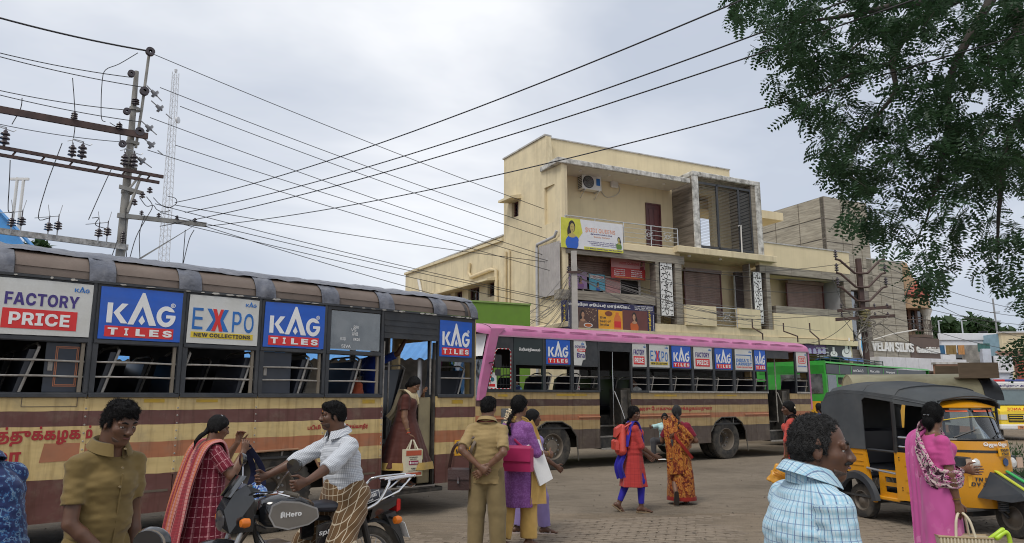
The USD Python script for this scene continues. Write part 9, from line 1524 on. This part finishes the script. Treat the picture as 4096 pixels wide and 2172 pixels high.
# ---- woman in the coral kurta with carrier bags
cor = print_cloth('coral_cloth',[(0,(.46,.06,.045)),(.62,(.46,.06,.045)),(.66,(.18,.03,.03)),(.70,(.46,.06,.045))],45,detail=1.0); L_ = (4.48,11.7,0); p = thing('person','woman in coral kurta facing left by the rear door, carrying two carrier bags','person',L_,60); S = Skel(1.60,True,head=(22,-4,0),la=((-.2,.22,-1),(.05,.12,-1)),rl=((.02,.1,-1),(0,-.05,-1)),ll=((-.02,-.1,-1),(0,-.15,-1)),wide=1.02); b = body(p,S,brown_d,.0065); hair(b,S,'bun',.0065); garment(b,S,'kurta',cor,.0075,(1.1,1.1),.02,1.1,.02,skirt=(.38,.2,.19,(0,0)),seed=4); garment(b,S,'leggings',plain('leggings_black',(.02,.015,.02)),.009,torso=False,legs=(.93,.05,.03)); ribbon(b,'shawl',[S.C+np.array([0,.13,-.1]),S.N+np.array([-.06,.07,-.01]),S.N+np.array([.02,-.06,.025]),S.C+np.array([.05,-.14,-.1]),S.P+np.array([.06,-.18,.0])],.14,.16,(1,.2,0),plain('shawl_black',(.022,.018,.028)),pl=2,amp=.012); br_(S,-1,.01,.028,gold,b); [sandal(b,S,dark_sole,k) for k in (1,-1)]
fl_ = MB()
for k in range(16): t = k/15; v = trimesh.creation.icosphere(0,.013); fl_.add(v.vertices+S.hp((-.3+.5*t,-.42,.0+.1*math.sin(t*3))),v.faces)
part('jasmine_flowers',fl_,look('jasmine',(0,0,0)),b); hL = w3(S.wr[-1]+S.hd[-1]*.08,60,L_)
def carrier(name,label,at_,rot,col,tilt,inner=None):
    bg = thing(name,label,'bag',at_,rot); f = Fld((-.22,-.12,-.45),(.22,.12,.02),.008); f.ecap((0,0,-.10),(0,0,-.36),(.10,.035),(.15,.06),(1,0,0),.02,cut=[((0,0,-.38),(0,0,-1))]); f.noise(.016,(12,12,9),int(rot)); V,F = f.mesh(); part('bag_body',(V @ roty(tilt).T,F),col,bg,smooth=True)
    for s in (-1,1): part('bag_handle',MB().tube([roty(tilt) @ np.array([s*.06,0,-.12]),(0,0,0)],.012,5),col,bg)
    m = MB(); [letters(m,t,-.09,.08,-.2-.035*i,-.185-.035*i,-.075,size=32) for i,t in enumerate(('TEXTILES','MADURAI','PH 233 410'))]; m.xf(roty(tilt)); part('lettering',m,look('bag_print_%d' % int(tilt+90),inner,.5),bg)
carrier('yellow_carrier_bag','mustard yellow plastic carrier bag in the hand of the woman in coral',hL+np.array([-.05,-.08,.0]),-10,look('bag_mustard',(.58,.27,.02),.4,var=.12),26,(.35,.08,.01)); carrier('white_carrier_bag','white plastic carrier bag in the hand of the woman in coral',hL+np.array([.05,.03,.0]),8,look('bag_white',(.58,.58,.66),.4,var=.08),-4,(.03,.05,.3))
# ---- woman in the pink sari
pk = print_cloth('pink_sari_cloth',[(0,(.45,.085,.27)),(.56,(.46,.10,.28)),(.62,(.54,.17,.36)),(.70,(.46,.10,.28))],5,detail=4.0); pkb = print_cloth('pink_sari_border',[(0,(.05,.012,.03)),(.42,(.50,.40,.38)),(.52,(.50,.12,.30)),(.58,(.08,.01,.04)),(.64,(.52,.42,.40))],20,detail=2.0,dist=1.0); L_ = (3.86,6.72,0); p = thing('person','woman in pink sari with black bun seen from behind, beside the auto rickshaw','person',L_,-92); S = Skel(1.60,True,head=(30,-2,0),ra=((.14,.06,-1),(.0,.16,-1)),la=((-.05,.3,-1),(.75,.5,.05)),wide=1.04); b = body(p,S,brown_m,.006); hair(b,S,'bun',.006,seed=4); garment(b,S,'blouse',plain('pink_blouse',(.48,.07,.24),.7),.007,(.72,.72),.05,1.1,.035,seed=2,wr=.004); garment(b,S,'sari_skirt',pk,.008,torso=False,skirt=(.05,.20,.19,(.0,.0)),seed=2,wr=.014,rip=(5,.05),nz=(10,10,4))
ribbon(b,'sari_end',[S.P+np.array([.20,.06,.06]),S.P+np.array([.15,-.12,.10]),S.C+np.array([.0,-.14,.02]),S.N+np.array([-.10,-.09,-.03]),S.N+np.array([-.12,.02,.04]),S.C+np.array([-.08,.14,.0])],.20,.15,(.3,0,1),pkb,pl=3,amp=.012,n=13); ribbon(b,'sari_end',[S.N+np.array([-.12,.02,.04]),S.N+np.array([-.14,-.10,-.05]),S.C+np.array([-.13,-.13,-.06]),S.P+np.array([-.12,-.13,-.1]),S.P+np.array([-.10,-.14,-.60])],.16,.20,(1,.2,0),pk,pl=3,amp=.013,n=13); ribbon(b,'sari_border',[S.N+np.array([-.21,-.06,-.06]),S.C+np.array([-.20,-.11,-.06]),S.P+np.array([-.19,-.13,-.1]),S.P+np.array([-.18,-.14,-.62])],.05,.07,(1,.5,0),pkb,n=5,pl=1,amp=.005); ribbon(b,'sari_fold',[S.P+np.array([-.05,.17,.13]),S.P+np.array([.10,.17,.10]),S.P+np.array([.21,.06,.05]),S.P+np.array([.20,-.06,.07])],.12,.12,(0,0,1),pkb,pl=3,amp=.018); br_(S,1,.03,.033,gold,b); [sandal(b,S,dark_sole,k) for k in (1,-1)]; part('hair_pin',MB().tube([S.hp((-.12,-.50,.02)),S.hp((.12,-.50,.0))],.005,5),chrome,b)
hL = w3(S.wr[1]+S.hd[1]*.085,-92,L_); bg = thing('woven_basket_bag','striped cream basket bag with green leaf print held by the woman in pink','bag',hL,-14); V = [(x*k_,y*k_,z) for z,k_ in ((-.20,1),(-.50,.86)) for x,y in ((-.21,-.08),(.21,-.08),(.21,.08),(-.21,.08))]; part('bag_body',MB().hull(V),lines('basket_weave',(.45,.39,.26),[('x',.03,0,.4,(.33,.27,.17),.7)]),bg,uv=None); m = MB()
for k in range(16): x = -.2+.4*k/15; m.box(x,x+.012,-.086,-.078,-.49,-.205)
part('basket_ribs',m,look('rib_cream',(.52,.46,.33),.6),bg); part('rim',MB().tube([(-.21,-.08,-.2),(.21,-.08,-.2),(.21,.08,-.2),(-.21,.08,-.2)],.010,6,closed=True),look('rim_tan',(.30,.22,.12),.6),bg)
for y in (-.08,.08): part('handle',MB().tube(smooth_path([(-.075,y,-.2),(-.05,y*.6,-.06),(0,0,.0),(.05,y*.6,-.06),(.075,y,-.2)],5),.011,7),look('rib_cream',(0,0,0)),bg)
m = MB(); rn = random.Random(7)
for k in range(20): t = rn.uniform(.1,PI-.1); r_ = rn.uniform(.02,.09); x,z = r_*math.cos(t)*1.1,-.38+r_*math.sin(t)*1.2; m.prism([(x+.018*math.cos(t)*a+.009*math.sin(t)*c,z+.018*math.sin(t)*a-.009*math.cos(t)*c) for a,c in ((-1,0),(0,1),(1,0),(0,-1))],-.096,-.088)
part('leaf_print',m,look('leaf_print',(.06,.28,.04),.5),bg); m = MB()
for x in (-.19,.17): m.prism(sbox(x-.02,-.42,x+.04,-.26).difference(sbox(x-.005,-.4,x+.025,-.28)),-.096,-.087)
part('border_motif',m,look('motif_brown',(.08,.04,.03),.6),bg); gb = thing('green_cord_bundle','lime green knotted plastic cord tied at the side of the basket bag','cord',hL,-14); part('cord',MB().tube(smooth_path([(.19,-.02,-.22),(.25,-.03,-.17),(.31,-.02,-.13),(.29,.0,-.19),(.25,-.04,-.2),(.33,-.02,-.15),(.36,.0,-.22),(.35,.0,-.34),(.33,.0,-.42)],6),.018,8),look('lime_cord',(.42,.62,.04),.4),gb,smooth=True)
# ---- passengers and far figures
def sitter(label,L,rot,col,sk=brown_d,style='bun',h=1.58,arms=None,r=.013):
    p = thing('person',label,'person',L,rot); S = Skel(h,style == 'bun',seat=.5,rl=('ik',(.1,.42,.06),(0,1,1)),ll=('ik',(-.1,.42,.06),(0,1,1)),ra=arms or ((.1,.4,-1),(-.2,.9,-.2)),la=((-.1,.4,-1),(.2,.9,-.2))); b = body(p,S,sk,r,face=r < .012); hair(b,S,style,r); garment(b,S,'garment',col,r,(.8,.8),-.06,1.2,-.004); garment(b,S,'lower_garment',col,r,torso=False,legs=(.95,.065,.05)); return p
c2 = lambda x,y: B2.world(x,y,.97); fr = B2.rot+90
sitter('woman in dark blue sari at the front window of the pink roofed bus',c2(-1.85,.42),fr,print_cloth('navy_motif_cloth',[(0,(.02,.03,.10)),(.55,(.02,.035,.12)),(.6,(.25,.45,.6)),(.66,(.02,.03,.1))],12,detail=1.0),brown_l,r=.011); sitter('small child in pink and white at the third window of the pink roofed bus',B2.world(-.12,.42,1.14),fr,print_cloth('pink_white_cloth',[(0,(.5,.06,.12)),(.5,(.6,.55,.5))],9),brown_m,h=1.15,r=.011)
sitter('passenger with pale sleeve right of the front door of the pink roofed bus',c2(1.85,.45),fr,plain('pale_sleeve',(.4,.4,.38)),style='short'); sitter('passenger in dark shirt in the middle windows of the pink roofed bus',c2(3.95,.5),fr,plain('dark_shirt',(.03,.035,.05)),style='short'); sitter('passenger in dark clothes seen through the rear door of the pink roofed bus',c2(7.1,1.75),fr+180,plain('dark_shirt',(0,0,0)),style='short'); sitter('passenger in orange sari at the window left of the near bus door',B1.world(-1.22,.42,.93),B1.rot+90,plain('orange_sari_plain',(.42,.09,.04)),brown_m)
for (u,v,y,lb,c,st) in ((3322,1615,17.5,'woman with pink and orange scarf standing far behind by the green bus',(.6,.12,.2),'bun'),(3278,1625,17.9,'person in blue far behind by the green bus, beside the pink scarf',(.05,.1,.35),'bun')): q = at(u,v,y); p = thing('person',lb,'person',(q[0],q[1],0),20); S = Skel(1.52,True); b = body(p,S,brown_d,.014,face=False); hair(b,S,st,.014); garment(b,S,'kurta',plain('far_%d' % u,c),.014,(.9,.9),.02,1.2,-.004,skirt=(.2,.2,.2,(0,0)),wr=0)
